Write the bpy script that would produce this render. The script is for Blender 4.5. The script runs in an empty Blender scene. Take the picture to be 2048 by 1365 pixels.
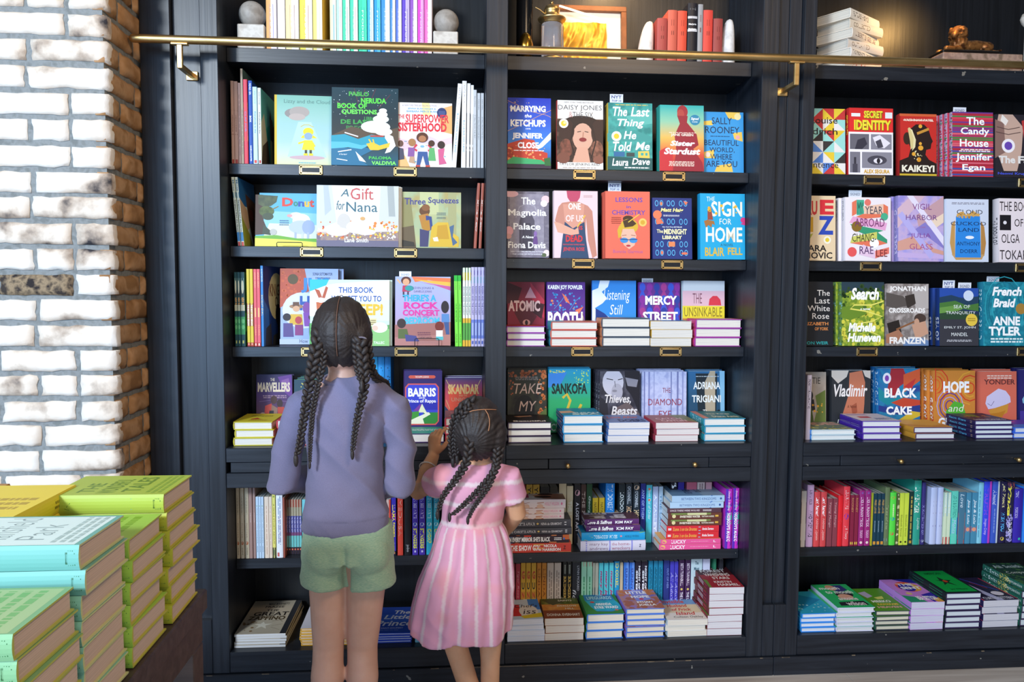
import bpy, bmesh, math, random
import numpy as np
from mathutils import Vector, Matrix, Euler, noise
random.seed(7)
S = bpy.context.scene
COL = S.collection
PI = math.pi

# ---------------------------------------------------------------- camera
YAW, PITCH, ROLL, FOC = math.radians(4.34757), math.radians(3.88361), math.radians(.34686), 1500.0
CAM = Vector((0, -2.6, 1.412))
FW = Vector((math.sin(YAW) * math.cos(PITCH), math.cos(YAW) * math.cos(PITCH), -math.sin(PITCH)))
RT0 = Vector((math.cos(YAW), -math.sin(YAW), 0)); UP0 = RT0.cross(FW)
RT = math.cos(ROLL) * RT0 + math.sin(ROLL) * UP0
UP = -math.sin(ROLL) * RT0 + math.cos(ROLL) * UP0
cd = bpy.data.cameras.new('camera'); cam = bpy.data.objects.new('camera', cd); COL.objects.link(cam)
cd.sensor_fit = 'HORIZONTAL'; cd.sensor_width = 36.0; cd.lens = FOC * 36.0 / 2048.0; cd.clip_start = .05
cam.matrix_world = Matrix(((RT.x, UP.x, -FW.x, CAM.x), (RT.y, UP.y, -FW.y, CAM.y), (RT.z, UP.z, -FW.z, CAM.z), (0, 0, 0, 1)))
S.camera = cam

def P(px, py, Y=0.0):
    """point of the vertical plane y = Y seen at pixel px, py"""
    d = FW * FOC + RT * (px - 1024) - UP * (py - 682.5)
    k = (Y - CAM.y) / d.y
    return Vector((CAM.x + d.x * k, Y, CAM.z + d.z * k))

def PX(v):
    d = Vector(v) - CAM; z = d.dot(FW)
    return 1024 + FOC * d.dot(RT) / z, 682.5 - FOC * d.dot(UP) / z

# ---------------------------------------------------------------- light
W = bpy.data.worlds.new('world'); S.world = W; W.use_nodes = True
W.node_tree.nodes['Background'].inputs[0].default_value = (.80, .88, 1.0, 1)
W.node_tree.nodes['Background'].inputs[1].default_value = .10

def area(name, loc, target, sx, sy, power, colr):
    l = bpy.data.lights.new(name, 'AREA'); l.shape = 'RECTANGLE'; l.size = sx; l.size_y = sy; l.energy = power; l.color = colr
    o = bpy.data.objects.new(name, l); COL.objects.link(o); o.location = loc
    o.rotation_euler = (Vector(target) - Vector(loc)).to_track_quat('-Z', 'Y').to_euler(); return o
area('daylight_key', (-2.9, -5.2, 3.35), (0, 0, 1.2), .72, .72, 300, (.86, .94, 1.0))
area('window_daylight', (-2.35, -4.6, 1.9), (-.6, 0, 1.3), 2.5, 2.6, 205, (.36, .62, 1.0))
area('front_fill', (1.0, -5.6, 1.9), (.6, 0, 1.0), 3.2, 2.2, 58, (.95, .97, 1.0))  # soft fill light added in front of the shelves; no actual window
area('ceiling_lamp', (1.1, -2.2, 3.1), (-.7, -.1, 1.1), .7, .7, 36, (1.0, .72, .46))
def spot(name, loc, target, power, colr, ang, blend=.6, r=.03):
    l = bpy.data.lights.new(name, 'SPOT'); l.energy = power; l.color = colr; l.spot_size = math.radians(ang); l.spot_blend = blend; l.shadow_soft_size = r
    o = bpy.data.objects.new(name, l); COL.objects.link(o); o.location = loc
    o.rotation_euler = (Vector(target) - Vector(loc)).to_track_quat('-Z', 'Y').to_euler(); return o
spot('shelf_spot', (1.85, .07, 2.52), (1.70, .345, 2.36), 9, (1.0, .58, .20), 110, .8)
spot('shelf_spot', (.62, .06, 2.72), (.62, .30, 2.30), 14, (1.0, .62, .28), 95)
S.view_settings.view_transform = 'Standard'; S.view_settings.look = 'None'
S.view_settings.gamma = 1.0; S.view_settings.use_curve_mapping = False
S.view_settings.exposure = -0.14

# ---------------------------------------------------------------- materials
def lin(c): return c / 12.92 if c <= .04045 else ((c + .055) / 1.055) ** 2.4
def hexc(h):
    h = h.lstrip('#')
    if len(h) == 3: h = ''.join(x * 2 for x in h)
    return tuple(lin(int(h[i:i + 2], 16) / 255) for i in (0, 2, 4)) + (1.0,)
MC = {}
def N(nt, t, **kw):
    n = nt.nodes.new(t)
    for k, v in kw.items(): setattr(n, k, v)
    return n
def M(tok, rough=.48, metal=0.0, spec=.32, key=None):
    """'rrggbb' flat, 'a+b' blotches of two colours, 'a/b' printed blend from a (top) to b (bottom)"""
    k = key or (tok, rough, metal)
    if k in MC: return MC[k]
    m = bpy.data.materials.new('ink_' + tok.replace('+', '_').replace('/', '_')); m.use_nodes = True; nt = m.node_tree
    b = nt.nodes['Principled BSDF']; b.inputs['Roughness'].default_value = rough; b.inputs['Metallic'].default_value = metal
    b.inputs['Specular IOR Level'].default_value = spec
    if '+' in tok:
        parts = tok.split('+'); sc = 26
        if parts[-1].startswith('x'): sc = float(parts.pop()[1:])
        tc = N(nt, 'ShaderNodeTexCoord'); nz = N(nt, 'ShaderNodeTexNoise'); nz.inputs['Scale'].default_value = sc; nz.inputs['Detail'].default_value = 3
        nt.links.new(tc.outputs['Object'], nz.inputs['Vector'])
        r = N(nt, 'ShaderNodeValToRGB'); e = r.color_ramp.elements
        n = len(parts); e[0].position = .36; e[0].color = hexc(parts[0]); e[1].position = .64; e[1].color = hexc(parts[-1])
        for i in range(1, n - 1):
            q = e.new(.36 + .28 * i / (n - 1)); q.color = hexc(parts[i])
        nt.links.new(nz.outputs['Fac'], r.inputs['Fac']); nt.links.new(r.outputs['Color'], b.inputs['Base Color'])
    elif '/' in tok:
        parts = tok.split('/')
        tc = N(nt, 'ShaderNodeTexCoord'); sp = N(nt, 'ShaderNodeSeparateXYZ'); nt.links.new(tc.outputs['Generated'], sp.inputs[0])
        r = N(nt, 'ShaderNodeValToRGB'); e = r.color_ramp.elements
        n = len(parts); e[0].position = .02; e[0].color = hexc(parts[-1]); e[1].position = .98; e[1].color = hexc(parts[0])
        for i in range(1, n - 1):
            q = e.new(i / (n - 1)); q.color = hexc(parts[n - 1 - i])
        nt.links.new(sp.outputs['Z'], r.inputs['Fac']); nt.links.new(r.outputs['Color'], b.inputs['Base Color'])
    else:
        b.inputs['Base Color'].default_value = hexc(tok)
    MC[k] = m; return m

def paper(tok='f2ede2'):
    k = ('paper', tok)
    if k in MC: return MC[k]
    m = bpy.data.materials.new('page_edges_' + tok); m.use_nodes = True; nt = m.node_tree; b = nt.nodes['Principled BSDF']
    b.inputs['Roughness'].default_value = .8; b.inputs['Specular IOR Level'].default_value = .2
    tc = N(nt, 'ShaderNodeTexCoord'); mp = N(nt, 'ShaderNodeMapping'); mp.inputs['Scale'].default_value = (6, 900, 6)
    nz = N(nt, 'ShaderNodeTexNoise'); nz.inputs['Scale'].default_value = 1; nz.inputs['Detail'].default_value = 2
    r = N(nt, 'ShaderNodeValToRGB'); e = r.color_ramp.elements; c = hexc(tok)
    e[0].position = .25; e[0].color = tuple(x * .66 for x in c[:3]) + (1,); e[1].position = .6; e[1].color = tuple(x * .90 for x in c[:3]) + (1,)
    nt.links.new(tc.outputs['Object'], mp.inputs[0]); nt.links.new(mp.outputs[0], nz.inputs['Vector'])
    nt.links.new(nz.outputs['Fac'], r.inputs['Fac']); nt.links.new(r.outputs['Color'], b.inputs['Base Color'])
    MC[k] = m; return m

def wood(name, c0, c1, scale, rough, fleck=None, bump=.25):
    m = bpy.data.materials.new(name); m.use_nodes = True; nt = m.node_tree; b = nt.nodes['Principled BSDF']
    b.inputs['Roughness'].default_value = rough; b.inputs['Specular IOR Level'].default_value = .45
    tc = N(nt, 'ShaderNodeTexCoord'); mp = N(nt, 'ShaderNodeMapping'); mp.inputs['Scale'].default_value = scale
    nz = N(nt, 'ShaderNodeTexNoise'); nz.inputs['Scale'].default_value = 1; nz.inputs['Detail'].default_value = 6; nz.inputs['Distortion'].default_value = .6
    r = N(nt, 'ShaderNodeValToRGB'); e = r.color_ramp.elements; e[0].position = .35; e[0].color = c0 + (1,); e[1].position = .72; e[1].color = c1 + (1,)
    nt.links.new(tc.outputs['Object'], mp.inputs[0]); nt.links.new(mp.outputs[0], nz.inputs['Vector']); nt.links.new(nz.outputs['Fac'], r.inputs['Fac'])
    out = r.outputs['Color']
    if fleck:
        n2 = N(nt, 'ShaderNodeTexNoise'); n2.inputs['Scale'].default_value = 34; n2.inputs['Detail'].default_value = 2
        nt.links.new(tc.outputs['Object'], n2.inputs['Vector'])
        mt = N(nt, 'ShaderNodeMath', operation='GREATER_THAN'); mt.inputs[1].default_value = .735; nt.links.new(n2.outputs['Fac'], mt.inputs[0])
        mx = N(nt, 'ShaderNodeMix', data_type='RGBA'); nt.links.new(mt.outputs[0], mx.inputs['Factor']); nt.links.new(out, mx.inputs['A']); mx.inputs['B'].default_value = fleck + (1,)
        out = mx.outputs['Result']
    nt.links.new(out, b.inputs['Base Color'])
    bp = N(nt, 'ShaderNodeBump'); bp.inputs['Strength'].default_value = bump; bp.inputs['Distance'].default_value = .002
    nt.links.new(nz.outputs['Fac'], bp.inputs['Height']); nt.links.new(bp.outputs[0], b.inputs['Normal'])
    return m
DARK0, DARK1 = (.008, .0105, .016), (.021, .026, .036)
OAKV = wood('black_stained_oak_upright', DARK0, DARK1, (70, 70, 2.2), .38)
OAKH = wood('black_stained_oak_level', DARK0, DARK1, (2.6, 60, 60), .36, (.20, .19, .17))
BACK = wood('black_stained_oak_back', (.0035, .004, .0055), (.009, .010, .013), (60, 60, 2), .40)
BRASS = M('b8863e', .30, 1.0, key='brass'); 
WORN = wood('worn_bare_wood_edge', (.05, .04, .032), (.30, .22, .14), (30, 30, 30), .6)
BRASSA = wood('aged_brass', (.50, .33, .125), (.70, .50, .23), (9, 9, 40), .40); BRASSA.node_tree.nodes['Principled BSDF'].inputs['Metallic'].default_value = 1.0
TABLE = wood('dark_walnut_table', (.035, .022, .020), (.075, .050, .045), (3, 50, 50), .45)

# ---------------------------------------------------------------- mesh helper
class MB:
    def __init__(s): s.v = []; s.f = []; s.mi = []; s.sm = []; s.mats = []; s.mx = {}
    def m(s, mat):
        if mat not in s.mx: s.mx[mat] = len(s.mats); s.mats.append(mat)
        return s.mx[mat]
    def add(s, vs, fs, mat, smooth=False):
        o = len(s.v); k = s.m(mat); s.v += [tuple(v) for v in vs]
        for f in fs: s.f.append([i + o for i in f]); s.mi.append(k); s.sm.append(smooth)
    def box(s, x0, x1, y0, y1, z0, z1, mat):
        s.add([(x0, y0, z0), (x1, y0, z0), (x1, y1, z0), (x0, y1, z0), (x0, y0, z1), (x1, y0, z1), (x1, y1, z1), (x0, y1, z1)],
              [(0, 3, 2, 1), (4, 5, 6, 7), (0, 1, 5, 4), (1, 2, 6, 5), (2, 3, 7, 6), (3, 0, 4, 7)], mat)
    def cbox(s, x0, x1, y0, y1, z0, z1, mat, c=.002):
        """box with chamfered edges"""
        vs = []
        for z, k in ((z0, c), (z0 + c, 0), (z1 - c, 0), (z1, c)):
            for (ax, ay) in ((x0 + c, y0 + k), (x1 - c, y0 + k), (x1 - k, y0 + c), (x1 - k, y1 - c), (x1 - c, y1 - k), (x0 + c, y1 - k), (x0 + k, y1 - c), (x0 + k, y0 + c)):
                vs.append((ax, ay, z))
        fs = [tuple(range(7, -1, -1)), tuple(range(24, 32))]
        for r in range(3):
            for i in range(8):
                j = (i + 1) % 8; fs.append((r * 8 + i, r * 8 + j, r * 8 + 8 + j, r * 8 + 8 + i))
        s.add(vs, fs, mat)
    def rings(s, rings, mat, cap0=True, cap1=True, smooth=True, closed=True):
        n = len(rings[0]); vs = [v for r in rings for v in r]; fs = []
        for k in range(len(rings) - 1):
            for i in range(n if closed else n - 1):
                j = (i + 1) % n; fs.append((k * n + i, k * n + j, (k + 1) * n + j, (k + 1) * n + i))
        s.add(vs, fs, mat, smooth)
        if cap0: s.add(rings[0], [tuple(range(n - 1, -1, -1))], mat)
        if cap1: s.add(rings[-1], [tuple(range(n))], mat)
    def lathe(s, prof, mat, c=(0, 0, 0), seg=32, smooth=True):
        rr = [[(c[0] + r * math.cos(2 * PI * i / seg), c[1] + r * math.sin(2 * PI * i / seg), c[2] + z) for i in range(seg)] for r, z in prof]
        s.rings(rr, mat, True, True, smooth)
    def tube(s, pts, rad, mat, seg=10, ref=(0, 1, 0), round_ends=True, cap=True):
        """pts along a path; rad = radius, or (a,b) with a across (ref x tangent), b along ref; one for all or one each"""
        pts = [Vector(p) for p in pts]; n = len(pts)
        rads = rad if isinstance(rad, list) else [rad] * n
        rads = [r if isinstance(r, tuple) else (r, r) for r in rads]
        ref = Vector(ref); rr = []
        def ring(c, T, a, b):
            Sx = ref.cross(T)
            if Sx.length < 1e-4: Sx = Vector((1, 0, .01)).cross(T)
            Sx.normalize(); Ny = T.cross(Sx).normalized()
            return [c + Sx * (a * math.cos(2 * PI * i / seg)) + Ny * (b * math.sin(2 * PI * i / seg)) for i in range(seg)]
        for i, p in enumerate(pts):
            T = (pts[min(i + 1, n - 1)] - pts[max(i - 1, 0)]).normalized(); a, b = rads[i]
            if i == 0 and round_ends:
                for t in (.94, .75, .42): rr.append(ring(p - T * (min(a, b) * t), T, a * math.sqrt(1 - t * t), b * math.sqrt(1 - t * t)))
            rr.append(ring(p, T, a, b))
            if i == n - 1 and round_ends:
                for t in (.42, .75, .94): rr.append(ring(p + T * (min(a, b) * t), T, a * math.sqrt(1 - t * t), b * math.sqrt(1 - t * t)))
        s.rings(rr, mat, cap, cap)
    def ball(s, c, r, mat, seg=16, rot=None):
        r = r if isinstance(r, tuple) else (r, r, r); rr = []
        k = seg // 2
        for j in range(k + 1):
            a = -PI / 2 + PI * j / k; ca = max(math.cos(a), 1e-3)
            ring = [Vector((r[0] * ca * math.cos(2 * PI * i / seg), r[1] * ca * math.sin(2 * PI * i / seg), r[2] * math.sin(a))) for i in range(seg)]
            if rot: ring = [rot @ q for q in ring]
            rr.append([q + Vector(c) for q in ring])
        s.rings(rr, mat)
    def mesh(s, name):
        me = bpy.data.meshes.new(name); me.from_pydata(s.v, [], s.f)
        for mt in s.mats: me.materials.append(mt)
        me.polygons.foreach_set('material_index', s.mi); me.polygons.foreach_set('use_smooth', s.sm); me.update()
        return me
    def obj(s, name, parent=None, loc=None, mat4=None):
        return link(name, s.mesh(name), parent, loc)

def link(name, me, parent=None, loc=None):
    o = bpy.data.objects.new(name, me); COL.objects.link(o)
    if parent: o.parent = parent
    if loc is not None: o.location = loc
    return o
def tag(o, label=None, cat=None, group=None, kind=None):
    for k, v in (('label', label), ('category', cat), ('group', group), ('kind', kind)):
        if v: o[k] = v
    return o
def thing(name, label, cat, loc=(0, 0, 0), group=None, rot=None):
    o = bpy.data.objects.new(name, None); COL.objects.link(o); o.empty_display_size = .02; o.location = loc
    if rot: o.rotation_euler = rot
    return tag(o, label, cat, group)
def struct(o): o['kind'] = 'structure'; return o

# ---------------------------------------------------------------- lettering
TX = {}
def glyphs(s, style):
    k = (s, style)
    if k in TX: return TX[k]
    c = bpy.data.curves.new('lettering', 'FONT'); c.body = s; c.resolution_u = 2
    if 'b' in style: c.offset = .022
    if 'B' in style: c.offset = .04
    if 's' in style: c.offset = -.012
    o = bpy.data.objects.new('lettering', c); me = bpy.data.meshes.new_from_object(o)
    vs = [(v.co.x + (.22 * v.co.y if 'i' in style else 0), v.co.y) for v in me.vertices]; fs = [tuple(p.vertices) for p in me.polygons]
    bpy.data.objects.remove(o); bpy.data.curves.remove(c); bpy.data.meshes.remove(me)
    x0 = min(v[0] for v in vs); x1 = max(v[0] for v in vs); y0 = min(v[1] for v in vs); y1 = max(v[1] for v in vs)
    TX[k] = ([((x - x0) / (x1 - x0 + 1e-9), 1 - (y - y0) / (y1 - y0 + 1e-9)) for x, y in vs], fs); return TX[k]

LAY = 6e-5
def art(mb, src, o, u, v, n, W_, H_, warp=None, rough=.48, start=1):
    """draws the printed design src on a face: o top left, u right, v down, n outward"""
    o, u, v, n = Vector(o), Vector(u), Vector(v), Vector(n); k = start
    def put(pts, fs, colr):
        nonlocal k
        vs = [o + u * (W_ * x) + v * (H_ * y) + n * (LAY * k) for x, y in pts]
        if warp: vs = [warp(q) for q in vs]
        if u.cross(v).dot(n) < 0: fs = [tuple(reversed(f)) for f in fs]
        mb.add(vs, fs, M(colr, rough)); k += 1
    def clip(x): return min(max(x, 0.0), 1.0)
    for line in src.split('|'):
        a = line.split()
        if not a: continue
        c = a[0]; colr = a[1]
        if c == 't':
            x0, y0, x1, y1 = (float(q) / 100 for q in a[2:6]); st = a[6]; pts, fs = glyphs(' '.join(a[7:]), st)
            put([(x0 + p * (x1 - x0), y0 + q * (y1 - y0)) for p, q in pts], [tuple(f) for f in fs], colr)
            # glyph faces look along +Z in the font frame: y was flipped, so turn them
            f0 = len(fs); mb.f[-f0:] = [list(reversed(f)) for f in mb.f[-f0:]]
        elif c == 'r':
            x0, y0, x1, y1 = (clip(float(q) / 100) for q in a[2:6]); put([(x0, y0), (x1, y0), (x1, y1), (x0, y1)], [(0, 1, 2, 3)], colr)
        elif c == 'R':                                       # horizontal band split into strips for curved faces
            x0, y0, x1, y1 = (clip(float(q) / 100) for q in a[2:6]); m_ = 5
            put([(x0, y0 + (y1 - y0) * i / m_) for i in range(m_ + 1)] + [(x1, y0 + (y1 - y0) * i / m_) for i in range(m_ + 1)], [(i, m_ + 1 + i, m_ + 2 + i, i + 1) for i in range(m_)], colr)
        elif c in 'eo':
            q = [float(z) / 100 for z in a[2:]]; rx = q[2]; ry = q[3] if c == 'e' else q[2] * W_ / H_
            put([(clip(q[0] + rx * math.cos(2 * PI * i / 20)), clip(q[1] + ry * math.sin(2 * PI * i / 20))) for i in range(20)], [tuple(range(20))], colr)
        elif c == 'p':
            q = [clip(float(z) / 100) for z in a[2:]]; pts = list(zip(q[::2], q[1::2]))
            ar = sum(pts[i - 1][0] * pts[i][1] - pts[i][0] * pts[i - 1][1] for i in range(len(pts)))
            if ar < 0: pts.reverse()
            put(pts, [tuple(range(len(pts)))], colr)
        elif c == 'l':
            w = float(a[2]) / 200 * W_; q = [float(z) / 100 for z in a[3:]]; pts = [Vector((x * W_, y * H_)) for x, y in zip(q[::2], q[1::2])]
            L_, R_ = [], []
            for i, p in enumerate(pts):
                d = (pts[min(i + 1, len(pts) - 1)] - pts[max(i - 1, 0)]).normalized(); nn = Vector((-d.y, d.x)) * w
                L_.append(((p.x - nn.x) / W_, (p.y - nn.y) / H_)); R_.append(((p.x + nn.x) / W_, (p.y + nn.y) / H_))
            m_ = len(pts); put(L_ + R_, [(i, i + 1, m_ + i + 1, m_ + i) for i in range(m_ - 1)], colr)
        elif c == 'L':                                       # faint lines of very small print
            x0, y0, x1, y1 = (float(q) / 100 for q in a[2:6]); m_ = int(a[6]); rr = random.Random(len(src))
            pts, fs = [], []
            for i in range(m_):
                y = y0 + (y1 - y0) * (i + .2) / m_; hh = (y1 - y0) / m_ * .55; x = x0 + rr.random() * .06 * (x1 - x0)
                while x < x1:
                    w = (x1 - x0) * rr.uniform(.05, .16); e = min(x + w, x1); b = len(pts)
                    pts += [(x, y), (e, y), (e, y + hh), (x, y + hh)]; fs.append((b, b + 1, b + 2, b + 3)); x = e + (x1 - x0) * .025
            put(pts, fs, colr)
        elif c == 'd':                                       # scatter: n dots of size r in a box
            x0, y0, x1, y1 = (float(q) / 100 for q in a[2:6]); m_ = int(a[6]); rad = float(a[7]) / 100; rr = random.Random(len(src) + m_)
            pts, fs = [], []
            for i in range(m_):
                cx, cy = rr.uniform(x0, x1), rr.uniform(y0, y1); s_ = rad * rr.uniform(.5, 1.3); b = len(pts)
                pts += [(clip(cx + s_ * math.cos(PI * j / 3)), clip(cy + s_ * math.sin(PI * j / 3) * W_ / H_)) for j in range(6)]; fs.append(tuple(range(b, b + 6)))
            put(pts, fs, colr)

# ---------------------------------------------------------------- books
BK = {}
def book_mesh(w, h, t, base, front='', spine='', vspine='', hard=True, page='f2ede2', board=None, spcol=None):
    k = (round(w, 4), round(h, 4), round(t, 4), base, front, spine, vspine, hard, page, board, spcol)
    if k in BK: return BK[k]
    b = .0026 if hard else .0006
    if t < .009: b = min(b, .0014)
    oh = .0035 if hard else .0004
    bul = .10 * t if hard else .02 * t
    ma = M(base); mb_ = M(board) if board else ma; ms = M(spcol) if spcol else ma
    c = MB(); n = 6
    def sx(y): return -w / 2 + bul * (2 * y / t - 1) ** 2
    out = [(w / 2, 0)] + [(sx(t * i / n), t * i / n) for i in range(n + 1)] + [(w / 2, t)]
    inn = [(w / 2, b)] + [(max(sx(t * i / n), sx(0)) + b * .6, b + (t - 2 * b) * i / n) for i in range(n + 1)] + [(w / 2, t - b)]
    m = len(out)
    for i in range(m - 1):
        (ax, ay), (bx, by) = out[i], out[i + 1]
        c.add([(ax, ay, 0), (bx, by, 0), (bx, by, h), (ax, ay, h)], [(3, 2, 1, 0)], ma if i in (0, m - 2) else ms, 0 < i < m - 2)
        (ex, ey), (fx, fy) = inn[i], inn[i + 1]
        c.add([(ex, ey, 0), (fx, fy, 0), (fx, fy, h), (ex, ey, h)], [(0, 1, 2, 3)], mb_)
        for z, fl in ((0, 0), (h, 1)):
            q = [(ax, ay, z), (bx, by, z), (fx, fy, z), (ex, ey, z)]
            c.add(q, [(3, 2, 1, 0) if fl else (0, 1, 2, 3)], mb_)
    for y0, y1 in ((0, b), (t - b, t)): c.add([(w / 2, y0, 0), (w / 2, y1, 0), (w / 2, y1, h), (w / 2, y0, h)], [(0, 1, 2, 3)], mb_)
    if front: art(c, front, (-w / 2, 0, h), (1, 0, 0), (0, 0, -1), (0, -1, 0), w, h)
    wp = lambda q: Vector((q.x + bul * (2 * q.y / t - 1) ** 2, q.y, q.z))
    if spine: art(c, spine, (-w / 2, 0, h), (0, 0, -1), (0, 1, 0), (-1, 0, 0), h, t, wp)
    if vspine: art(c, vspine, (-w / 2, t, h), (0, -1, 0), (0, 0, -1), (-1, 0, 0), t, h, wp, start=9)
    g = MB(); g.box(-w / 2 + max(bul, b) + .0005, w / 2 - oh, b, t - b, oh, h - oh, paper(page))
    BK[k] = (c.mesh('cover'), g.mesh('page_block')); return BK[k]

KID = False                                                  # set while the children's shelves are filled
def book(label, meshes, loc, rot, group=None, hard=True):
    nm, cat = ('picture_book', 'picture book') if KID else ('hardcover_book', 'hardcover book') if hard else ('paperback_book', 'paperback')
    o = thing(nm, label, cat, loc, group, rot)
    link('cover', meshes[0], o); link('page_block', meshes[1], o); return o
RX = lambda a: Matrix.Rotation(a, 3, 'X')
RZ = lambda a: Matrix.Rotation(a, 3, 'Z')
ORD = ['', 'first', 'second', 'third', 'fourth', 'fifth', 'sixth', 'seventh', 'eighth', 'ninth', 'tenth']
NUM = ['', 'one', 'two', 'three', 'four', 'five', 'six', 'seven', 'eight', 'nine', 'ten']
rad = math.radians

def pix_row(z, Y, px):
    """pixel row of height z at depth Y in pixel column px"""
    py = 700.0
    for _ in range(6):
        v = P(px, py, Y); py = PX((v.x, Y, z))[1]
    return py

def inbay(a, b, m=.0012):
    for lo, hi in ((-.782, .104), (.178, 1.0668), (1.222, 2.62)):
        if lo - .06 < (a + b) / 2 < hi + .06: return max(a, lo + m), min(b, hi - m)
    return a, b

def F(z, x0, x1, yt, Y, t, base, label, front, spine='', hard=True, lean=5, yaw=0, copies=(), group=None, **kw):
    """a book standing face out between pixel columns x0..x1, its top at pixel row yt"""
    yb = pix_row(z, Y, (x0 + x1) / 2)
    X0, X1 = inbay(P(x0, yb, Y).x, P(x1, yb, Y).x); w = (X1 - X0) / math.cos(rad(yaw))
    h = .22
    for _ in range(4): h = (P((x0 + x1) / 2, yt, Y + h * math.sin(rad(lean))).z - z) / math.cos(rad(lean))
    ms = book_mesh(w, h, t, base, front, spine, hard=hard, **kw)
    rot = (RZ(rad(yaw)) @ RX(-rad(lean))).to_euler()
    dz = t * math.sin(rad(lean)) + .0006
    book(label, ms, ((X0 + X1) / 2, Y, z + dz), rot, group, hard)
    for i, (dx, dh) in enumerate(copies):
        ca = book_mesh(w, h, t, base, '', spine, hard=hard, **kw)
        off = (i + 1) * (t / math.cos(rad(lean)) + .0012)
        book('%s copy behind the %s' % (ORD[i + 1], label), ca, ((X0 + X1) / 2 + dx, Y + off, z + dz + max(dh, 0)), rot, group, hard)

def pile(z, x0, x1, Y, rows, base, desc, place, h=.235, top='', spine='', hard=True, board=None, page='f2ede2', group='piled books', jit=.003, spcol=None, yaw=0):
    """books lying in a pile, page edges to the front; rows = pixel rows of the pile's top and bottom and the number of books"""
    y0, y1, n = rows
    X0, X1 = inbay(P(x0, y1, Y).x, P(x1, y1, Y).x, .008); w = X1 - X0
    H = P((x0 + x1) / 2, y0, Y).z - z; t = H / n; rr = random.Random(x0 * 3 + n)
    ms = book_mesh(w, h, t - .0006, base, top, spine, hard=hard, board=board, page=page, spcol=spcol)
    for i in range(n):
        from_top = n - i
        lab = ('topmost %s, pile %s' % (desc, place)) if from_top == 1 else ('%s, %s from top, pile %s' % (desc, ORD[from_top], place))
        if n == 1: lab = '%s lying flat %s' % (desc, place)
        rot = (RZ(rad(yaw + rr.uniform(-1.2, 1.2))) @ RX(-PI / 2)).to_euler()
        book(lab, ms, ((X0 + X1) / 2 + rr.uniform(-jit, jit), Y + .004 + rr.uniform(-jit, jit), z + t * (i + 1)), rot, group, hard)

def flat(z, x0, x1, Y, y0, y1, base, label, w=.15, top='', spine='', hard=True, board=None, page='f2ede2', group='books lying spine out', zb=None, spcol=None, dx=0):
    """one book lying with its spine to the front between pixel columns; returns the height of its top"""
    yb = y1
    X0, X1 = P(x0, yb, Y).x, P(x1, yb, Y).x
    zb = P((x0 + x1) / 2, y1, Y).z if zb is None else zb
    t = P((x0 + x1) / 2, y0, Y).z - P((x0 + x1) / 2, y1, Y).z
    ms = book_mesh(w, X1 - X0, t - .0006, base, top, spine, hard=hard, board=board, page=page, spcol=spcol)
    book(label, ms, (X1, Y + w / 2 + dx, zb + t), (RZ(PI / 2) @ RX(-PI / 2)).to_euler(), group, hard)
    return zb + t

def row(z, Y, place, items, w=.15, hard=False, group=None, ptop=None):
    """books standing spine out; items = (x0, x1, top row, colour, description, spine art, upright art, extra)"""
    prev = None; k = 0
    while k < len(items):
        j = k
        while j < len(items) and items[j][4] == items[k][4]: j += 1
        n = j - k
        for i in range(k, j):
            it = items[i] + ('',) * (8 - len(items[i])); x0, x1, yt, colr, desc, sp, vs, ex = it; ex = ex or {}
            yb = pix_row(z, Y, x1); X0, X1 = inbay(P(x0, yb, Y).x, P(x1, yb, Y).x); t = max(X1 - X0 - .0006, .004)
            h = P((x0 + x1) / 2, yt, Y).z - z
            if 'h' in ex: h = ex['h']
            ww = min(ex.get('w', w), .3435 - Y if not ex.get('yaw') else .3)
            ms = book_mesh(ww, h, t, colr, ex.get('front', ''), sp, vs, hard=ex.get('hard', hard), page=ex.get('page', 'efe9dc'), spcol=ex.get('spcol'))
            ds = desc.replace(' picture book', '').replace(' book', ''); lab = '%s spine, %s' % (ds, place) if n == 1 else '%s of %s %s spines, %s' % (ORD[i - k + 1], NUM[n], ds, place)
            ln = rad(ex.get('lean', 0))
            R_ = Matrix.Rotation(ln, 3, 'Y') @ RZ(PI / 2 + rad(ex.get('yaw', 0)))
            o = Vector((X1, Y, z + .0004 + (t * math.sin(-ln) if ln < 0 else 0))) + RZ(PI/2 + rad(ex.get('yaw', 0))) @ Vector((ww / 2, 0, 0))
            book(lab, ms, o, R_.to_euler(), group or ('spines ' + place), ex.get('hard', hard))
        k = j

def card(z, x0, x1, y0, y1, Y, text, label):
    X0, X1 = P(x0, y1, Y).x, P(x1, y1, Y).x; Z0, Z1 = P(x0, y1, Y).z, P(x0, y0, Y).z
    c = MB(); c.box(X0, X1, Y, Y + .0006, Z0 - .05, Z1, M('e9edf6', .6)); hh = Z1 - Z0
    art(c, text, (X0, Y, Z1), (1, 0, 0), (0, 0, -1), (0, -1, 0), X1 - X0, hh)
    tag(c.obj('bookmark_card'), label, 'card', 'white cards tucked in books')

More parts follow.
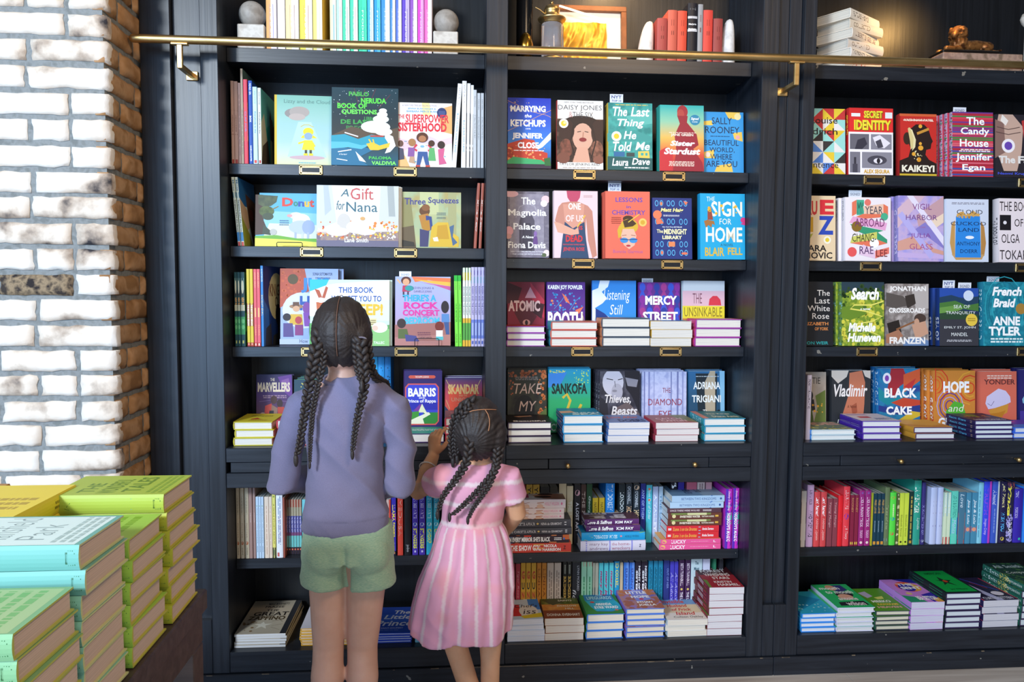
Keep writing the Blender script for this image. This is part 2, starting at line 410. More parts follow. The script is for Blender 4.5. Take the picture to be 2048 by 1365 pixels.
def loft_union(name, parent, parts, mat, vox, smooth=4, post=None):
    """joins overlapping tubes and balls into one continuous skin"""
    mb = MB()
    for fn in parts: fn(mb)
    me = mb.mesh(name + '_raw'); o = bpy.data.objects.new(name, me); COL.objects.link(o)
    r = o.modifiers.new('r', 'REMESH'); r.mode = 'VOXEL'; r.voxel_size = vox; r.use_smooth_shade = True
    s = o.modifiers.new('s', 'SMOOTH'); s.factor = .5; s.iterations = smooth
    dg = bpy.context.evaluated_depsgraph_get(); ev = o.evaluated_get(dg); m2 = bpy.data.meshes.new_from_object(ev, depsgraph=dg)
    o.modifiers.clear(); o.data = m2; bpy.data.meshes.remove(me); m2.name = name; m2.materials.clear(); m2.materials.append(mat)
    m2.polygons.foreach_set('use_smooth', [True] * len(m2.polygons))
    if post:
        n = len(m2.vertices); co = np.empty(n * 3, np.float32); m2.vertices.foreach_get('co', co); co = co.reshape(-1, 3)
        no = np.empty(n * 3, np.float32); m2.vertices.foreach_get('normal', no); no = no.reshape(-1, 3)
        m2.vertices.foreach_set('co', post(co, no).astype(np.float32).ravel()); m2.update()
    if parent: o.parent = parent
    return o
# ---------------------------------------------------------------- floor and walls
FLOORM = wood('pale_oak_floor', (.33, .27, .23), (.62, .56, .50), (1.2, 26, 26), .5)
c = MB(); rr = random.Random(3)
y = -7.0
while y < .4:
    x = -4.2 - rr.random() * 1.5
    while x < 4.6:
        L_ = rr.uniform(1.1, 1.9); c.cbox(x, min(x + L_, 4.7) - .0012, y, y + .1388, -.03, 0, FLOORM, .0008); x += L_
    y += .14
struct(c.obj('floor'))
c = MB(); c.box(-4.2, 4.7, .372, .48, 0, 3.6, M('d9d4cb', .8)); struct(c.obj('wall_back'))

# brick pier on the left: every brick modelled, one mesh with its mortar
def brick_material():
    m = bpy.data.materials.new('pale_brick'); m.use_nodes = True; nt = m.node_tree; b = nt.nodes['Principled BSDF']
    b.inputs['Roughness'].default_value = .85; b.inputs['Specular IOR Level'].default_value = .2
    tc = N(nt, 'ShaderNodeTexCoord'); nz = N(nt, 'ShaderNodeTexNoise'); nz.inputs['Scale'].default_value = 7; nz.inputs['Detail'].default_value = 7
    nt.links.new(tc.outputs['Object'], nz.inputs['Vector'])
    r = N(nt, 'ShaderNodeValToRGB'); e = r.color_ramp.elements
    e[0].position = .31; e[0].color = (.05, .045, .05, 1); e[1].position = .62; e[1].color = (.90, .84, .76, 1)
    q = e.new(.37); q.color = (.46, .36, .28, 1); q = e.new(.44); q.color = (.78, .66, .54, 1)
    nt.links.new(nz.outputs['Fac'], r.inputs['Fac']); nt.links.new(r.outputs['Color'], b.inputs['Base Color'])
    bp = N(nt, 'ShaderNodeBump'); bp.inputs['Strength'].default_value = .35; bp.inputs['Distance'].default_value = .006
    n2 = N(nt, 'ShaderNodeTexNoise'); n2.inputs['Scale'].default_value = 45; n2.inputs['Detail'].default_value = 4; nt.links.new(tc.outputs['Object'], n2.inputs['Vector'])
    nt.links.new(n2.outputs['Fac'], bp.inputs['Height']); nt.links.new(bp.outputs[0], b.inputs['Normal']); return m
BRICK = brick_material(); TANB = M('9a714a+b78b60+c69c74+a47a50+x11', .85, key='tan_brick'); CHAR = M('3c3430+9a8468+2c2626+x30', .9, key='charred_brick'); MORTAR = M('747775+888b8a+7c7e7c+x40', .95, key='mortar')  # pale blotched brick on the front face, tan brick on the side
BXR, BYF = -1.0325, -.243
def brick(c, ax0, ax1, z0, z1, face, seed, mat):
    """a worn brick on the front (face 'f': along x) or on the side (face 's': along y)"""
    nx, nz_ = max(4, int((ax1 - ax0) / .022)), 5; vs = []; dpt = .012
    for j in range(nz_ + 1):
        for i in range(nx + 1):
            u, w = i / nx, j / nz_
            ex = min(u, 1 - u) * (ax1 - ax0); ez = min(w, 1 - w) * (z1 - z0); rad_ = .009
            dx = max(0, rad_ - ex); dz = max(0, rad_ - ez); ins = rad_ - math.sqrt(max(rad_ * rad_ - dx * dx - dz * dz, 0)) if dx or dz else 0
            n1 = noise.noise(Vector((ax0 + u * (ax1 - ax0), w * .07, seed)) * 24) * .0035
            jx = noise.noise(Vector((u * 3, w * 3, seed + 5))) * .007; jz = noise.noise(Vector((u * 5, w * 3, seed + 9))) * .006
            a = ax0 + u * (ax1 - ax0) + jx; zz = z0 + w * (z1 - z0) + jz; o = n1 - ins
            vs.append((a, BYF - o - .0, zz) if face == 'f' else (BXR + o, a, zz))
    b0 = len(vs)
    for j in range(nz_ + 1):
        for i in range(nx + 1):
            if i in (0, nx) or j in (0, nz_):
                pass
    fs = []
    for j in range(nz_):
        for i in range(nx):
            q = (j * (nx + 1) + i, j * (nx + 1) + i + 1, (j + 1) * (nx + 1) + i + 1, (j + 1) * (nx + 1) + i); fs.append(q)
    edge = [i for i in range(nx + 1)] + [j * (nx + 1) + nx for j in range(1, nz_ + 1)] + [nz_ * (nx + 1) + i for i in range(nx - 1, -1, -1)] + [j * (nx + 1) for j in range(nz_ - 1, 0, -1)]
    for i in edge:
        p = vs[i]; vs.append((p[0], p[1] + .03, p[2]) if face == 'f' else (p[0] - .03, p[1], p[2]))
    ne = len(edge)
    for k in range(ne):
        l = (k + 1) % ne; fs.append((edge[l], edge[k], b0 + k, b0 + l))
    c.add(vs, fs, mat, True)
c = MB()
c.box(-2.6, BXR - .012, BYF + .013, .372, 0, 3.0, MORTAR)
pitch, zb = .0768, .0; rr = random.Random(11)
pat = [[.14, .215, .10, .215], [.215, .215, .06, .10], [.10, .215, .215, .10], [.215, .10, .10, .215], [.10, .215, .215, .06]]
k = 0
while zb < 2.95:
    z0, z1 = zb + .007, zb + .007 + .0605; x = BXR + .0005; i = 0; seq = [(.105, .215), (.225, .21), (.215, .215), (.108, .21), (.105, .10)][k % 5]
    while x > -2.5:
        L_ = seq[i % 2] if i < 2 else rr.choice((.215, .215, .105)); z_ = rr.uniform(-.002, .002)
        brick(c, x - L_, x, z0 + z_, z1 + z_, 'f', rr.uniform(0, 99), CHAR if (k % 31 == 18 and i == 1) else BRICK); x -= L_ + rr.uniform(.012, .017); i += 1
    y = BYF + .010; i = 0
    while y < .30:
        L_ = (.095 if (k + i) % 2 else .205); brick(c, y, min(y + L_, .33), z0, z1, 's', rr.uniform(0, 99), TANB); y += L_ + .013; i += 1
    zb += pitch; k += 1
struct(c.obj('wall_left'))

# ---------------------------------------------------------------- bookcases
ZT, ZL = {1: 2.236, 2: 1.844, 3: 1.526, 30: 1.560, 4: 1.208, 5: .866, 6: .443, 7: .145}, {1: 2.187, 2: 1.807, 3: 1.490, 30: 1.522, 4: 1.171, 6: .407}
FR, BK_ = .095, .345
XL0, XL1, XC0, XC1, XR0, XR1 = -.782, .104, .178, 1.0668, 1.215, 2.62
def part(name, parent, mat, *boxes, ch=.0015):
    c = MB()
    for b in boxes: c.cbox(*b, mat, ch)
    return c.obj(name, parent)
def holder(parent, px0, px1, lev, z):
    """brass card frame screwed to a shelf edge"""
    zb, zt = ZL[lev], ZT[lev]; zc = (zt + zb) / 2; X0, X1 = P(px0, 0 + pix_row(zc, FR, px0), FR).x, P(px1, pix_row(zc, FR, px1), FR).x; h = .0165
    c = MB(); y1 = FR + .0005
    for (a, b, d, e) in ((X0, X1, zc + h - .0045, zc + h), (X0, X1, zc - h, zc - h + .0045), (X0, X0 + .0055, zc - h, zc + h), (X1 - .0055, X1, zc - h, zc + h)):
        c.cbox(a, b, FR - .0045, y1, d, e, BRASSA, .0012)
    for (a, b, d, e) in ((X0 + .0055, X1 - .0055, zc + h - .0085, zc + h - .0045), (X0 + .0055, X1 - .0055, zc - h + .0045, zc - h + .0085), (X0 + .0055, X0 + .0105, zc - h, zc + h), (X1 - .0105, X1 - .0055, zc - h, zc + h)):
        c.box(a, b, FR - .0022, y1, max(d, zc - h + .0045), min(e, zc + h - .0045), BRASSA)
    c.box(X0 + .0105, X1 - .0105, FR - .0008, y1, zc - h + .0085, zc + h - .0085, M('17181c', .4))
    o = c.obj('label_holder', parent); o['label'] = 'brass card holder frame'; return o
def shelf(root, x0, x1, lev, holders=(), zz=None):
    c = MB(); c.cbox(x0 + .0006, x1 - .0006, FR, BK_ - .0005, ZL[lev], ZT[lev], OAKH, .0015)
    o = c.obj('shelf', root)
    for a, b in holders: holder(o, a, b, lev, zz)
    return o
def knob(parent, px, py):
    v = P(px, py, -.0); c = MB(); prof = [(.004, 0), (.004, .010), (.0075, .013), (.0092, .018), (.0085, .023), (.005, .0265), (.0008, .0275)]
    rr = [[(v.x + r * math.cos(2 * PI * i / 20), -.001 - d, v.z + r * math.sin(2 * PI * i / 20)) for i in range(20)] for r, d in prof]
    c.rings(rr, BRASSA); o = c.obj('knob', parent); o['label'] = 'round brass knob'; return o
def base_parts(root, x0, x1, xa, xb):
    """counter, drawer front, rails, lower cabinet and plinth of a bay x0..x1; xa, xb = ends of the drawer front"""
    part('counter', root, OAKH, (x0 + .0006, x1 - .0006, 0, BK_ - .0005, .8165, .866))
    part('rail', root, OAKH, (x0 + .0006, x1 - .0006, 0, BK_ - .0005, .727, .7785))
    d = part('drawer', root, OAKH, (xa, xb, .0035, .30, .7795, .8155))
    fill = []
    if xa - x0 > .03: fill.append((x0 + .0006, xa - .002, .006, .30, .7795, .8155))
    if x1 - xb > .03: fill.append((xb + .002, x1 - .0006, .006, .30, .7795, .8155))
    for q in fill: part('spacer', root, OAKH, q)
    part('bottom_shelf', root, OAKH, (x0 + .0006, x1 - .0006, .0, BK_ - .0005, .072, .145))
    return d

A = thing('bookcase', 'tall black oak bookcase of two bays behind the two girls', 'bookcase')
for a, b in ((-.84, XL0), (XL1, XC0), (XC1, 1.126)): part('stile', A, OAKV, (a, b, 0, .3685, .0705, 2.78), ch=.002)
part('back_panel', A, BACK, (-.84, 1.126, BK_, .3685, .07, 2.78))
part('plinth', A, OAKH, (-1.031, 1.169, -.010, .33, 0, .0695), ch=.003)
c = MB(); rr = random.Random(5); x = -.86
while x < 1.15:
    L_ = rr.uniform(.006, .03); c.box(x, x + L_, -.0104, -.0075, .0672, .0699, WORN); x += rr.uniform(.04, .24)
c.obj('worn_edge', A)
# panelled pilasters flanking the bays
part('pilaster', A, OAKV, (-1.031, -.934, 0, .3685, .0705, 2.78), (-.934, -.8405, .022, .3685, .26, 2.78), (-.934, -.8405, 0, .3685, .0705, .262), ch=.002)
part('pilaster', A, OAKV, (1.1265, 1.1690, .022, .3685, .262, 2.78), (1.1265, 1.1690, 0, .3685, .0705, .264), ch=.002)
shelf(A, XL0, XL1, 1); shelf(A, XC0, XC1, 1)
shelf(A, XL0, XL1, 2, ((598, 645.6), (787, 834))); shelf(A, XC0, XC1, 2, ((1146, 1191), (1325, 1370)))
shelf(A, XL0, XL1, 30, ((600, 647), (788, 834.7))); shelf(A, XC0, XC1, 3, ((1143.6, 1188.7), (1322, 1366)))
shelf(A, XL0, XL1, 4, ((602, 649), (789, 835))); shelf(A, XC0, XC1, 4, ((1142, 1186.5), (1319, 1363)))
shelf(A, XL0, XL1, 6); shelf(A, XC0, XC1, 6)
base_parts(A, XL0, XL1, -.768, .09)
d = base_parts(A, XC0, XC1, P(1098, 928).x, P(1418, 928).x)
knob(d, 1134, 930); knob(d, 1386.5, 927.5)

B = thing('bookcase', 'tall black oak bookcase bay cut off by the right edge of the photo', 'bookcase')
part('stile', B, OAKV, (1.2155, 1.2603, 0, .06, .0705, 2.78), ch=.002)
part('pilaster', B, OAKV, (1.1705, 1.2150, .022, .3685, .262, 2.78), (1.1705, 1.2150, 0, .3685, .0705, .264), ch=.002)
part('back_panel', B, BACK, (1.2155, 2.66, BK_, .3685, .07, 2.78))
part('plinth', B, OAKH, (1.170, 2.66, -.010, .33, 0, .0695), ch=.003)
c = MB(); x = 1.2
while x < 2.5:
    L_ = rr.uniform(.006, .03); c.box(x, x + L_, -.0104, -.0075, .0672, .0699, WORN); x += rr.uniform(.04, .3)
c.obj('worn_edge', B)
B0 = 1.2606
part('side_panel', B, OAKV, (1.2155, 1.222, .0605, BK_, .0705, 2.78), ch=.001)
part('stile', B, OAKV, (2.6205, 2.66, 0, BK_ - .0005, .0705, 2.78), ch=.002)
part('counter', B, OAKH, (1.2222, 1.2604, .0605, BK_ - .0005, .8165, .866), ch=.0005)
part('bottom_shelf', B, OAKH, (1.2222, 1.2604, .0605, BK_ - .0005, .072, .145), ch=.0005)
for lev, hs in ((1, ()), (2, ((1727, 1770), (2036, 2080))), (3, ((1720, 1763), (2030, 2074))), (4, ((1712.6, 1755), (2033, 2077))), (6, ())): shelf(B, 1.2225, XR1, lev, hs)
d = base_parts(B, B0, XR1, P(1683, 922).x, 2.55)
knob(d, 1796, 921); knob(d, 2030, 918)

# ---------------------------------------------------------------- brass ladder rail
RY = -.09
R = thing('ladder_rail', 'long brass ladder rail running along the bookcase fronts', 'rail')
a, b = P(267, 77.5, RY), P(2048, 131, RY); dv = (b - a).normalized()
b = b + dv * .45; b.z = a.z; 
zr = (P(300, 78.1, RY).z + P(1040, 100.3, RY).z + P(1570, 115.3, RY).z + P(2048, 131, RY).z) / 4
c = MB(); c.tube([(a.x, RY, zr), (a.x + .004, RY, zr), (b.x, RY, zr)], .0132, BRASSA, 20, (0, 1, 0)); c.obj('rod', R)
def bracket(px, plate_px):
    x = P(px, 110, RY).x; xp = P(plate_px, 145, .02).x if plate_px else x
    c = MB(); zt = zr - .0132; zb = zr - .078; y0 = RY
    c.cbox(x - .026, x + .026, y0 - .009, y0 + .009, zt - .004, zt + .002, BRASSA, .0015)
    c.cbox(x - .0085, x + .0085, y0 - .006, y0 + .006, zb, zt - .002, BRASSA, .002)
    yq = .0212
    c.cbox(x - .0085, x + .0085, y0 - .006, yq, zb - .012, zb + .004, BRASSA, .002)
    c.cbox(x - .0195, x + .0195, yq - .006, yq, zb - .020, zb + .010, BRASSA, .002)
    o = c.obj('bracket', R)
bracket(360, None); bracket(1594, None)
# ---------------------------------------------------------------- books: left bay
KID = True
z = ZT[2]
row(z, .10, 'left end of second shelf, left bay', [
 (463.5, 469.5, 162, 'c39a86', 'pinkish tan book', 'r 9a6a58 35 10 36 90|r 9a6a58 64 10 65 90|L 7a4f44 40 35 62 65 1|r a03828 95 15 100 85', '', {'w': .2}),
 (470, 477, 163, 'c39a86', 'pinkish tan book', 'r 9a6a58 35 10 36 90|r 9a6a58 64 10 65 90|L 7a4f44 40 35 62 65 1|r a03828 95 15 100 85', '', {'w': .2}),
 (477.5, 483, 166, 'a8857a', 'narrow mauve book', 'L 6a4a44 10 35 90 65 1', '', {'w': .2}),
 (483.5, 488, 137.6, 'a8977f', 'very tall taupe book', 'L 5a4f44 40 30 90 60 1', '', {'w': .24, 'front': 'r 4d6a66 0 0 100 100'}),
 (488.5, 496.5, 159, 'd8485a', 'red and white banded book', 'r f2e6cf 27 0 73 100|r f0c04a 28 0 33 100|r f0c04a 68 0 73 100|t 6a9ad0 38 30 62 70 - CLAP FOR', '', {'w': .22, 'hard': True}),
 (498.5, 506, 161.5, '2250a8', 'royal blue book', 't fff 3 25 17 75 b FOREVER|t fff 42 25 50 75 b BOX|t fff 78 30 97 70 b DAVIES & SCHUSTER', '', {'w': .22, 'hard': True}),
 (507, 515.5, 174, 'bfe0ef', 'pale blue book', 't 7a9ab8 5 25 22 70 - ANNE WYNTER|t 3f7fc8 32 25 60 75 b Everybody in the|r d03a2a 95 20 99 80', '', {'w': .22}),
 (517, 523.5, 176, 'd9dcd6', 'teal and cream picture book', 't 5a5a55 5 25 22 70 - ANNE WYNTER|t 4a4a46 32 25 60 75 b Everybody in the|r a8281a 95 20 99 80', '', {'w': .23, 'front': 'r 2fae9a 0 0 100 100|p 62b9b0 0 0 100 0 100 20 0 60|p d9d2b0 0 45 18 30 40 70 52 100 0 100|p 5a5040 8 75 40 62 55 100 0 100|p c9c488 55 60 68 55 72 100 56 100|p 4b4433 52 30 58 18 64 30 70 28 78 44 70 60 56 58|p 3a3a2a 70 40 85 34 92 60 100 100 72 100'})],
 group='picture book spines, left end of the second shelf')
F(z, 549.5, 667, 192, .118, .012, '83b9a8/9cc6bd/a9cdd6/d9dbb0', 'seafoam picture book of a child in a yellow raincoat below a cloud',
  'r d9b93a 0 0 4 100|p b5d3dc 40 38 62 38 88 88 22 88|e 8f8a86 33 26 16 7|e a99f98 42 24 17 8|e b8aaa2 38 31 14 5|t 5f857d 16 6 94 13 - Lizzy and the Cloud|l c9b94a 1.2 44 45 50 42 58 42 66 45|e c7a9ae 55 89 30 3|e f2dc2e 57 52 9 6|p f2dc2e 48 57 66 57 72 61 44 61|e 8fa9c4 57 58 7 5|p f5e030 50 64 64 64 68 78 46 78|l f0d82a 3 50 66 40 69|l f0d82a 3 64 67 68 73|r 4a4a3a 51 78 55 83|r 4a4a3a 59 78 63 83|p f2dc2e 49 83 56 83 56 86 49 86|p f2dc2e 58 83 65 83 65 86 58 86|L 8fbfc0 40 95 70 98 1', lean=4, yaw=2)
F(z, 662.5, 796.5, 177, .102, .017, '173a44/1c2f36/35352f/1d5a70', 'dark teal picture book with bright green lettering and a white shell',
  'd e8f0f0 2 2 98 40 46 .5|l 6a2f3a .8 34 1 40 20|l 6a2f3a .8 50 1 47 18|l 6a2f3a .8 66 1 58 18|l 6a2f3a .8 88 8 70 26|l 6a2f3a .8 8 18 30 30|t 4fae4a 26 5 56 11 B PABLO|t 5fd84a 44 13 82 20 B NERUDA|t 5fd84a 9 20 53 27 B BOOK OF|t 6fe05a 15 28 68 35 B QUESTIONS|t 3f8f4a 49 37 66 43 B LIBRO|t 3f9f4a 14 41 52 47 B DE LAS|t 3f7f44 22 49 47 55 B PREG|p 5a4a38 0 62 30 50 70 58 100 50 100 75 0 75|p 2f9ab0 0 62 20 60 40 66 60 60 90 64 80 78 50 74 25 76 0 72|p 2a6f92 0 76 25 78 50 76 62 80 40 90 55 100 0 100|p 5ab8cc 0 70 25 70 45 74 60 72 45 79 25 77 0 79|e f4f1e6 77 29 6 3|e eceee4 76 34 8 4|e e4ede2 74 40 12 5|e eef2e8 66 50 22 8|e fff 78 56 13 5|p fff 80 57 92 62 96 74 88 82 80 84 86 72 80 64|p e8c23a 52 72 62 70 72 74 88 70 86 76 70 80 58 80|l e8c23a 2 60 72 56 66|l e8c23a 2 64 72 62 66|r b8443a 58 61 78 63|l fff 1.6 20 58 40 63|l fff 1.4 10 83 30 80|l fff 1.2 8 92 24 94|p f4f4f0 36 82 46 90 52 96 42 94|t fff 12 85 24 87 - river|t 4fc05a 56 88 90 92 B PALOMA|t 7fe86a 60 94 97 99 B VALDIVIA', lean=4)
F(z, 795.8, 904, 207, .112, .016, 'f3e9e2', 'white picture book with red title arched over a girl in blue jeans',
  'p d9a86a 74 10 100 3 100 48 80 44|p e8b878 0 72 14 84 22 100 0 100|p f2dd9a 44 0 58 0 62 20 46 20|p e9c4c8 0 55 35 62 8 78|p e9c4c8 62 62 100 52 100 62 70 70|p d8c8dc 24 58 40 52 60 52 76 58 62 80 34 80|t 8a8aa0 8 3 72 6 - #1 NEW YORK TIMES BESTSELLING AUTHORS|t 4aa0c8 18 8 70 11 b JENNA BUSH HAGER &|t 4aa0c8 16 12 72 15 b BARBARA PIERCE BUSH|e 2a3a6a 81 15 9 8|L 5a6a9a 75 12 87 18 3|t d0303e 1 19 12 25 b THE|t d8303e 14 18 94 31 b SUPERPOWER|t d8303e 0 31 90 45 B SISTERHOOD|e 5a3420 45 54 11 8|e b07850 45 56 7 5|p f5f2f2 36 64 55 64 54 76 37 76|l d03a44 4 35 65 29 71 35 75|l d03a44 4 56 65 62 71 56 75|e 7fb0d8 45 68 4 2|p 3a5a92 37 76 54 76 58 97 51 97 46 82 41 97 34 97|r c84a3a 33 97 41 100|r c84a3a 51 97 59 100|e 4a2f20 62 63 6 5|p 5fae6a 58 70 67 70 70 90 56 90|e 3a2a24 80 65 7 6|p d0608a 74 72 86 70 84 84 90 94 76 96|e a87848 26 62 7 6|p 8a5a9a 19 70 31 70 30 84 18 84|p c09a7a 22 84 30 84 32 95 20 93|e 6a4a3a 5 64 5 5|p 4a4a5a 0 70 10 72 12 88 0 90|d 3aa0b8 10 50 95 96 10 1', lean=4)
row(z, .10, 'right end of second shelf, left bay', [
 (903.2, 912, 167, 'f2f0ee', 'white book leaning', 't 3f8fd0 35 28 82 70 b MAKING OUR WORLD MORE|t 8a7a8a 5 30 25 70 - KATIE WILLIS', '', {'lean': 4.2, 'w': .2, 'hard': True}),
 (922, 931, 162, 'f2f0ee', 'upright white book with blue lettering', 't 3f8fd0 45 28 82 70 b MAKING OUR WORLD MORE|t 8a7a8a 5 30 25 70 - KATIE WILLIS', '', {'lean': .7, 'w': .2, 'hard': True}),
 (932, 938.5, 167, 'f1efee', 'white and black book', 'r 3a3840 35 0 99 100|t e8e8e8 37 25 68 75 b First Girl Gutsy|r f4f4f4 72 0 75 100|r f4f4f4 78 0 80 100|t fff 88 25 95 75 - sleep', '', {'lean': .7, 'w': .2}),
 (939.2, 945, 170.5, 'f1efee', 'white and black book', 'r 3a3840 35 0 99 100|t e8e8e8 37 25 68 75 b First Girl Gutsy|r f4f4f4 72 0 75 100|r f4f4f4 78 0 80 100|t fff 88 25 95 75 - sleep', '', {'lean': .7, 'w': .2}),
 (945.8, 952.8, 180, 'd8d5d2', 'pale grey book', 't 77757a 8 30 22 70 - PHIL CUMMINGS|t 77757a 32 30 62 70 - IT FELL FROM THE SKY', '', {'w': .2}),
 (954, 960, 186.5, 'd8d5d2', 'pale grey book', 't 77757a 8 30 22 70 - TAN FAN|t 77757a 32 30 62 70 - IT FELL FROM THE SKY', '', {'w': .2}),
 (961, 967, 186.5, 'd8d5d2', 'pale grey book', 't 77757a 8 30 22 70 - TAN FAN|t 77757a 32 30 62 70 - IT FELL FROM THE SKY', '', {'w': .2})],
 group='white spines, right end of the second shelf')

z = ZT[30]
NEW = 't 3f6a8a 4 20 20 80 b Moss|r 4a8aa8 22 0 30 100|t 4f4a58 33 15 80 85 b Sergeant Kari the Great|r 3f86c0 80 0 93 100|r c8443a 94 10 100 90'
row(z, .10, 'leaning left on third shelf, left bay', [
 (476, 481.5, 357, 'd9e4d2', 'thin cream and blue book', NEW, '', {'lean': -4.6, 'w': .21, 'h': .238}),
 (483, 488.6, 357, 'd9e4d2', 'thin cream and blue book', NEW, '', {'lean': -4.6, 'w': .21, 'h': .238, 'front': 'r 2a6aa0 0 0 100 40|p d8b088 0 30 40 45 46 70 20 80 0 60|p a8a83a 0 55 40 80 60 100 0 100|p 5a3a28 38 20 100 30 100 100 62 100 44 60|e 8a3a28 66 50 12 9'})],
 group='thin spines leaning on the third shelf')
DON = 'r 5fb0d8 0 0 100 40|p 8fc8dc 0 30 100 36 100 62 0 62|p d8dfc8 20 55 100 58 100 86 10 86|p 4a3428 0 0 10 0 12 50 20 76 0 78|p 3f4a36+566040+x50 4 0 32 2 30 14 22 22 12 24 4 18|e 5f6f3a+46542c+x60 16 32 11 10|e 44503a 18 42 8 7|p 3f4a3a 12 58 24 72 22 78 10 76|t d8483a 38 5 54 22 B D|t 3a8a7a 54 12 61 22 B o|t 3f5aa8 61 12 70 22 B n|t e8b83a 70 12 77 23 B u|t d8483a 77 8 84 23 B t|t 3f9a5a 90 6 99 20 B &|l 8a7a3a 1.5 24 28 29 25 33 22|L 5a7a9a 34 48 48 60 3|e d9dff0 58 40 9 7|e d8a0a0 49 40 4 3|e e4e9f6 66 50 13 14|e b8c4ea 65 62 17 13|e 98a8d8 76 62 9 14|r a8b4dc 56 72 59 86|r c4cdee 66 74 69 90|r a8b4dc 74 72 77 86|p 6fae3a 0 80 30 78 60 84 100 84 100 92 0 92|p e8dc5a 0 84 40 86 100 92 100 100 0 100|e b8b8b0 26 72 5 6'
F(z, 510, 650, 391.5, .142, .011, '5fb0d8', 'landscape picture book of a shaggy lavender animal', DON, lean=6, copies=((.01, .008),), board='d8dfe8')
F(z, 633, 797, 372.5, .097, .013, 'e4e4dc', 'white landscape picture book of a sleeping rabbit',
  'p cfd6d6 0 0 18 0 24 60 0 74|p b8c2c4 8 0 14 0 18 40 10 50|p cfd3d0 78 0 100 0 100 78 76 58|p a9b0ae 86 0 94 0 96 50 88 50|r cdb9b0 0 76 100 88|r 6f6a80 0 86 100 100|p 8f7a80+a89080+7a6a7a+x40 0 80 100 74 100 90 0 90|d e8873a 2 58 98 86 44 1.6|d e8c84a 2 66 98 86 40 1.4|d fff 2 66 98 88 46 1|d c8503a 2 60 98 84 26 1.1|t 3f6a7a 29 6 39 18 i A|t c85a5a 41 4 69 23 - Gift|t 3f6a7a 24 25 34 40 i for|t 3f6a7a 36 27 74 43 - Nana|e cfcac2 33 60 8 14|e f6f4ee 50 68 14 11|e f4f1ea 26 76 14 7|e efeae0 22 70 7 7|e f9f7f2 60 76 12 5|e d9a86a 56 54 3 3|t f4f4f4 34 86 63 93 b Lane Smith', lean=5, copies=((.006, -.004), (.010, -.009)))
F(z, 804, 922, 385.6, .128, .013, 'b9bc88+a8b890+b0a268+x12', 'olive picture book with purple title and a hugging pair beside a yellow armchair',
  'r c4c894 30 0 62 40|r a8a878 78 0 92 100|p 8f8a5a 0 10 14 10 20 60 0 80|t 4a4a86 4 11 40 23 b Three|t 4a4a86 44 9 96 23 b Squeezes|p 6a5a40 0 64 20 60 24 100 0 100|e 6a4528 38 34 9 9|p b8803a 28 42 44 38 50 60 34 66|p 3a4a86 40 42 50 44 52 66 42 72|p b8842e 34 52 46 50 48 68 36 72|p 46446a 30 66 46 70 44 98 30 98|e 8a5a34 40 28 7 6|p d8b43a 50 62 60 54 78 54 82 70 96 80 96 98 46 98|p c89a2e 60 60 76 58 80 84 58 84|p 4f6a8a 80 62 88 58 86 80 94 90 86 96|p e9e4d8 52 82 60 80 62 88 54 88|L 6a7a78 58 36 74 42 2|L 6a7a78 58 44 74 48 2|p 3a3428 0 86 20 90 22 98 0 98', lean=5)
row(z, .10, 'right end of third shelf, left bay', [
 (947.5, 953, 381, 'b8604a', 'russet spine picture book', 't f0e0d0 25 20 75 80 b Millie Fleur|r 8a3428 92 10 99 90', '', {'lean': 3.2, 'w': .2, 'hard': True, 'h': .231}),
 (957, 962.5, 381, 'b8604a', 'russet spine picture book', 't f0e0d0 25 20 75 80 b Millie Fleur|r 8a3428 92 10 99 90', '', {'lean': 2.4, 'w': .2, 'hard': True, 'h': .231})], group='russet spines on the third shelf')

z = ZT[4]
DG = 'r 8fae9a 8 15 30 85|e d9d8b8 20 50 9 30|r 3a3a3a 24 5 32 95|t e0a858 34 15 44 85 B NEW IN|r c8c8a8 44 0 52 100|r 3f9a5a 60 0 84 100|e 6fc07a 66 50 3 40|e 6fc07a 74 50 3 40|r c4c86a 92 30 96 70'
YR = 'r d8c23a 0 0 100 100|r 9a4a58 44 0 74 100|t f4e8e8 46 18 73 82 b THE BOY WHO BEGAN|r a8302a 95 0 100 100|e e8a080 97 50 1.4 30'
PK = 'r f0b878 50 25 62 75|t f0c890 4 30 24 70 - ANNA GRAY|t f0b878 72 30 86 70 - CLARA|r c03a3a 95 0 100 100|r f4dcc8 96 30 99 70'
row(z, .10, 'left end of fourth shelf, left bay', [
 (470.5, 476, 544.8, '1d4a4e', 'dark green book', DG, '', {'w': .2}), (476.6, 482, 544.8, '1d4a4e', 'dark green book', DG, '', {'w': .2}),
 (482.8, 491, 544.8, '1d4a4e', 'dark green book', DG, '', {'w': .2, 'front': 'r 23564c 0 0 100 100|r 3f9a5a 0 55 100 80'}),
 (495, 500.5, 538.6, 'd8c23a', 'yellow and plum book', YR, '', {'w': .22}), (501.4, 507.5, 538.6, 'd8c23a', 'yellow and plum book', YR, '', {'w': .22}),
 (509, 514.5, 538.8, 'e0606a', 'coral book', PK, '', {'w': .22}), (515.2, 521.5, 538.8, 'e0606a', 'coral book', PK, '', {'w': .22})],
 group='picture book spines, left end of the fourth shelf')
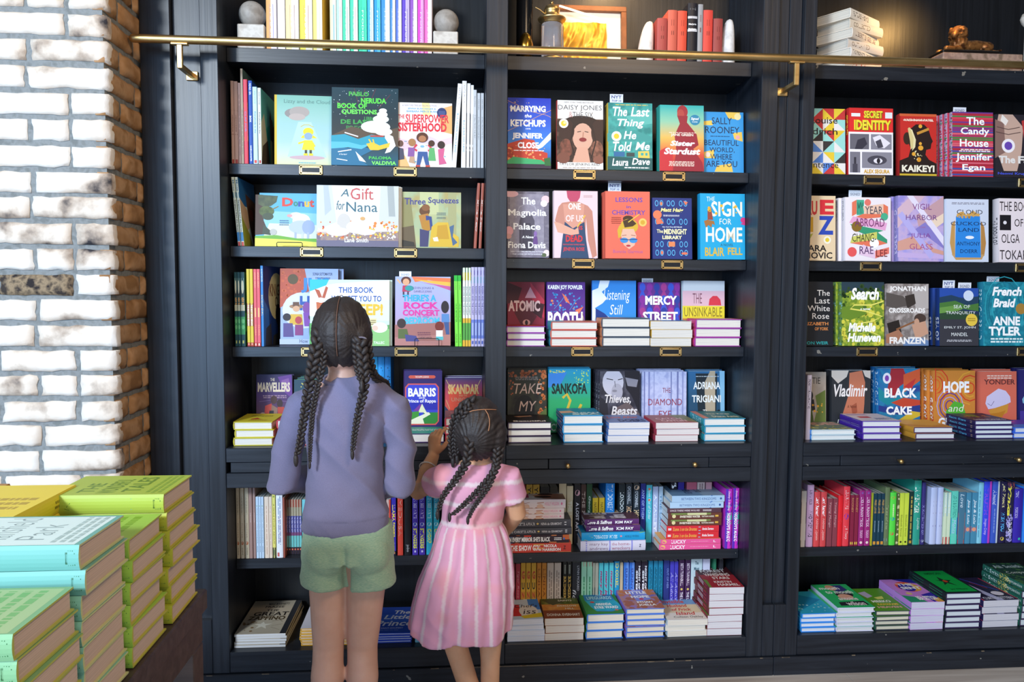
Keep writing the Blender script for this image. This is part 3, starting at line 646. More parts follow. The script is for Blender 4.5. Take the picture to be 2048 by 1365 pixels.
row(z, .10, 'turned to show its moonlit cover', [
 (522.5, 528, 532, '3f86c8', 'navy picture book', 't d9e4f0 4 20 20 80 b CHRISTOPHER|t e8d88a 36 20 62 80 b KNIGHT OWL|r 5a5a50 82 0 100 100', '',
  {'w': .215, 'hard': True, 'yaw': -9, 'front': 'r 1d3a78 0 0 100 100|p 2f6ab0 0 40 22 55 26 100 0 100|e c9c494 55 38 34 30|t 7a5a44 26 22 92 38 b KNIGHT|t 6a5a48 48 38 86 52 b OWL|e 2a2a2c 62 62 12 14|p 2a2a30 56 64 82 58 84 92 60 90|p 3a3a40 10 78 30 72 34 100 6 100|p 33363a 40 88 100 80 100 100 36 100'})], group='navy picture book')
F(z, 559.5, 676, 539, .165, .02, '9fb3dc', 'lavender picture book of children with blue title',
  'p b8543a 0 0 42 0 50 30 36 34 30 44 12 46 0 52|d c8603a 2 2 40 44 40 2.4|e d8dfee 40 55 36 24|o 5a4a2a 22 14 9|t 3a4a6a 56 5 90 9 b SONIA SOTOMAYOR|L 4a5a7a 60 11 86 16 2|t 3a86c8 36 12 86 32 B JUS|t 2f5aa8 34 36 92 55 B HELP|e a8805a 28 50 12 3|r 6a4a34 22 44 33 50|e d8a880 28 53 6 4|p d8b03a 18 60 38 60 40 74 16 74|e 8a4a9a 46 52 7 8|p 8a4aa8 40 58 52 58 52 76 42 76|e 2a2426 12 64 7 5|p 5a4a86 6 72 22 72 24 90 6 90|e b84048 32 68 6 5|p 8a3a78 26 74 40 74 40 88 26 88|e 3a2a24 56 64 7 5|p 4a5a6a 50 72 62 72 62 84 50 84|p 2f7a5a 50 84 62 84 60 95 52 95|e 4a2a34 74 66 6 6|p d8c8a0 70 74 82 74 82 88 70 88|r b8c4e4 0 93 100 100|t 3a3a4a 34 93 98 98 - How to Build a Hero', lean=5, copies=((.016, -.002),), board='8a5040', spcol='8a5040')
F(z, 619, 778.5, 561, .097, .016, 'cfe8e2', 'turquoise picture book of a sheep behind braided hair',
  'p 2fc0cc 0 0 24 0 20 10 0 18|p fdfdf8 0 18 22 8 32 6 100 0 100 55 60 60 0 55|r dff0e8 14 30 100 62|p b85a3a 6 14 12 16 16 28 12 30|p b85a3a 20 10 23 12 19 28 15 28|p c8683a 8 34 18 34 22 60 10 60|e e8e8e0 14 31 5 4|t 2f5aa8 36 11 80 20 b THIS BOOK|t 2f5aa8 27 24 90 33 b WILL GET YOU TO|t e8c03a 44 36 92 54 B SLEEP!|p e8dca8 74 58 84 58 84 70 74 70|L 8a7a4a 76 60 83 69 3|p 5fa85a 0 66 30 62 60 72 100 68 100 100 0 100|p 8fc87a 40 80 100 74 100 100 40 100|e f2ece0 88 72 10 8|e e8c8b0 82 73 4 4|d f0a058 2 70 30 95 10 1.4|t f4f4ec 40 93 94 98 b JORY JOHN & OLIVIER TALLEC', lean=5, copies=((.008, -.006),))
F(z, 789.5, 901, 555, .118, .02, 'a9b6e4/b6a8d4/c0988a', 'lilac picture book of a girl rock singer with a bright pink title',
  'p e87a4a 30 0 100 2 100 10 60 5 36 8|p e8b84a 34 4 100 8 100 14 60 9|p c85a9a 44 8 100 14 100 20 70 12|e 5a3028 20 6 9 6|e e0a880 20 8 6 5|p b83a5a 14 13 26 13 28 22 13 22|e 2f9a9a 26 17 8 4|l e0b48a 3 10 10 4 4|r 4a3a4a 14 22 17 30|r 4a3a4a 22 22 25 30|t 6a6a8a 32 15 70 19 - KEVIN JONAS &|t 6a6a8a 34 20 66 24 - DANIELLE JONAS|t 3ab0d8 14 26 74 36 B THERE\'S A|t e03aa0 16 37 78 47 B ROCK|t e03aa0 14 48 80 57 B CONCERT|t 9a6ab0 40 57 62 60 b in my|t 4ac0e8 18 59 80 69 B BEDROOM|p a8706a 0 70 100 66 100 100 0 100|p b8807a 0 88 100 84 100 100 0 100|e 3a2a28 12 68 8 7|p 5a6a3a 6 76 22 76 26 90 6 90|p 4a4a8a 18 84 38 86 44 94 20 94|e 2a2028 90 44 7 9|p 5a8ac8 84 54 97 54 98 66 84 66|p 3f5a92 88 66 97 66 98 84 92 84|e 7a3028 80 72 8 7|p f4f0ec 74 78 86 78 86 88 74 88|r 5ac0c8 74 87 87 92|L 7a4a5a 40 80 64 86 2|t 5a4050 42 87 66 90 - COURTNEY DAWSON', lean=5, board='e8e0e4')
card(z, 798.5, 822.7, 543, 555.5, .150, 't 8a90a0 15 35 85 70 b SIGNED', 'white card reading SIGNED above the lilac rock singer book')
GR, YG, LI = 't 2f8a2a 8 30 20 70 - TUCHMAN|t 2f9a2a 40 25 66 75 b HUG MONSTER|t 2f8a2a 82 30 95 70 - ARLENE|r 2fb83a 0 0 8 100', 'r 2f8a4a 0 0 6 100|r d8c83a 6 0 16 100|r f0f0e8 18 0 70 100|t 3a7a6a 24 20 60 80 b ENCORE AND THE LIGHT|r 5aa84a 70 0 92 100|r e0b83a 64 0 70 100|r e8b83a 92 0 100 100', 'r 8a7ac8 4 0 10 100|r a8c8e0 12 0 20 100|t 4a3a86 24 20 60 80 b RAISIN AND THE LOST|r 7a8ad8 66 0 90 100|r b8c0e8 70 20 86 80|r 5a6ab8 93 20 97 80'
row(z, .10, 'right end of fourth shelf, left bay', [
 (910, 917, 549.6, '7fe84a', 'bright green book', GR, '', {'lean': -1, 'w': .17, 'h': .255}), (917.6, 924, 549.6, '7fe84a', 'bright green book', GR, '', {'lean': -1, 'w': .17, 'h': .255}),
 (925, 930, 536, 'e4e4d8', 'white yellow and green book', YG, '', {'w': .19}), (930.6, 935.6, 536, 'e4e4d8', 'white yellow and green book', YG, '', {'w': .19}), (936.2, 941.4, 536, 'e4e4d8', 'white yellow and green book', YG, '', {'w': .19}),
 (942, 948, 535, 'd4c8ea', 'lilac book', LI, '', {'w': .19}), (948.6, 954.4, 535, 'd4c8ea', 'lilac book', LI, '', {'w': .19}), (955.2, 961, 535, 'd4c8ea', 'lilac book', LI, '', {'w': .19}), (961.6, 967.4, 535, 'd4c8ea', 'lilac book', LI, '', {'w': .19})],
 group='slim spines, right end of the fourth shelf')
def easel(z, x0, x1, yt, Y, label):
    a, b = P(x0, yt, Y), P(x1, yt, Y); c = MB(); zt = a.z
    c.tube([(a.x, Y - .012, z + .0035), (a.x, Y - .012, zt), (a.x + .003, Y - .012, zt + .003), (b.x - .003, Y - .012, zt + .003), (b.x, Y - .012, zt), (b.x, Y - .012, z + .0035)], .0013, M('16161a', .35, key='wire'), 6)
    for x in (a.x, b.x): c.tube([(x, Y - .012, z + .0018), (x, Y - .003, z + .0018)], .0013, M('16161a', .35, key='wire'), 6)
    tag(c.obj('book_easel'), label, 'easel', 'wire book easels')
easel(ZT[30], 555, 606, 487, .120, 'black wire easel holding the book with the shaggy lavender animal')
easel(ZT[4], 830, 878, 679, .112, 'black wire easel holding the lilac rock singer book')

KID = False
z = ZT[5]
F(z, 511, 584.5, 751, .225, .03, '2f2350/4a2f6a/5a3a4a/2a1c24', 'dark purple novel with pale lettering and two robed children',
  'p 6a3a8a 60 4 98 0 100 40 80 30|p 8a5a9a 70 10 90 6 96 26 76 28|l 8a6a9a 1 10 45 50 42 95 46|t d9c8b0 40 6 52 11 b THE|t e4d4b8 6 13 94 29 B MARVELLERS|L a88a9a 20 34 84 40 2|e 4a2f2a 50 42 9 7|e 3a2422 66 48 8 7|p c0483a 26 52 44 48 46 76 22 80|p b0402f 60 54 78 54 80 90 62 90|p 8a6a5a 44 50 60 56 56 92 40 92|p 2a2028 38 60 50 60 46 98 30 98|e c8a890 20 68 9 5|e b89a8a 86 66 9 5', '', lean=4)
F(z, 586.5, 664, 761, .225, .03, '2a4a5a', 'blue green novel dotted with gold stars', 'd d8c85a 3 3 97 97 30 1.6|d 8ac0c8 3 3 97 97 20 1|L c8d0d0 30 16 80 20 1|t f4f4f4 22 22 78 32 B SARA PEN|t d8c85a 14 45 86 60 b SCHOOL', lean=4, copies=((.006, .004), (.012, .006)), board='5fae5a')
pile(z, 467, 546, .035, (845, 887.5, 3), 'd8cc3a', 'yellow hardcover', 'at left end of the counter', h=.175, top='r e0d23a 0 0 100 100|p b8502a 34 62 46 50 56 64 66 70 34 72|L a8782a 30 74 80 84 2|L 8a8a2a 20 20 80 40 3', board='cabf3a')
pile(z, 554, 618, .035, (841, 887.5, 3), 'c83a4a', 'crimson hardcover', 'half hidden by the grey sleeve', h=.175, top='L f0c0c0 20 20 80 60 4', board='c83a4a', page='f6f2ee')
row(z, .20, 'behind the older girl\'s neck', [
 (744, 756, 715, '3fb8ee', 'tall bright blue dotted book', 'd 1d3a6a 4 10 96 90 16 .9', '', {'h': .300, 'hard': True}), (756.6, 769, 715, '2f9ade', 'tall mid blue dotted book', 'd 1d3a6a 4 10 96 90 14 .9|L 1d3a6a 40 30 60 70 2', '', {'h': .300, 'hard': True}), (769.6, 782, 715, '1d78b8', 'tall deep blue dotted book', 'd 0f2a4a 4 10 96 90 14 .9|L 0f2a4a 40 30 60 70 2', '', {'h': .300, 'hard': True})], group='tall blue dotted books')
F(z, 807, 884, 744, .215, .035, '33246a', 'indigo novel of a white road to a tent',
  'r e8604a 16 7 80 12|o e8604a 16 9.5 3|o e8604a 80 9.5 3|t f8e8e0 30 8 66 11 b THE RAPPA LEGENDS|p e0605a 12 20 84 20 92 26 92 80 84 86 12 86 4 80 4 26|p 3a46d0 14 22 82 22 89 27 89 79 82 84 14 84 7 79 7 27|p 2a2fb0 7 50 89 50 89 62 7 62|t fff 12 27 84 41 B BARRIS|t fff 40 41 56 44 b and the|t fff 10 45 84 52 b Prince of Rappa|p 7a3aa0 24 64 44 52 52 64|p e9f0c8 38 66 48 52 60 66|p 3f9a3a 7 66 40 64 40 84 7 82|p 2f8a3a 52 66 89 66 89 80 82 84 50 84|p f0f4d8 50 65 66 66 70 69 50 76 54 84 14 84 12 80 40 72 56 68|t f0f0ff 28 90 80 94 b Brandt Ricca|L c0c0e0 12 91 26 93 1', lean=4, copies=((-.004, .002),), spcol='5a3a7a', board='5a3a7a')
F(z, 889, 968, 757, .225, .03, '4a3a6a/c84a5a/d8604a/2f3a5a', 'red and purple novel behind the small girl\'s head',
  'p d8503a 10 18 90 18 84 60 14 60|e f0b08a 48 70 26 16|l d8b87a 1.2 4 4 20 24|l d8b87a 1.2 96 4 80 26|l d8b87a 1.2 4 40 14 56|t e0b878 9 12 92 30 B SKANDAR|t d8a878 38 31 60 34 - AND THE|t c8886a 18 36 88 43 b UNICORN|t c8886a 34 46 70 51 b THIEF|p 2a3a5a 0 50 24 70 20 100 0 100|p e8e8f0 20 66 34 78 28 90|p 2a3050 70 60 100 50 100 100 76 100', lean=4, copies=((0, .003),), board='dfe4f0')
pile(z, 812, 888, .06, (868, 887.5, 1), '2fae9a', 'teal novel', 'before the indigo novel near the small girl\'s hand', h=.13, top='r 2fae9a 0 0 100 100|R 1f7a6a 0 10 100 16|L d8f0e8 8 30 92 60 3', board='4a2f6a', page='fbf8f4')
pile(z, 889, 968, .05, (836, 887.5, 3), 'd0304a', 'red hardcover', 'right of the small girl\'s raised hand', h=.165, top='p 8a6a78 0 0 100 0 100 100 0 100|d c8a0a0 4 4 96 96 40 4', board='c8304a', spcol='d8404a')

KID = True
z = ZT[6]
CR, LB, C2, YL = 't 8a7a5a 14 30 40 70 - THE PETER RABBIT|t b89a7a 52 30 72 70 - POTTER|e c86a3a 79 50 2.4 34|t 8a7a5a 85 30 95 70 - WARNE', 't 7a9ab0 18 25 76 75 - WINDOW ON WONDER|r 8ab08a 14 35 16 65|L 6a8aa8 80 30 90 70 1', 'L b88a7a 10 40 94 60 1', 't 8a8a3a 22 25 80 75 b A HOLE STORY ABOUT|e 8a9a4a 12 50 1.2 30|r 2a2f34 85 0 100 100|L 6a9a6a 88 30 96 70 1'
YE = 'r b8a888 0 0 30 100|r c05a4a 0 0 14 100|r 3a3f9a 30 0 66 100|t d9d8f0 31 20 60 80 b THE YEAR THAT GOT|r 7a4a7a 60 0 66 100|r 6fc4c4 66 0 87 100|r 2a2030 87 0 100 100|e e8785a 91 50 1.6 34'
row(z, .10, 'left end of lower shelf, left bay', [
 (473, 480, 973, 'e0d2b4', 'tall cream book', CR, '', {'h': .268, 'hard': True}), (481.5, 489, 973, 'e0d2b4', 'tall cream book', CR, '', {'h': .268, 'hard': True}), (490.6, 498.4, 973, 'e0d2b4', 'tall cream book', CR, '', {'h': .268, 'hard': True}),
 (499, 505.6, 976, 'a88880', 'mauve book', 'L d8c0b8 36 35 50 65 1', '', {'h': .264, 'hard': True}), (507, 512, 976, 'a88880', 'mauve book', 'L d8c0b8 36 35 50 65 1', '', {'h': .264, 'hard': True}),
 (513, 518, 994.5, 'c4daee', 'slim pale blue book', LB), (518.5, 523, 994.5, 'c4daee', 'slim pale blue book', LB), (523.5, 528.4, 994.5, 'c4daee', 'slim pale blue book', LB),
 (530, 538.4, 994.5, 'ecd8c4', 'pale peach book', C2), (539, 545, 994.5, 'ecd8c4', 'pale peach book', C2),
 (545.6, 551.6, 978, 'e8e07a', 'yellow and black book', YL, '', {'h': .255}),
 (553, 566, 984, 'eef2f8', 'white book with pale print', 'L 8aa0c0 6 25 80 75 2|t a07a9a 36 30 76 70 - THE WAY THINGS|r c8483a 92 55 98 85', '', {'hard': True}),
 (567, 570, 996, 'a85a4a', 'thin reddish book', '', '', {'w': .13})], group='children\'s spines, lower shelf of the left bay')
row(z, .135, 'lower shelf beside the grey sleeve', [(572 + i * 5.4, 576.8 + i * 5.4, 1000, 'b0a890', 'narrow striped book', YE, '', {}) for i in range(6)] + [(605, 613, 1000, '7fd4dc', 'pale turquoise book', '', '', {})], w=.13, group='narrow striped spines on the lower shelf')
row(z, .10, 'lower shelf between the two girls', [
 (773, 781.6, 1000, 'd8b8b0', 'pale pink and red book', 'R d84a3a 0 0 100 40', '', {}),
 (783, 792, 985, '3a30b0', 'blue book with yellow lettering', 't f0dc3a 20 20 46 80 B LLAMA|r d83a8a 33 0 46 100|t f0dc3a 48 20 72 80 B PAJAMA|t d8d0f8 80 30 90 70 - Penny|r 1a1620 93 0 100 100|e e8885a 96 50 1.8 30', '', {}),
 (795, 806, 985, 'd8483a', 'red book with pale lettering', 't d8b0a0 12 20 70 80 - MEDUSA', '', {'hard': True}),
 (808.5, 822, 980, '17161c', 'black book with a red block', 'r d0303a 30 0 62 100|t 17161c 33 20 60 80 B REFUGEE|t c8c8d0 84 25 95 75 - jobo', '', {'hard': True}),
 (824.5, 836, 980, '4a36b0', 'purple book with yellow lettering', 't e4e0ff 4 25 44 75 b OWEN BEE WRITE|e d8e4f8 53 50 3 34|e 3a5ac0 53 50 1.6 18|t e8ec4a 59 18 90 82 B STINGERS|r c8c8f0 93 35 96 65', '', {'hard': True}),
 (838, 850.4, 980, '4a36b0', 'purple book with yellow lettering', 't e4e0ff 4 25 44 75 b OWEN BEE WRITE|e d8e4f8 53 50 3 34|e 3a5ac0 53 50 1.6 18|t e8ec4a 59 18 90 82 B STINGERS|r c8c8f0 93 35 96 65', '', {'hard': True}),
 (852.4, 865, 980, '2fb4d8', 'bright turquoise book', 't d8f4fc 4 25 44 75 b OWEN BEE WRITE|e d8f0f8 53 50 3 34|t e8ec4a 60 18 82 82 B CHOMP', '', {'hard': True}),
 (866.6, 878, 980, '2fb4d8', 'bright turquoise book', 't d8f4fc 4 25 44 75 b OWEN BEE WRITE|e d8f0f8 53 50 3 34|t e8ec4a 60 18 82 82 B CHOMP', '', {'hard': True})], group='novel spines between the girls')

z = ZT[7]
pile(z, 463.5, 572, .03, (1270, 1300.5, 5), 'c8bca8', 'thin tan picture book', 'at the far left', h=.285,
     top='r c8bba4 0 0 88 100|r 2f3034 88 0 100 100|t 33302c 34 8 78 14 b MAC BARNETT|t 33302c 30 17 70 23 b FRAZEE|t 33302c 36 28 62 34 b THE|t 2c2824 14 36 86 48 b GREAT|t 5a4a34 8 49 84 61 B ZAPFINO|p efe6d2 44 66 49 72 64 72 52 77 56 86 45 80 34 86 38 77 28 72 40 72|l 4a3f30 1 10 66 24 64 28 70 16 74 8 72|l 4a3f30 1 60 64 76 62 82 66|l 8a7a64 .8 64 78 84 74|l 8a7a64 .8 64 82 84 90|d 8a6a44 4 60 30 94 12 3', hard=False, page='f4f2f0', group='thin tan picture books')
pile(z, 600, 704, .03, (1258, 1297, 6), 'e8b03a', 'thin yellow edged picture book', 'behind the older girl\'s legs', h=.27, top='r dcdce8 0 0 100 100|r 6a8ad8 0 0 100 30', board='e8b03a', page='eeeae6', group='yellow edged picture books')
pile(z, 712, 823, .03, (1268, 1292.5, 4), '2a48b8', 'blue picture book', 'just left of the pink dress', h=.22, top='r 2f58c8 0 0 100 100|r 3a6ad8 0 30 100 60|t f4f6ff 62 14 92 28 bi The|t f4f6ff 44 32 96 48 bi Little|t f4f6ff 30 54 100 74 bi Prince|t e0e8ff 8 80 84 84 b ANTOINE DE SAINT-EXUPERY|L 8aa0e0 14 88 76 91 1|d e8785a 20 30 40 40 2 1', page='f0f0f8', group='blue picture books')
pile(z, 829, 992, .03, (1263, 1290.5, 3), '7fc4dc', 'pale blue board book', 'under the pink dress hem', h=.22, top='r 9fd4e4 0 0 100 100', page='9fd8e8', group='pale blue board books')

KID = False
# ---------------------------------------------------------------- top shelf, left bay
z = ZT[1]; Y1 = .125
def colour_book(x0, x1, c1, c2, lab, sp, w=.15):
    return (x0, x1, 0, c1, lab, 'R %s 0 52 100 100|' % c2 + sp, '', {'h': .262, 'hard': True, 'w': w})
T_ = lambda c, d='8a8a8a': 'r %s 42 28 92 66|t f4f0e4 46 36 86 58 - FYODOR|L %s 8 20 26 80 1|r %s 2 20 10 80' % (c, d, c)
row(z, .105, 'top shelf, left bay', [
 colour_book(532.5, 553, 'e8dfe4', 'e0a868', 'white and apricot book with a blue label', T_('4a56c0') + '|e 3a3a8a 30 45 3 26'),
 colour_book(555.5, 570, 'f6f2ee', 'f0e4d8', 'plain white book', ''),
 colour_book(571.5, 597, 'f8f2e8', 'f0d8a0', 'cream book with a maroon label', T_('8a3a44') + '|r b03a3a 0 10 8 90'),
 colour_book(599.5, 624.5, 'f6efd8', 'f4d850', 'yellow and white book with a red label', T_('a84048') + '|r b03a3a 0 10 8 90'),
 (626, 645, 0, 'f4f0dc', 'white and lemon book with a green label', 'R f4dc78 0 60 100 100|r c8e4b0 38 25 92 60|r b8dca0 2 10 10 90', '', {'h': .262, 'hard': True, 'w': .2, 'front': 'r e8b83a 0 0 100 100'}),
 colour_book(660, 672.5, 'f4f4e4', 'f0e4b0', 'pale yellow book with blue dots', 'r 3aa8b8 40 30 90 60|e 3aa8b8 26 45 4 22|r 3aa8b8 0 20 8 80'),
 colour_book(673.4, 684.5, 'f6f6f4', 'b8e8d0', 'white and mint book', T_('6a8a86')),
 colour_book(685.4, 699, 'e4f6ec', '4ad0a0', 'white and green book', T_('2a7a6a')),
 colour_book(700.4, 715.5, 'f4f4f0', '4ad8a8', 'white and emerald book with a rose label', T_('b85a6a')),
 colour_book(717, 733.5, '4ae0b4', '2fc89a', 'emerald book', T_('1f8a78')),
 colour_book(734.8, 747, 'd8f0f8', '2fb0d8', 'sky blue book with a plum label', T_('5a6ab0')),
 colour_book(748.4, 761, '58c8f0', '1f98e0', 'cerulean book', T_('1f60c8')),
 colour_book(762.4, 779.5, 'eef4f8', '2f8ad0', 'white and blue book with a lime label', T_('c8e8a0')),
 colour_book(780.4, 790.5, 'f4f0e0', '3a86c8', 'white and blue book with a butter label', T_('e8dc98')),
 colour_book(791.4, 803, 'f0f0f6', '4a6ac0', 'white and slate blue book', T_('c8c8d8')),
 colour_book(804, 819, 'c0b0f0', '5a3ab8', 'violet book', T_('3a2a6a')),
 colour_book(820, 834.5, 'f0eaf6', '8a4ab0', 'white and purple book with a lime label', T_('b8e0a8')),
 colour_book(835.5, 847.5, 'f0a0e0', 'd838b8', 'magenta book', T_('6a3ab8')),
 colour_book(848.4, 863.5, 'f6e8f0', 'e05aa8', 'white and pink book', T_('f4f0f4'))], group='rainbow spines on the top shelf')
MARBLE = M('c4bdb2+d2ccc2+b6aea4', .5, key='marble'); MARB2 = M('968f86+a49d94+8a837a', .5, key='marble_ball')
def bookend(x0, x1, yt, cx, r, label):
    a = P(x0, 95, .10); b = P(x1, 95, .10); zt = P((x0 + x1) / 2, yt, .10).z
    o = thing('bookend', label, 'bookend', ((a.x + b.x) / 2, .14, z), 'marble ball bookends')
    w = (b.x - a.x) / 2; c = MB(); c.cbox(-w, w, -.04, .04, 0.0004, zt - z, MARBLE, .003); c.obj('block', o)
    q = P(cx, yt, .14); rr_ = r / 1500 * 2.74; c = MB(); c.ball((q.x - (a.x + b.x) / 2, 0, zt - z + rr_ - .003), rr_, MARB2, 28); c.obj('ball', o)
bookend(474.5, 529, 47.5, 505, 25, 'pale marble ball bookend left of the rainbow spines')
bookend(866.5, 916, 62, 892.5, 24.5, 'pale marble ball bookend right of the rainbow spines')
# ---------------------------------------------------------------- books: centre bay
z = ZT[2]
F(z, 1014, 1102, 198, .105, .032, '2a3fb8/2f5ac8/3a86d8/2a3050', 'royal blue novel with white lettering above a red brick building',
  'd f0c860 0 3 60 14 9 1.2|l e8a83a .8 0 4 30 12 60 20 90 24 100 27|l e8a83a .8 100 17 70 26 40 36 0 48|p e8f0f8 70 68 100 48 100 58 80 70 60 76|p c0402f 0 66 40 58 62 60 70 74 92 78 92 94 0 94|r a8342a+8a2a24+c85a3a+x70 0 70 14 92|d f0a060 4 68 86 88 26 2|p 3fa86a 0 90 14 84 78 88 92 94 20 97 0 97|r 3a3040 0 94 100 100|p 2f6a3a 84 86 98 84 100 96 86 96|t fff 8 11 88 20 B MARRYING|t fff 40 23 56 28 bi the|t fff 8 31 88 41 B KETCHUPS|t fff 42 43 54 45 b A NOVEL|t fff 12 50 82 60 B JENNIFER|t fff 24 63 72 72 B CLOSE|L fff 12 74 84 76 1', spine='t fff 10 25 60 75 b MARRYING THE KETCHUPS', copies=((-.001, .0),))
F(z, 1113.5, 1206.5, 203, .105, .030, 'f0ece4', 'white novel with a photo of a curly haired woman between title bands',
  'r 4a342e+33241f+6a4a3c+x40 0 27 100 90|e 2f2220 52 34 40 12|e d8a890 56 53 22 20|e 3a2622 22 44 16 16|e 3a2824 88 46 14 18|p d8a48c 44 68 66 68 72 90 34 90|e 8a5040+55362c+x60 20 70 14 14|e 7a4a3c 14 84 14 8|e 9a6450+5a3a30+x60 86 72 14 14|e 8a5848 90 86 12 6|l 2a1e1c 3 36 36 30 60 38 80|l 2f2220 3 76 36 84 60 74 84|l 2f201c 1.4 44 46 52 45|l 2f201c 1.4 60 45 68 46|l b0705c 1.4 57 46 56 54 59 55|e 8a3034 56 57 8 3|t b8a8a0 16 2 80 4 - NEW YORK TIMES BESTSELLER|t 4a4448 3 7 97 16 s DAISY JONES|t c8908a 26 17 34 25 s &|t 4a4448 34 17 78 25 s THE SIX|o f4f0dc 15 34 10|o e8c83a 15 34 6|o f4e8a0 17 33 3|t 4a4448 5 91 92 96 s TAYLOR JENKINS REID|L b8a8a0 10 97 86 99 1', board='d0504a', spcol='c84a44')
F(z, 1215, 1305, 208, .105, .030, '2f8a86+45aca2+2a8480+x18', 'teal novel with white script lettering and a yellow caravan',
  'p 5fb8ae 40 20 100 10 100 30 60 34|p 3f9a94 0 46 60 40 100 50 100 56 0 58|L e8c85a 16 2 90 4 1|t fff 12 6 44 20 bi The|t fff 52 6 94 20 bi Last|t fff 22 24 82 38 bi Thing|t fff 36 42 64 54 bi He|t fff 12 58 54 72 bi Told|t fff 62 58 94 70 bi Me|o f4f0dc 20 50 11|o e8c83a 20 50 6|r 2f6a9a 14 73 38 80|r 3a4a4a 42 74 60 80|p e8c85a 68 72 92 71 94 82 68 82|r 3fa8a0 74 74 80 78|r 3fa8a0 84 74 89 78|p 1f5a5a 0 80 100 82 100 100 0 100|t fff 10 83 46 94 bi Laura|t fff 54 82 94 92 bi Dave|L fff 36 95 92 98 1', board='d8b84a', spcol='d8b84a', copies=((.001, .0),))
card(z, 1219.5, 1246, 188, 208.5, .150, 't 3a4a8a 12 14 88 44 b NYT|t 3a4a8a 14 56 86 76 b TOP 10', 'white card reading NYT TOP 10 above the teal caravan novel')
F(z, 1319, 1408, 212.5, .105, .030, '3fb8b0/8fc8a8/e8b85a/d8503a/a82f3a', 'turquoise to red novel with a crimson woman seen from behind',
  'e a8343c 52 10 12 10|e b84a44 48 14 8 8|p 9a2a38 40 16 64 16 62 26 84 44 88 60 76 66 96 86 100 100 30 100 38 70 34 46 46 28|p c8343c 0 70 16 64 30 72 30 100 0 100|e 2f86a8 80 22 12 8|t fff 71 18 89 23 bi Signed|t e8f4f8 74 24 86 26 b BY AUTHOR|L f8e8d8 20 41 82 42.5 1|t f8f0e0 26 43 76 48 b JANE GREEN|t fff 24 54 80 62 Bi Sister|t fff 10 65 92 75 Bi Stardust|L f8e0d0 20 85 78 93 4', board='3aa89a', spcol='3aa89a', copies=((.001, 0),))
F(z, 1404, 1487.5, 226, .132, .028, '3a9ad8', 'sky blue novel with dark title and small yellow clouds',
  'p f0c85a 56 0 92 0 88 12 64 10|o f4e0a0 86 7 8|p f0c85a 2 16 24 14 26 22 4 22|p f0c85a 74 34 96 32 98 48 78 44|o e8a8a8 86 41 5|p f0c85a 4 66 28 62 30 76 6 76|o f0d8c8 14 70 6|p f0c85a 36 88 70 84 74 98 30 98|t 1d3050 24 9 72 20 - SALLY|t 1d3050 8 24 90 35 - ROONEY|t 1d3050 6 46 88 55 - BEAUTIFUL|t 1d3050 18 58 78 67 - WORLD,|t 1d3050 20 69 72 78 - WHERE|t 1d3050 10 80 84 90 - ARE YOU|L 1d4a70 20 39 66 41 1')
z = ZT[3]
F(z, 1013, 1098, 385, .105, .032, '8a8490+6f6a7a+7c7684+x40', 'grey novel with an arched doorway and pink magnolia blossoms',
  'p 9a94a2+8a8494+x60 8 4 88 4 88 96 8 96|p 55505e 30 46 34 38 46 34 60 36 66 44 66 90 30 90|p 3f3b48 38 56 42 48 56 48 60 56 60 90 38 90|l b0aab6 2 22 40 30 24 48 18 66 22 76 38|e e8b8c0 10 4 18 5|e f0c8cc 92 12 10 6|e f8e8e8 88 18 8 5|e e8a8b0 6 60 10 7|e d8a09a 4 68 8 4|e f0d8d8 94 93 8 5|e 5a6a4a 88 96 6 3|t fff 34 9 68 20 b The|t fff 4 27 94 40 b Magnolia|t fff 16 48 80 58 b Palace|t fff 36 67 66 71 bi A Novel|t fff 4 76 92 86 b Fiona Davis|t e8e8f0 10 90 92 92 b NEW YORK TIMES BESTSELLING AUTHOR OF|t e8e8f0 14 94 84 96 b THE LIONS OF FIFTH AVENUE|e 8a6aa8 68 64 4 4|p 6a4a86 64 68 72 68 74 80 62 80')
F(z, 1106.5, 1195.5, 384, .105, .032, 'eccfd2', 'pale pink novel with a woman\'s back in a navy dress and red lettering',
  'p c04a68 30 0 62 0 60 10 54 16 38 16 32 10|p c88a78 38 16 56 16 78 22 88 30 92 60 98 96 88 100 78 74 74 40 70 90 28 90 26 64 10 54 4 44 12 24 20 18|p d89a86 22 20 70 20 66 60 28 60|p 2f4a6a 26 46 44 56 70 46 74 74 80 100 16 100 20 74|p e0a890 2 46 14 48 48 58 56 54 58 64 40 66 10 62|l e8b84a 3 54 54 72 36|t fff 34 18 62 28 b ONE|t f4dcd8 28 36 68 46 b OF US|t d8343c 58 52 66 58 b IS|t d8343c 28 66 66 76 B DEAD|t e0505a 22 79 70 81 b FROM THE AUTHOR OF THE PERFECT MARRIAGE|t d8404a 22 84 70 91 b JENEVA ROSE|L c8a8a8 68 6 88 10 2')
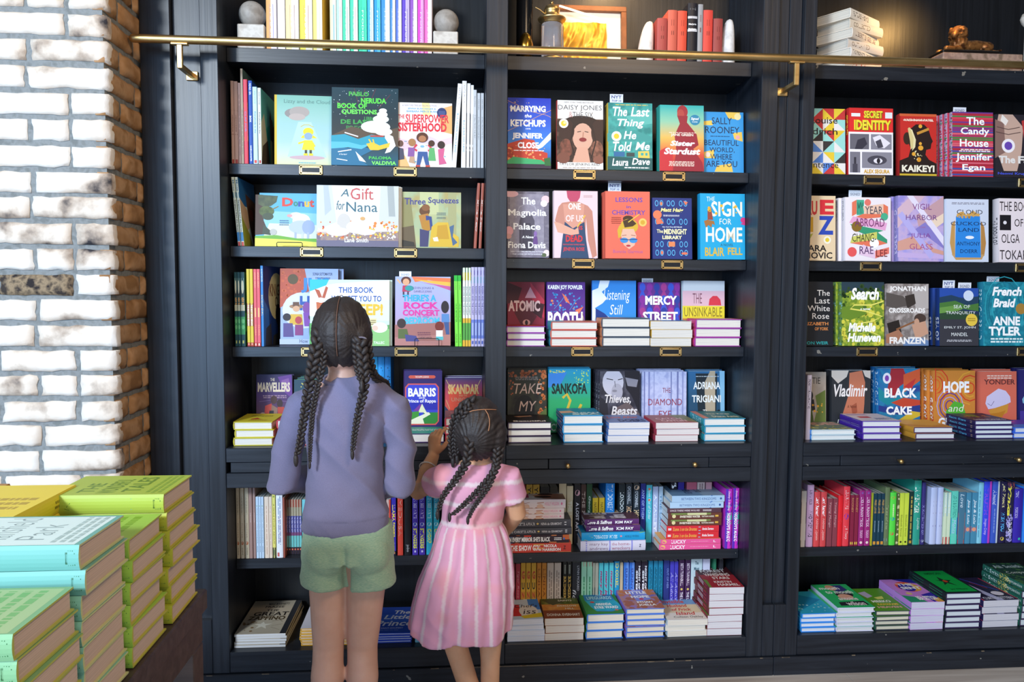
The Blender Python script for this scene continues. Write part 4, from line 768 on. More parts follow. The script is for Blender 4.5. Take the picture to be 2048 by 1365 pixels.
F(z, 1209.5, 1300, 385, .105, .032, 'f0705a', 'coral novel with a blonde cartoon woman in blue glasses',
  't 6a4aa8 24 9 84 16 b LESSONS|t 6a4aa8 48 21 58 25 b in|t 6a4aa8 16 28 90 35 b CHEMISTRY|e 4a3424 52 41 12 5|e 3f2c22 50 46 10 5|e d8b03a 54 52 20 11|p d8b03a 33 50 40 66 30 70 28 58|p 4a3424 40 44 58 40 70 48 62 52 44 54|p f0b8a0 40 56 64 56 70 66 66 80 54 86 42 80 36 66|l e8c84a 2 52 46 76 34|e 3f8fd0 43 73 9 4|e 3f8fd0 63 73 9 4|l 2a2a5a 1.5 34 71 52 72 72 71|l 7a4030 1 38 66 48 65|l 7a4030 1 58 65 68 66|e b83a4a 52 81 5 1.6|o e8c86a 84 46 9|o d8a83a 84 46 5|L a84a3a 14 38 36 49 4|t c86a90 18 87 84 92 b Bonnie Garmus', board='b8403a', copies=((-.002, 0),))
card(z, 1216, 1242, 363.5, 385, .150, 't 3a4a8a 12 22 88 50 b NYT|t 3a4a8a 14 62 86 80 b TOP 10', 'white card reading NYT TOP 10 above the coral novel')
F(z, 1305.5, 1384.5, 398, .105, .025, '24367a', 'navy novel with rows of pale blue windows and yellow lettering',
  ''.join('|e 5ab0e0 %d %d 4.6 5|e 24367a %d %d 3 3.6' % (x, y, x, y) for y in (9, 39, 76, 90) for x in (11, 23, 41, 52, 72, 84)) + '|p e87a5a 8 36 20 34 28 42 10 44|p e87a5a 78 5 90 7 84 12|o f0805a 12 28 11|e e88a60 22 10 3 3|r f08a5a 40 72 56 80|e e87a5a 23 90 3 3|e e87a5a 80 91 8 2|t f0e8a0 20 17 78 25 Bi Matt Haig|L e8e8f0 26 28 68 31 2|t e8f0f8 24 47 74 49 bi New York Times BESTSELLER|t f4eec0 10 52 26 58 b The|t f4eec0 28 51 86 60 B MIDNIGHT|t f4eec0 24 62 74 68 B LIBRARY', hard=False, lean=6)
F(z, 1399, 1491.5, 389.5, .105, .034, '1fa8d8', 'turquoise novel with white hand drawn lettering and a running dog',
  't e8f0e0 16 5 34 12 - THE|t f4f0dc 26 12 94 35 b SIGN|t f4f0dc 44 38 70 47 - FOR|t f4f0dc 14 51 94 74 b HOME|t 2a4a5a 46 76 74 80 - A NOVEL|t e0b83a 12 82 54 95 b BLAIR|t e0b83a 62 82 94 93 b FELL|p 9a4a3a 18 26 26 22 30 40 18 40|e c88a5a 22 23 4 3|p a8703a 10 42 18 40 32 42 34 48 28 46 26 52 20 48 14 52|d e8b83a 14 18 92 32 9 3|e d83a80 96 40 6 4|p d83a80 90 46 100 42 100 48', board='1f98c8', spcol='1f98c8')
z = ZT[4]
F(z, 1013.5, 1089, 565.7, .225, .028, '8a2038', 'dark red novel with angular shapes and pale block lettering',
  'p b83048 62 0 100 30 100 60 70 40|p 4a1422 0 0 40 10 30 30 0 36|p 5a1828 20 50 50 30 80 56 50 84|p d8a0b0 62 8 78 26 48 26|p 3a1420 60 30 100 36 92 60 70 50|e d89a90 52 66 10 5|e 2a1418 52 66 4 4|t e8c8c8 4 30 88 48 B ATOMIC|t d8a8a8 14 83 78 95 B ANNA', lean=4)
F(z, 1092.5, 1170, 565.7, .225, .028, '5a2f8a', 'violet novel with white block title and blue and orange flowers',
  'd 3a9ad8 10 18 92 50 40 2.6|d 3a86c8 4 78 96 98 30 2.6|l 3a9ad8 1.2 20 44 40 30 50 20|l 3a9ad8 1.2 60 46 74 32 88 24|l 3a9ad8 1.2 36 48 30 30|p e8785a 40 18 52 24 62 36 50 32|p e8785a 74 46 96 40 84 52|d e8885a 12 24 92 50 6 3|t fff 4 5 94 14 B KAREN JOY FOWLER|t fff 4 48 94 76 B BOOTH|l d8c86a 1.2 92 50 98 64 88 72', lean=4)
F(z, 1184, 1272, 563, .215, .03, '2f86d8/3a98e0', 'blue novel with dark waves and white script title',
  'p e8f0f8 8 0 40 0 36 10 22 18 34 28 24 36 6 44 26 52 52 64 48 72 14 74 60 88 60 92 0 92 0 0|p 2f86d8 0 0 18 0 14 12 0 16|p 1f3a86 8 44 28 52 46 64 40 70 8 70|p 5ab0e8 0 80 40 86 70 92 60 100 0 100|t f4f8ff 26 14 86 36 i Listening|t f4f8ff 40 38 70 54 i Still|t e8f0ff 44 84 64 89 i a novel', lean=4, spcol='2a4a9a')
F(z, 1276.5, 1360, 566.5, .22, .03, '6a2f8a', 'purple novel patterned with blue and magenta heads',
  ''.join('|e %s %d %d 7 7|p %s %d %d %d %d %d %d' % (c, x, y, c, x - 9, y + 18, x + 9, y + 18, x, y + 2) for i, (x, y, c) in enumerate([(x, y, ('3a56c8', '8a2f9a', '2f3f9a', 'a83a8a')[(x // 16 + y // 16) % 4]) for y in (8, 28, 48, 68, 88) for x in (10, 27, 44, 61, 78, 93)])) + '|t fff 16 22 92 37 B MERCY|t fff 10 48 94 63 B STREET|t f0e8f4 40 83 62 87 b A NOVEL|o d8885a 84 82 10|o c06a40 84 82 8', lean=4)
card(z, 1283.5, 1306, 557, 567.5, .248, 't 6a7088 12 30 88 70 b SIGNED', 'pale card reading SIGNED above the purple novel of heads')
F(z, 1365, 1449, 563.5, .215, .032, 'cfd6dc', 'novel with pale blue, pink, yellow and tan bands and a red sun',
  'r e0b8c4 0 16 100 40|r e8d83a 0 40 100 60|r c8844a 0 60 100 80|r e8d8c8 0 78 100 82|r d85a5a 0 82 100 100|p d83a4a 62 39 64 29 72 24 82 24 90 30 92 39|t 8a5a6a 24 20 46 36 - THE|t 8a7a2a 4 42 94 57 - UNSINKABLE|t 7a4a24 34 63 80 78 - GRETA|t 8a2a34 28 85 70 97 - JAMES|L 7a4a24 10 68 26 71 1', lean=4)
Yp = .104
pile(z, 1012.5, 1090.5, Yp, (653, 694, 3), '8a3a9a', 'plum edged hardcover', 'before the dark red novel', h=.115, top='r b82f3a 0 0 100 100|p d8483a 20 30 80 20 90 80 30 90', board='9a4aa8')
pile(z, 1101, 1195, Yp, (644, 694.5, 3), 'c8584a', 'salmon edged hardcover', 'before the violet novel', h=.115, top='r 5ab8c8 0 0 30 100|r d88a70 30 0 100 100', board='c8584a', spcol='4ab0c0')
pile(z, 1203, 1301, Yp, (637, 695, 3), '3a3f4a', 'orange spined hardcover', 'before the blue wave novel', h=.105, top='r 5a8aa0 0 0 100 100|p e08a4a 0 40 40 30 60 90 0 100', board='3f4a5a', spcol='e8986a', spine='r 3a8aa8 0 0 30 100|r f4c070 60 20 90 70')
pile(z, 1302, 1384, Yp, (643, 694, 3), 'd8b03a', 'yellow spined paperback', 'before the purple novel', h=.11, top='r 3a8ad0 0 0 100 100|r e8c83a 0 50 30 100', hard=False, page='ece8e0', spcol='d8a83a')
pile(z, 1390, 1490.5, Yp, (639, 694.5, 3), 'c83a9a', 'pink spined hardcover', 'before the banded red sun novel', h=.11, top='r e88a9a 0 0 100 100|r c8d0e8 20 20 90 70', board='a03aa0', spcol='e84a8a', spine='t fff 30 20 80 80 b VERITY ANN')
z = ZT[5]
F(z, 1013.5, 1093.5, 741, .22, .03, '2f2a26+3a3a2a+221e1c+x16', 'dark novel bordered with orange leaves and pale italic title',
  'd c86a3a 2 2 98 12 30 3.4|d c8703a 78 4 98 80 34 3.6|d a85a34 2 4 16 40 12 2.6|p 5a6a34 66 80 100 60 100 100 60 100|e 1a1614 44 66 26 26|t d8b8a8 18 22 88 38 i TAKE|t d8b8a8 30 50 74 66 i MY|t c8a898 20 74 84 88 i HAND|L a89a90 20 11 78 17 3', lean=4, copies=((.003, .002),), board='5a4434')
F(z, 1096.5, 1181, 739, .22, .03, '1f98c0/2aa86a/1fa060', 'green and blue novel with a golden bird and black title',
  'd e8e070 4 3 40 10 30 1.4|d c8e86a 60 3 98 28 40 1.4|p 3a86d8 0 8 44 6 30 24 0 30|t 142a24 8 23 92 40 B SANKOFA|l d8b83a 6 34 46 44 40 52 50 44 66 34 72 46 80 62 78 78 56|e d8b83a 52 74 20 12|l b8a02a 2 36 72 62 70 76 60|l 2a8a4a 1.4 38 78 66 76|l 2a8a4a 1.4 42 82 62 81|o e8f0e0 84 70 10|o d8d07a 84 70 6|t d8f0e0 6 86 92 98 b CHIBUNDU', lean=4, copies=((.002, .003),))
F(z, 1198, 1279, 744, .216, .022, '5a5862+3f3c48+2c2a34+x24', 'black and white novel with a veiled face and pale brush lettering',
  'e c8c4d0 34 18 26 22|e b0acb8 44 34 14 14|l 2a2832 2 18 12 34 14|l 2a2832 2 46 14 58 12|l 6a6672 1.6 38 16 40 26|p 1f1d26 62 0 100 0 100 70 80 40 66 28|p 8a8894 64 10 96 14 92 26 70 24|e 8a8690 38 32 6 2|p 2a2830 0 40 20 50 26 90 0 92|p 6a5a5a 40 60 70 50 100 70 100 100 30 100|t e8e0dc 14 38 78 54 bi Thieves,|t e8e0dc 30 57 94 72 bi Beasts|t e8e0dc 14 75 72 90 bi & Men|L c8c0c0 66 84 88 86 1', lean=3, spine='t d0d0d8 20 20 70 80 b THIEVES, BEASTS', copies=((-.004, 0), (-.007, .001), (-.010, .001)), spcol='3a3842')
F(z, 1283.5, 1372.5, 745, .22, .028, 'a8aed8+c8cceb+b0b6de+x30', 'pale lavender novel of a snowy forest with dark red title',
  ''.join('|r %s %d 0 %d 100' % (c, x, x + w) for x, w, c in ((4, 3, '7a80b0'), (14, 4, '8a90c0'), (26, 2, '9aa0cc'), (64, 3, '868cba'), (78, 4, '7a80b0'), (90, 3, '9298c6'))) + '|t 8a2f4a 46 27 64 35 - THE|t 98304a 14 45 90 56 - DIAMOND|t 98304a 38 65 66 76 - EYE|e 2a2f5a 52 90 3 3|p 2a2f5a 46 100 50 92 56 92 60 100|L 6a70a0 8 82 36 90 3', lean=3, copies=((-.004, .003), (-.006, .005)))
F(z, 1376.5, 1449, 744, .22, .03, '2f6a9a/24506f/2a4a66', 'blue novel with white capitals and columns beside a seated figure',
  'p 1c2a34 20 4 80 4 76 100 30 100|p b8a890 44 20 60 0 74 0 74 100 50 100|p 8ac0e0 86 0 100 0 100 100 90 100|e 1a2228 84 70 6 6|p 8ab8d8 76 78 92 78 90 98 72 98|L c8d4dc 20 8 84 10 1|t f0f4f4 14 18 88 30 b ADRIANA|t f0f4f4 10 40 90 52 b TRIGIANI|t e8e8e8 40 64 60 72 i The|t f0f4f4 26 80 74 92 b GOOD', lean=4, copies=((.0, .003),), board='dfe6dc')
Yp = .038
pile(z, 1013.5, 1103, Yp, (846, 886.5, 3), '2f2638', 'dark edged hardcover', 'before the orange leaf novel', h=.165, top='r 1c1a1e 0 0 100 100|p d8a080 20 22 60 12 64 20 30 32|t f0e8e8 14 76 88 90 B Beautiful', board='3a2a4a', page='f6f2ea')
pile(z, 1125, 1206, Yp, (832, 886.5, 3), '2a86b8', 'blue edged hardcover', 'before the golden bird novel', h=.165, top='r 2f86b0 0 0 100 100|p e8a890 0 40 30 36 40 60 0 70|t e8f4f4 30 58 96 72 B SUSAN|t e8f4f4 26 76 96 92 B SEA', board='3a9ad0', page='f6f2ea', spcol='2a4a7a', spine='r e8a08a 0 20 100 60')
pile(z, 1216, 1298.5, Yp, (846, 884.5, 3), '4a86d0', 'blue and tan paperback', 'before the black and white novel', h=.165, top='r 7a90c8 0 0 100 100|t d86a5a 10 20 90 46 bi Love After|t 2f3a6a 30 60 96 90 B DOERS', hard=False, page='f0ecec', spcol='4a86d0', spine='r c8a080 0 0 100 50')
pile(z, 1312, 1397.5, Yp, (846, 885.5, 3), 'b8485a', 'crimson spined paperback', 'before the snowy forest novel', h=.165, top='r a86a60 0 0 100 100|p 8a8a5a 60 0 100 0 100 100 70 60|t f0c8c8 14 40 76 60 b CATCH|t f0c8c8 20 66 80 86 b CAITLIN', hard=False, page='f2e8e4', spcol='c04458', jit=.005)
pile(z, 1407.5, 1493.5, Yp, (838, 885.5, 3), '2f9ab8', 'teal edged hardcover', 'at the right end of the counter', h=.165, top='r 3f7a80 0 0 100 100|r d88a7a 0 0 14 100|t e8e4c8 26 30 84 50 b The Kings|t e8e4c8 30 62 92 84 b Diane Amis', board='3a9ac0', page='f6f2ea', spcol='2f9aa0', spine='t e8f4f0 20 20 80 80 b DIANE AMIS')
z = ZT[6]
row(z, .185, 'back row, lower shelf, centre bay', [
 (1022, 1035, 975, '7a2a34', 'deep red book', 't c88a8a 6 20 30 80 b WIN', '', {}), (1036, 1050, 970, '9a2a38', 'crimson book', 't e0a0a0 4 20 24 80 b WAR', '', {}), (1051.5, 1064, 970, 'c8a03a', 'mustard book with black title', 't 2a2414 4 20 34 80 b YOU', '', {}), (1065, 1078, 970, 'c8a03a', 'mustard book with black title', 't 2a2414 4 20 34 80 b YOU', '', {}),
 (1080, 1098, 975, '2a2826', 'black book', '', '', {}), (1099, 1114, 975, '3f3a30', 'brown black book', '', '', {}),
 (1117, 1131.5, 968, 'd8c8a4', 'cream and olive book', 'r 6a6a48 24 0 100 100|t e8e4d0 26 20 70 80 b THE LAST|r d8c8a4 40 0 46 100', '', {}), (1132.5, 1145, 973, 'd8c8a4', 'cream and olive book', 'r 6a6a48 24 0 100 100|t e8e4d0 26 20 70 80 b THE LAST', '', {}),
 (1147.5, 1160, 970, '1f1b20', 'black book with white title', 'e d8a0a8 14 50 5 40|t e8e4e8 30 25 80 75 b A LOST ART', '', {}),
 (1161, 1171, 970, '4a3028', 'brown book', 't c8b0a0 12 20 80 80 b THE PARIS', '', {}),
 (1172, 1183, 969, '1d4a2a', 'forest green book', 't c8d8c8 20 25 80 75 bi George Eliot', '', {}),
 (1184, 1195, 974, 'e0bc2a', 'yellow book with dark title', 'e 8a3a24 90 50 5 40|t 8a7020 10 25 76 75 b NATASHA BOYER', '', {'h': .178}), (1197, 1208, 974, 'e0bc2a', 'yellow book with dark title', 'e 8a3a24 90 50 5 40|t 8a7020 10 25 76 75 b NATASHA BOYER', '', {'h': .178}),
 (1210, 1228, 968, '1f8ae0', 'bright blue book', 't c8e4fc 2 20 46 80 B TIM DORSEY|t e8d83a 60 20 90 80 B WEED', '', {'hard': True}),
 (1236, 1248.5, 969, '1c2a30', 'black and white lettered book', 't d8e0e0 14 20 80 80 b LONDON ROUGE', '', {}),
 (1250, 1263, 969, '24303a', 'dark and teal book', 't c8d0d8 4 25 34 75 b O\'CONNELL|t e8b88a 38 10 62 90 B HOTEL|r 3ab0c8 64 0 100 100', '', {}), (1265, 1278, 969, '24303a', 'dark and teal book', 'e e0c0a0 6 50 4 40|t c8d0d8 12 25 40 75 b O\'CONNELL|t e8c89a 44 10 70 90 B HOTEL|r 3ab0c8 72 0 100 100', '', {}),
 (1279.5, 1289.5, 968, '24308a', 'navy book', 't a0b0e0 10 25 60 75 b ANY OF THEM', '', {}),
 (1291, 1302.5, 971, '4ac0d0', 'turquoise book', 't e8f8f8 6 20 60 80 i Open Out of Order|e e08060 7 50 2 22|e e08060 26 50 2 22', '', {}),
 (1304, 1314.5, 974, 'b8c4e4', 'pale periwinkle book', 't f4f6ff 14 25 80 75 b A VALLEY', '', {}), (1316, 1324, 974, 'b0c8dc', 'pale blue book', 't 5a8ab0 14 25 80 75 b THE LAKE', '', {}),
 (1339, 1352, 965.5, '1c1a26', 'black book with white slashes', 'l fff 4 2 20 6 80|l fff 4 5 20 9 80', '', {}), (1354, 1366, 965.5, '3a2f9a', 'indigo book', '', '', {}),
 (1371, 1391, 965.5, 'd06a80', 'rose book', '', '', {}), (1392, 1407, 965.5, 'e0c8c0', 'pale beige book', 'L 8a6a6a 2 20 12 80 2', '', {}), (1409, 1421, 965.5, 'd8a0a8', 'dusty pink book', '', '', {})], w=.15, group='back row spines, lower shelf of the centre bay')
Yp = .0975
zz = flat(z, 1012, 1142, Yp, 1092, 1111, 'd8483a', 'red paperback reading SHOW GIRL at the bottom of the left lower pile', top='r d8483a 0 0 100 100', spine='r f0b870 78 0 100 100|r f0b060 42 10 58 60|t fff 6 20 54 80 B THE SHOW GIRL|t fff 58 14 78 46 B NICOLA|t fff 56 54 84 86 B HARRISON|t 5a2a2a 88 30 92 70 B Z', hard=False, zb=z + .0005)
zz = flat(z, 1012, 1138, Yp, 1076, 1092, '3a2a34', 'paperback with orange blotches above the red SHOW GIRL one', top='r 3a2a34 0 0 100 100', spine='r 2f7ad0 3 20 10 100|p e87a4a 16 0 22 0 20 100 14 100|p d84a3a 28 0 40 0 38 60 30 60|p e8905a 72 0 80 0 80 100 68 100|r d8703a 90 0 100 60|t fff 4 22 70 84 B IN EVERY MIRROR SHE\'S BLACK|L fff 76 30 88 70 2|e 3a7ad8 92 50 1.4 14', hard=False, zb=zz + .0002)
CH = 'r 3a3a42 0 0 100 30|t d8d8dc 4 34 46 70 b THE CHRISTIE AFFAIR|p e8c86a 48 50 50 36 52 50 50 64|t d8d8dc 55 36 86 68 b NINA de GRAMONT|r e8e8ec 90 30 93 70'
zz = flat(z, 1010, 1143.5, Yp, 1062, 1076, '4a4a52', 'lower of two charcoal hardcovers with white capitals', top='r 4a4a52 0 0 100 100', spine=CH, zb=zz + .0002)
zz = flat(z, 1008, 1142, Yp, 1045.5, 1062, '4a4a52', 'upper of two charcoal hardcovers with white capitals', top='r 4a4a54 0 0 100 100|p 6a6a78 40 0 80 0 70 100 50 100', spine=CH, zb=zz + .0002)
PNK = 'p b8705a 20 100 24 40 34 30 40 100|p c8866a 44 100 48 36 60 30 62 100|e e8c0a8 28 80 6 30|e e8c0a8 53 80 6 30|t f0a8c0 62 30 88 70 b HOLLY WILSON|e e87aa0 93 50 1.6 16'
for i, (a, b, q) in enumerate(((1033, 1043, 'lowest of three white paperbacks with brown faces and pink lettering'), (1021.5, 1033, 'middle of three white paperbacks with brown faces and pink lettering'), (1004, 1021.5, 'topmost of three white paperbacks with brown faces and pink lettering'))):
    zz = flat(z, 1020 + i, (1128, 1128, 1131)[i], Yp + .006, a, b, 'f0e0e0', q, w=.14, top='r e8dcdc 0 0 100 100|r c84a7a 20 24 70 34|p c8866a 10 60 40 40 60 70 50 100 0 100|e 3a2420 26 60 10 16|e 4a2c24 50 66 9 14', spine=PNK, hard=False, zb=zz + .0002, board='d8486a')
zz = flat(z, 1161, 1291, Yp, 1087, 1108, 'd8d4e4', 'pale lavender hardcover at the bottom of the middle lower pile', top='r d8d4e4 0 0 100 100', spine='R 8a8ad8 8 0 10 100|R 8a8ad8 44 0 46 100|R 8a8ad8 78 0 80 100|t 8a6a80 14 18 42 52 - mary kay|t 8a6a80 14 58 42 90 - andrews|t b06a80 48 20 56 46 - the|t b06a80 58 18 76 46 - home-|t b06a80 48 56 76 90 - wreckers|t 3a3a5a 90 38 93 66 B Z', zb=z + .0005)
zz = flat(z, 1163, 1290, Yp, 1070, 1087, '1fa0d8', 'bright blue hardcover with green leaves on its spine, middle lower pile', top='r 1f8ab8 0 0 100 100', spine='p 8ac04a 0 100 8 20 18 10 16 60 10 100|p c8c86a 4 90 12 40 18 60 10 100|p 8ac04a 90 10 100 0 100 40|t e0f4fc 19 34 56 76 b TOBACCO WIVES|o e88a9a 62 50 1.5|t 1a5a80 68 40 90 66 - ADELE MYERS', zb=zz + .0002)
LS = 'r 5a2a6a 0 0 24 100|p d8b090 22 0 60 0 66 100 26 100|p 8a4a5a 40 0 70 0 84 100 50 100|r d8a880 88 0 100 100|t fff 5 24 50 86 Bi Love & Saffron|t fff 56 34 88 78 B KIM FAY'
zz = flat(z, 1172, 1280, Yp + .006, 1057, 1070, '5a2a6a', 'lower of two purple and tan hardcovers about saffron', w=.13, top='r 6a3a5a 0 0 100 100', spine=LS, zb=zz + .0002)
zz = flat(z, 1169, 1278, Yp + .006, 1045, 1057, '5a2a6a', 'upper of two purple and tan hardcovers, a bowl on its cover', w=.13, top='r 5a3a4a 0 0 100 100|r d8d0e0 44 4 70 46|L 4a4a8a 48 12 66 40 4|e e8d0c0 72 58 18 22|e d8a86a 72 58 10 12|p b8885a 80 0 100 0 100 100 90 100|t e8e0e8 6 10 34 40 B Love &|t e8e0e8 6 48 44 78 B Saffron', spine=LS, zb=zz + .0002)
LK = 'e f0c070 6 50 4 40|t fff 18 18 42 90 b LUCKY|L f8a0c0 50 40 80 60 1|t fff 88 30 92 70 b L'
zz = flat(z, 1318, 1441, Yp, 1092, 1103, 'f05a9a', 'lower of two hot pink paperbacks under the tall lower pile', w=.155, top='r e8a85a 0 0 100 100', spine=LK, hard=False, zb=z + .0005)
zz = flat(z, 1321, 1441, Yp, 1082, 1092, 'f05a9a', 'upper of two hot pink paperbacks under the tall lower pile', w=.155, top='r e8a85a 0 0 100 100', spine=LK, hard=False, zb=zz + .0002)
BL = 't f0b04a 12 24 58 82 bi Blame It on the Brontes|r 8ac0d8 61 16 65 86|t fff 68 30 90 72 b Annie Sereno|r f4d8d8 3 34 9 70'
zz = flat(z, 1332, 1437, Yp + .004, 1068.5, 1081.5, 'e0303a', 'lower of two red paperbacks with yellow script on spine', w=.15, spine=BL, hard=False, zb=zz + .0002, page='e8f0f2')
zz = flat(z, 1333, 1437.5, Yp + .004, 1056, 1068.5, 'e0303a', 'upper of two red paperbacks with yellow script on spine', w=.15, spine=BL, hard=False, zb=zz + .0002, page='e8f0f2')
SW = 'r 7a8a4a 6 0 80 30|r d8d8a0 36 0 72 34|o e8dca0 11 50 3.4|t f0e8d0 22 40 60 74 B SWEETNESS WATER|t f0e8d0 63 44 86 70 b NATHAN HARRIS|r e8b84a 88 36 94 64'
zz = flat(z, 1335, 1442.5, Yp + .004, 1043, 1055.5, '6a3a30', 'lower of two brown paperbacks with a gold medal on spine', w=.15, spine=SW, hard=False, zb=zz + .0002, page='e8f0f2')
zz = flat(z, 1336, 1443, Yp + .004, 1029.5, 1042.5, '6a3a30', 'upper of two brown paperbacks with a gold medal on spine', w=.15, spine=SW, hard=False, zb=zz + .0002, page='e8f0f2')
zz = flat(z, 1334.5, 1442, Yp + .004, 1019.5, 1029, '5a3a44', 'plum brown paperback in the middle of the tall lower pile', w=.15, spine='t d8c8cc 5 32 60 70 b ONCE THERE WERE WOLVES|L e8e0e0 66 30 82 74 2', hard=False, zb=zz + .0002, page='e8f0f2')
BT = 'r c8dcd8 87 0 100 100|t 3a5a9a 18 32 84 70 - BETWEEN TWO KINGDOMS|r 5a8ad0 74 0 77 100|o 3a5a9a 93 50 2'
zz = flat(z, 1340, 1447, Yp + .002, 1006, 1018, 'b8d4ec', 'lower of two pale blue paperbacks on the tall lower pile', w=.15, spine=BT, hard=False, zb=zz + .0002)
zz = flat(z, 1344, 1449, Yp + .002, 993, 1006, 'b8d4ec', 'topmost pale blue paperback on the tall lower pile', w=.15, top='r 8ab0d4 0 0 100 100|p b0c8dc 0 60 100 50 100 100 0 100|t 2f4a7a 20 30 60 44 b BETWEEN|t 2f4a7a 30 52 80 64 b KINGDOMS|e 9a7a3a 76 30 12 16|e 3a4a86 66 70 8 10', spine=BT, hard=False, zb=zz + .0002)
NB = 'R 5a2ab0 0 60 100 100|d 3a2ab0 2 4 98 96 12 6|d 3ac8b0 22 10 60 60 7 5|t fff 4 30 36 72 i Destiny O. Birdsong|t fff 40 22 88 76 B NOBODY\'S MAGIC'
row(z, .10, 'right end of lower shelf, centre bay', [(1449, 1462, 979, 'd838c8', 'magenta and violet book', NB, '', {'hard': True, 'w': .15}), (1464, 1477, 977.5, 'd838c8', 'magenta and violet book', NB, '', {'hard': True, 'w': .15})], group='magenta spines')
z = ZT[7]
GU = 'r d8a83a 0 0 100 100'
GV = 't c8503a 20 14 80 28 B G|t 3a3a34 20 34 80 46 B U|t c8503a 20 50 80 62 B N|t 4a5a4a 20 66 80 79 B C'
MJ, NS, TQ = 't c03a7a 14 18 74 84 Bi mary jane|L e8a0c0 80 30 94 70 1', 't f0f0f4 8 14 50 46 B NIGHT OF|t f0f0f4 16 58 60 90 B SISTERS', 'L 0f5a70 10 20 90 80 2'
LL = 't e8d8e4 6 20 46 70 b BETH TURNBULL|o e0c86a 52 45 2|t f0e8f0 57 20 96 70 b THE LAST DRESS'
